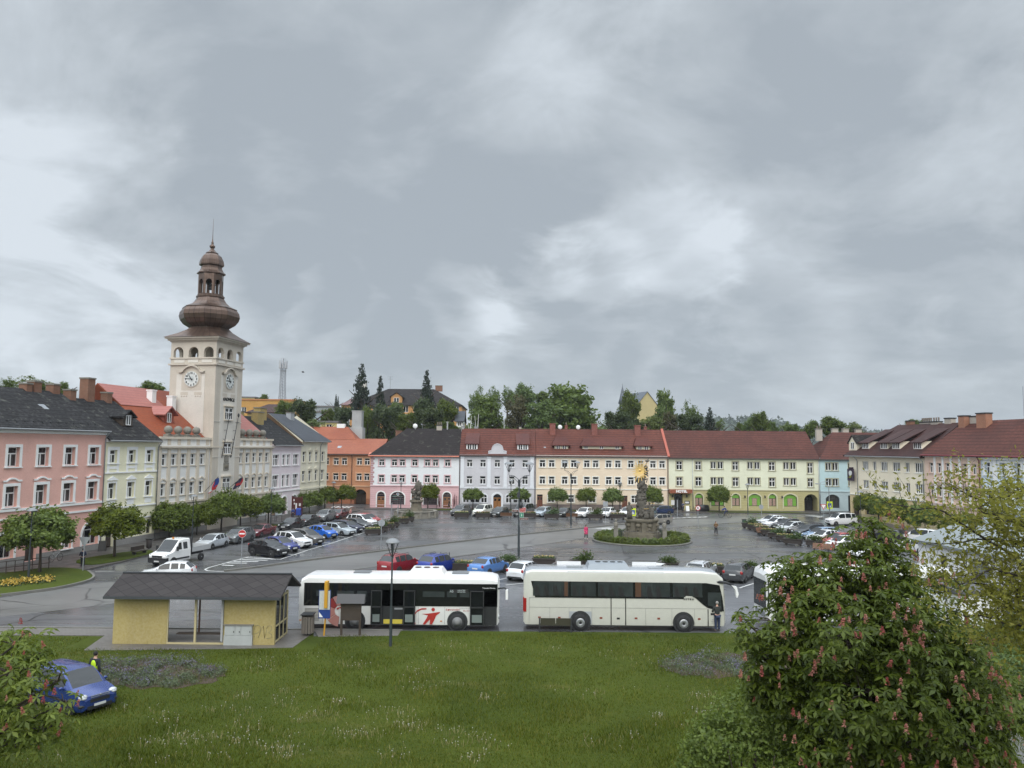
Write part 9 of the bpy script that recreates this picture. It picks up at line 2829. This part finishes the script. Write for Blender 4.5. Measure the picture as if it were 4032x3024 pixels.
# ---- plague column -----------------------------------------------------------
def column():
 kM = zz(2330, 1780, .2291)
 cen = G(*kM(835, 1440))
 bx0, bx1 = G(*kM(70, 1470)), G(*kM(1650, 1540))
 R = 5.9
 cen = Vector((AY(*kM(858, 1500), 93).x, 93.0, 0))
 sc_ = 93/FPX*.2291
 # round bed and its kerb
 m = MB(); n = 48
 m.lathe([(R, -.02), (R, .16), (R-.22, .16), (R-.22, .1), (.1, .12)], n)
 kind(m.build('flower_bed', [KERB], None, loc=cen), 'structure')
 m = MB(); m.lathe([(R-.23, .11), (R-.3, .2), (.1, .2)], 40); kind(m.build('grass_bed', TURF, None, loc=cen), 'structure')
 rg_ = np.random.default_rng(4)
 for i in range(38):
  a = 2*pi*i/38; r = R-.75
  t = thing('box_hedge_bush', 'low clipped green bush in the hedge ring round the column', 'bush', cen+Vector((cos(a)*r, sin(a)*r, .15)), 0, 'low bushes round the column')
  if 'hb' not in _pm:
   P, O = crown_points(rg_, 60, 16, .12, .6, zlow=-.3)
   _pm['hb'] = quads_mesh('foliage', leaves(P, .13, rg_, .4, O), LM_LT); _pm['hb2'] = quads_mesh('foliage', leaves(P, .13, rg_, .4, O), LM_MAPLE)
  ob('foliage', _pm['hb' if i % 3 else 'hb2'], t, (0, 0, .28), (0, 0, i), (.52, .52, .42))
 for i in range(12):
  a = 2*pi*i/12+.2; r = R-2.0
  t = thing('box_hedge_bush', 'dark low bush inside the hedge ring round the column', 'bush', cen+Vector((cos(a)*r, sin(a)*r, .15)), 0, 'low bushes inside the hedge ring')
  ob('foliage', _pm['hb2'], t, (0, 0, .2), (0, 0, i*2), (.55, .55, .34))
 t = thing('plague_column', 'sandstone plague column with statues and a gilded sunburst on top', 'monument', cen)
 def Zp(q): return AY(*kM(830, q), 93).z
 z_b0, z_b1 = 0, Zp(1140)
 m = MB()
 def star(r): return [(cos(2*pi*i/8+pi/8)*r*(1.0 if i % 2 else 1.06), sin(2*pi*i/8+pi/8)*r*(1.0 if i % 2 else 1.06)) for i in range(8)]
 for r, za, zb_ in ((2.35, .1, .95), (2.15, .951, 1.15), (1.72, 1.151, z_b1-.35), (1.95, z_b1-.349, z_b1-.2), (2.1, z_b1-.199, z_b1)):
  m.prism(star(r), za, zb_)
 for i in range(8):
  a = 2*pi*i/8; c_, s_ = cos(a), sin(a)
  m.prism([(c_*1.6-s_*.32, s_*1.6+c_*.32), (c_*1.6+s_*.32, s_*1.6-c_*.32), (c_*1.82+s_*.28, s_*1.82-c_*.28), (c_*1.82-s_*.28, s_*1.82+c_*.28)], 1.16, z_b1-.36)
 base = m.build('pedestal', STONE, t)
 # coats of arms and scrolls
 m = MB()
 for i in range(8):
  a = 2*pi*i/8+pi/8+.0
  for z, q in ((1.9, .34), (2.35, .22), (1.5, .2)): m.ball((cos(a)*1.72, sin(a)*1.72, z), q, 8, 0, (1, 1, .9))
 m.build('relief', STONE, base)
 # twisting cloud column with cherubs
 m = MB(); zt = Zp(480); k = 15
 pts, rad = [], []
 for i in range(k+1):
  u = i/k; z = z_b1+(zt-z_b1)*u
  pts.append((.10*sin(u*9), .10*cos(u*9), z)); rad.append(.62-.30*u+.07*sin(i*2.3))
 m.path(pts, rad, 12)
 for i in range(150):
  u = rg_.uniform(0, 1); a = rg_.uniform(0, 2*pi); z = z_b1+(zt-z_b1)*u; r = .60-.30*u
  m.ball((cos(a)*r, sin(a)*r, z), rg_.uniform(.1, .24), 6, 0, (1, 1, rg_.uniform(.7, 1.3)))
 for s_, z, a in ((-1, z_b1+2.2, 2.6), (1, z_b1+3.6, .4), (-1, z_b1+4.6, 3.4), (1, z_b1+5.4, -.3)):
  x, y = cos(a)*.62, sin(a)*.62
  m.ball((x, y, z), .2, 8, 0, (1, 1, 1.4)); m.ball((x*1.05, y*1.05, z+.36), .13, 8); m.path([(x, y, z-.1), (x*1.3, y*1.3, z-.4)], [.09, .06], 5); m.path([(x, y, z+.15), (x*1.5, y*1.4, z+.3)], [.06, .04], 5)
 m.build('cloud_column', plain('weathered_sandstone', (.105, .095, .078), .9, var=.55, scale=3, bump=.4, bscale=10), t)
 # figures above: crucified group
 m = MB(); z = zt
 m.ball((.15, 0, z+.15), .34, 9, 0, (1, 1, 1.2)); m.ball((.42, .0, z+.4), .2, 8); m.ball((.5, .0, z+.75), .16, 8); m.path([(.3, 0, z), (.75, .1, z+.15), (.6, 0, z-.3)], [.14, .1, .06], 6); m.path([(.4, 0, z+.4), (.4, .1, z+1.4), (.9, .1, z+2.6)], [.1, .08, .05], 6); m.ball((.75, .1, z+2.3), .2, 8, 0, (1.5, 1, .6)); m.ball((.55, .1, z+1.5), .28, 8)
 m.build('summit_figures', plain('weathered_sandstone', (.105, .095, .078)), t)
 # gilded sunburst: tapered rays round an oval
 zs_ = Zp(315); m = MB()
 for i in range(40):
  a = 2*pi*i/40+.02; L_ = (.74+.56*abs(sin(a))**1.3)*(1.0 if i % 2 else .68)*rg_.uniform(.85, 1.15)
  d = Vector((cos(a)*1.0, -.06, sin(a))); n_ = Vector((-sin(a), 0, cos(a))); w = .04
  p0 = d*.18; p1 = d*L_
  q = [p0-n_*w*.5, p0+n_*w*.5, p1+n_*w, p1-n_*w]
  m.add([v+Vector((0, -.02, 0)) for v in q]+[v+Vector((0, .02, 0)) for v in q], [(0, 1, 2, 3), (7, 6, 5, 4), (0, 3, 7, 4), (1, 5, 6, 2), (2, 6, 7, 3)])
 m.ball((0, -.05, 0), .17, 10, 0, (1, .5, 1)); m.ball((0, -.1, .05), .09, 8)
 m.build('sunburst', GOLD, t, loc=(-.22, -.28, zs_))
 # saints on the pedestal
 def saint(x, y, zb_, h_, lab, halo=False, lean=0):
  s_ = MB()
  s_.lathe([(.34, 0), (.36, .1), (.26, h_*.35), (.27, h_*.55), (.22, h_*.72), (.10, h_*.82), (.09, h_*.84)], 10, sq=(1, .8)); s_.ball((0, -.02, h_*.91), h_*.085, 10, 0, (.9, .95, 1.15))
  s_.path([(-.2, 0, h_*.74), (-.34, -.1, h_*.56), (-.15, -.25, h_*.52)], [.09, .08, .05], 6); s_.path([(.2, 0, h_*.74), (.36, -.08, h_*.6), (.3, -.22, h_*.72)], [.09, .08, .05], 6)
  for i in range(6): s_.path([(-.2+.08*i, -.24, h_*.5), (-.26+.1*i, -.3, .05)], [.04, .05], 5)
  o = s_.build('statue', plain('weathered_sandstone', (.105, .095, .078)), t, loc=(x, y, zb_), rot=(0, lean, 0))
  if halo:
   g_ = MB()
   for i in range(12): a = 2*pi*i/12; g_.path([(cos(a)*.12, sin(a)*.12, 0), (cos(a)*.3, sin(a)*.3, .03)], [.03, .01], 4)
   g_.build('halo', GOLD, o, loc=(0, 0, h_*1.05))
 for zx, hq in ((655, 855), (1025, 890)):
  x = AY(*kM(zx, 1140), 92).x-cen.x
  saint(x, -.9, z_b1, (1140-hq)*sc_, '', zx > 1000, .08 if zx > 1000 else -.02)
 x = AY(*kM(935, 1100), 92).x-cen.x
 saint(x, -1.1, z_b1, 1.15, '', True)
 saint(-1.3, 1.2, z_b1, 1.9, ''); saint(1.2, 1.3, z_b1, 1.9, '')
 # corner posts with small figures, iron railing between
 posts = []
 for i, (zx, zy, dy) in enumerate(((415, 1470, -1.1), (1250, 1510, -2.1), (620, 1400, 2.4), (1120, 1400, 2.4))):
  x = AY(*kM(zx, zy), 93+dy).x-cen.x
  q = MB(); q.box(-.24, .24, -.24, .24, 0, 1.45); q.box(-.3, .3, -.3, .3, 1.451, 1.55); q.lathe([(.2, 1.55), (.24, 1.75), (.2, 2.05), (.14, 2.2)], 8); q.ball((0, -.02, 2.36), .15, 8); q.box(-.28, .28, -.06, .06, 1.95, 2.1)
  q.build('corner_post', STONE2, t, loc=(x, dy, .1)); posts.append((x, dy))
 def fence(a, b):
  q = MB(); A_, B_ = Vector((*a, 0)), Vector((*b, 0)); n_ = max(3, int((B_-A_).length/.22))
  for i in range(n_+1):
   p_ = A_.lerp(B_, i/n_); q.cyl((p_.x, p_.y, .12), (p_.x, p_.y, 1.35), .018, n=4)
  for z in (.3, 1.2): q.cyl((A_.x, A_.y, z), (B_.x, B_.y, z), .02, n=4)
  q.build('iron_railing', plain('wrought_iron', (.06, .065, .07), .6), t)
 for a, b in ((0, 1), (0, 2), (2, 3), (3, 1)): fence(posts[a], posts[b])
column()
# ---- fountain ---------------------------------------------------------------------
def fountain():
 c0 = G(*z15(1030, 1260)); k_ = .13562*c0.y/FPX
 cen = Vector((AY(*z15(1025, 1200), 121).x, 121.0, 0))
 R = 603*.13562*121/FPX
 t = thing('fountain', 'sandstone fountain with wide polygonal basin and a saint on a tall pedestal', 'fountain', cen)
 m = MB(); z1_ = 1.05
 m.lathe([(R+.05, 0), (R+.05, .25), (R-.12, .32), (R-.15, z1_-.2), (R+.02, z1_-.12), (R+.02, z1_), (R-.5, z1_), (R-.55, .25)], 14, (0, 0, 0), 0, False, .1)
 for i in range(14):
  a = 2*pi*(i)/14+.1; m.box(cos(a)*R-.16, cos(a)*R+.16, sin(a)*R-.16, sin(a)*R+.16, .05, z1_-.15)
 m.build('basin', STONE2, t)
 m = MB(); m.lathe([(R-.52, .55), (.1, .55)], 14, rot=.1); m.build('water', plain('fountain_water', (.03, .035, .03), .08), t)
 zp0, zp1 = .3, AY(*z15(1030, 800), 121).z
 m = MB(); m.lathe([(1.35, 0), (1.3, .6), (1.0, 1.0), (.85, 1.6), (.82, zp1-.5), (.98, zp1-.3), (1.1, zp1-.25), (1.1, zp1)], 8, (0, 0, 0), 0, False, .39); m.build('pedestal', STONE, t)
 m = MB(); m.path([(-.9, -.2, 1.0), (-1.3, -.4, 1.3), (-1.5, -.6, .9)], [.08, .07, .05], 6); m.build('spout', STONE, t)
 zt = AY(*z15(1060, 235), 121).z; h_ = zt-zp1
 ws = plain('weathered_sandstone', (.105, .095, .078))
 m = MB()
 for i in range(46):
  a = random.uniform(0, 2*pi); r = random.uniform(.2, .72); z = random.uniform(0, h_*.44)
  m.ball((cos(a)*r*.9, sin(a)*r*.7, z), random.uniform(.15, .34), 7)
 m.ball((-.62, -.3, h_*.42), .26, 8, 0, (1, 1, 1.4)); m.ball((-.66, -.34, h_*.55), .17, 8)
 m.build('cloud_group', ws, t, loc=(0, 0, zp1))
 m = MB(); zb_ = h_*.34
 m.lathe([(.42, zb_), (.46, zb_+.1), (.40, zb_+.8), (.50, zb_+1.3), (.46, zb_+1.75), (.2, h_-.42), (.13, h_-.36)], 10, sq=(1, .75)); m.ball((0, -.03, h_-.18), .2, 10, 0, (.9, .95, 1.15))
 m.path([(.3, 0, h_-.55), (.62, -.1, h_-.85), (.55, -.1, zb_+.9), (.4, 0, zb_+.5)], [.14, .16, .14, .08], 7); m.path([(-.3, 0, h_-.55), (-.5, -.25, h_-1.1), (-.75, -.35, zb_+.55)], [.14, .15, .08], 7)
 for i in range(6): m.path([(-.3+.12*i, -.3, zb_+1.4), (-.36+.14*i, -.36, zb_+.05)], [.05, .07], 5)
 m.build('saint_statue', ws, t, loc=(.1, 0, zp1), rot=(0, .06, 0))
fountain()
# ---- people -----------------------------------------------------------------------
SKIN = plain('skin', (.50, .30, .22), .6)
def skin_mesh(name, verts, edges, rads, mat, root=0):
 me = bpy.data.meshes.new(name)
 me.from_pydata(verts, edges, [])
 o = bpy.data.objects.new(name, me); COL.objects.link(o)
 md = o.modifiers.new('s', 'SKIN'); md.use_smooth_shade = True
 sv = me.skin_vertices[0].data
 for i, r in enumerate(rads):
  sv[i].radius = (r, r) if not isinstance(r, tuple) else r
  sv[i].use_root = (i == root)
 s2 = o.modifiers.new('u', 'SUBSURF'); s2.levels = 1; s2.render_levels = 1
 dg = bpy.context.evaluated_depsgraph_get()
 out = bpy.data.meshes.new_from_object(o.evaluated_get(dg))
 bpy.data.objects.remove(o); bpy.data.meshes.remove(me)
 out.materials.clear(); out.materials.append(mat)
 out.name = name
 return out
def person(label, p, face, H_, top, legs, hair, shoes=(.05, .045, .04), walk=0.0, arms='down', coat=False, long_hair=False, hood_=None, sit=False, z=0.0, group='people on the square', vest=None, bow=0.0):
 """face: direction the person looks (x, y). Local -y is forward."""
 k = H_/1.75
 t = thing('person', label, 'person', (p[0], p[1], z), atan2(face[1], face[0])+pi/2, group)
 s_ = walk
 hipz = .92 if not sit else .95
 V, E, Rr = [], [], []
 def v(x, y, q, r): V.append((x*k, y*k, q*k)); Rr.append(r*k if not isinstance(r, tuple) else (r[0]*k, r[1]*k)); return len(V)-1
 def chain(*ix):
  for a, b in zip(ix, ix[1:]): E.append((a, b))
 bw = -bow
 pel = v(0, 0, hipz, (.15, .11)); wa = v(0, bw*.3, 1.10, (.14, .10)); ch = v(0, bw*.8, 1.32, (.17, .115)); nk0 = v(0, bw, 1.45, .075); nk = v(0, bw*1.1-.01, 1.52, .055); hd = v(0, bw*1.3-.025, 1.62, (.078, .092)); ht = v(0, bw*1.4-.02, 1.70, (.07, .085));
 chain(pel, wa, ch, nk0, nk, hd, ht)
 nose = v(0, bw*1.3-.125, 1.61, .012); chain(hd, nose)
 J = {}
 for sd_ in (-1, 1):
  f = s_*sd_
  if sit:
   hip = v(sd_*.10, 0, .90, .09); kn = v(sd_*.12, -.38, .72+(.12*sd_), .065); an = v(sd_*.11, -.25, .30+.12*sd_, .045); ft = v(sd_*.11, -.40, .26+.12*sd_, .04)
  else:
   hip = v(sd_*.095, 0, .88, .092); kn = v(sd_*.10, -.22*f-.02*abs(f), .48, .066); an = v(sd_*.10, -.36*f+.10*(f < 0)*abs(f), .09+.06*(f < 0)*abs(f)*2, .045); ft = v(sd_*.11, -.36*f-.15, .045, .042)
  chain(pel, hip, kn, an, ft)
  sh = v(sd_*.19, bw*.9, 1.41, .062)
  if arms == 'down': el = v(sd_*.25, .04+.14*f+bw*.6, 1.13, .046); wr_ = v(sd_*.26, -.04+.26*f+bw*.6, .88, .034)
  elif arms == 'front': el = v(sd_*.27, -.05+bw*.8, 1.14, .046); wr_ = v(sd_*.12, -.26+bw, 1.16, .034)
  elif arms == 'bars': el = v(sd_*.27, -.24+bw, 1.20, .046); wr_ = v(sd_*.24, -.50+bw, 1.10, .034)
  elif arms == 'up': el = v(sd_*.30, -.12, 1.26, .046); wr_ = v(sd_*.14, -.22, 1.44, .034)
  else: el = v(sd_*.27, .02, 1.14, .046); wr_ = v(sd_*.15, -.20, 1.10, .034)
  chain(ch, sh, el, wr_)
  W_ = Vector(V[wr_])/k; d = (W_-Vector(V[el])/k).normalized()
  pm_ = W_+d*.075; pi_ = v(*pm_, (.030, .030)); chain(wr_, pi_)
  sdv = Vector((-d.y, d.x, .3)).normalized() if abs(d.z) < .8 else Vector((0, 1, 0))
  for j in range(4):
   b = pm_+sdv*(.027-.018*j)+d*.03; e = b+d*(.045+.012*(j in (1, 2)))+Vector((0, -.012, 0)); g1 = v(*b, .010); g2 = v(*e, .008); chain(pi_, g1, g2)
  b = W_+d*.035+sdv*.036; e = b+d*.045+sdv*.012; g1 = v(*b, .011); g2 = v(*e, .009); chain(pi_, g1, g2)
  J[sd_] = (hip, kn, an, ft, sh, el, wr_)
 ob('body', skin_mesh('body', V, E, Rr, SKIN, pel), t)
 def sub(name, idx, grow, mat, root, extra=None):
  """garment: the same bones, thicker"""
  mp = {i: n for n, i in enumerate(idx)}
  vs = [V[i] for i in idx]; es = [(mp[a], mp[b]) for a, b in E if a in mp and b in mp]
  rs = []
  for i in idx:
   r = Rr[i]; g_ = grow(i)*k
   rs.append((r[0]+g_, r[1]+g_) if isinstance(r, tuple) else r+g_)
  return ob(name, skin_mesh(name, vs, es, rs, mat, mp[root]), t)
 tm, lm_ = plain('cloth_%.2f_%.2f_%.2f' % top, top, .85, var=.2, scale=8), plain('cloth_%.2f_%.2f_%.2f' % legs, legs, .85, var=.2, scale=8)
 up = [pel, wa, ch, nk0]+[J[q][j] for q in (-1, 1) for j in (4, 5, 6)]
 if coat:
  up += [J[q][0] for q in (-1, 1)]
 sub('coat' if coat else 'jacket', up, lambda i: .022 if i in (pel, wa, ch) else .016, tm, pel)
 if coat:
  m = MB(); m.lathe([(.20*k, 1.05*k), (.24*k, .8*k), (.26*k, .62*k), (.24*k, .60*k)], 12, sq=(1, .8)); m.build('coat_skirt', tm, t)
 sub('trousers', [pel]+[J[q][j] for q in (-1, 1) for j in (0, 1, 2)], lambda i: .016, lm_, pel)
 for q in (-1, 1):
  a, b = Vector(V[J[q][2]]), Vector(V[J[q][3]])
  m = MB(); m.path([tuple(a+Vector((0, .06*k, -.02*k))), tuple((a+b)/2+Vector((0, 0, -.01*k))), tuple(b+Vector((0, -.05*k, 0)))], [.045*k, .05*k, .035*k], 8); m.build('shoe', plain('shoe_%.2f' % shoes[0], shoes, .6), t)
 h0 = Vector(V[hd])
 m = MB(); m.ball((h0.x, h0.y+.028*k, h0.z+.045*k), .103*k, 10, 0, (.92, 1.0, .98))
 if long_hair: m.path([(0, h0.y+.06*k, h0.z+.02*k), (0, h0.y+.10*k, h0.z-.14*k), (0, h0.y+.10*k, h0.z-.30*k)], [.085*k, .09*k, .05*k], 8)
 m.build('hair', plain('hair_%.2f' % hair[0], hair, .8), t)
 for q in (-1, 1):
  m = MB(); m.ball((q*.032*k, h0.y-.088*k, h0.z+.012*k), .011*k, 6); m.build('eye', NUM, t)
 if vest:
  sub('vest', [pel, wa, ch, nk0], lambda i: .04, vest, pel)
 return t
JEAN, NAVY = (.022, .035, .075), (.018, .022, .045)
p = G(*kc(1825, 752)); person('grey haired man in dark jacket and jeans standing at the coach door', (p.x, p.y-.0), (-.15, 1), 1.78, (.028, .032, .03), JEAN, (.30, .29, .27), arms='front', z=.05)
p = G(*k5(1298, 1566)); person('woman in a bright pink coat walking across the square', (p.x, p.y), (.25, -1), 1.70, (.55, .045, .14), (.012, .012, .015), (.03, .02, .015), (.5, .45, .42), .45, coat=True, long_hair=True)
p = G(*k6(757, 1555)); person('dark haired woman in a brown jacket walking towards us', (p.x, p.y), (.05, -1), 1.72, (.13, .075, .03), (.012, .012, .014), (.02, .014, .012), walk=.4, arms='front', long_hair=True)
p = G(*z1(598, 1540)); person('man in navy jacket standing with his back to the give way sign', (p.x, p.y), (-.7, .7), 1.70, NAVY, (.012, .014, .022), (.02, .02, .02), arms='front')
p = G(*k6(449, 1346)); person('person in grey blue coat standing at the hotel door', (p.x, p.y), (.3, -1), 1.72, (.06, .075, .12), (.03, .035, .05), (.05, .04, .03), arms='front', z=.1)
p = G(*z15(1975, 1086)); person('person in black walking past the wooden shop door', (p.x, p.y), (-1, -.1), 1.72, (.015, .015, .017), (.02, .022, .03), (.06, .05, .04), walk=.6, z=.12)
p = G(*k48(1268, 190)); person('person in a pink jacket behind the white minivan', (p.x, p.y), (1, -.3), 1.65, (.48, .24, .22), (.03, .03, .04), (.20, .12, .07))
p = G(*k148(890, 775)); person('person in blue before the blue post box', (p.x-.6, p.y-.4), (-.2, 1), 1.7, (.03, .06, .22), (.03, .03, .05), (.03, .02, .02))
# person in a hi-vis vest behind the blue van
q = AY(268, 2600, 34.0)
person('person in a yellow hi-vis vest standing behind the blue van', (q.x+.7, 34.9), (.3, 1), 1.80, (.02, .022, .03), (.02, .02, .03), (.015, .013, .012), vest=plain('hi_vis_yellow', (.55, .80, .03), .6), z=.04)
# cyclist and bike
p = G(*k6(842, 1396))
b = bicycle('black bicycle ridden past the hotel by a cyclist in blue', (p.x, p.y, 0), pi, (.02, .02, .03)); b.scale = (1.25, 1.25, 1.25)
person('cyclist in blue jacket and cap leaning over the handlebars', (p.x+.25, p.y), (-1, 0), 1.72, (.02, .045, .22), (.02, .03, .08), (.012, .02, .14), arms='bars', sit=True, z=.16, bow=.28)
# bird in the sky
q = AY(1193, 1466, 170)
t = thing('bird', 'small dark bird flying right of the telecom mast', 'bird', q, radians(30))
m = MB(); m.ball((0, 0, 0), .14, 8, 0, (1.8, .7, .7)); m.ball((.26, 0, .05), .08, 6); m.add([(-.2, -.05, 0), (-.2, .05, 0), (-.5, .1, .02), (-.5, -.1, .02)], [(0, 1, 2, 3)])
for s_ in (-1, 1): m.add([(.12, s_*.08, .03), (-.12, s_*.08, .03), (-.25, s_*.45, .25), (-.15, s_*.75, .15), (.02, s_*.45, .28)], [(0, 1, 2, 3, 4)])
m.build('bird_body', NUM, t)
# ---- damp air: far things pale
hz = NT('haze_air')
pv_ = hz.n('ShaderNodeVolumePrincipled', {'Color': (.80, .86, .92, 1), 'Density': .00016, 'Anisotropy': .0})
o_ = hz.n('ShaderNodeOutputMaterial'); hz.t.links.new(pv_.outputs[0], o_.inputs['Volume'])
m = MB(); m.box(-6100, 6100, -310, 8100, -1.2, 95)
kind(m.build('haze', hz.m), 'stuff')
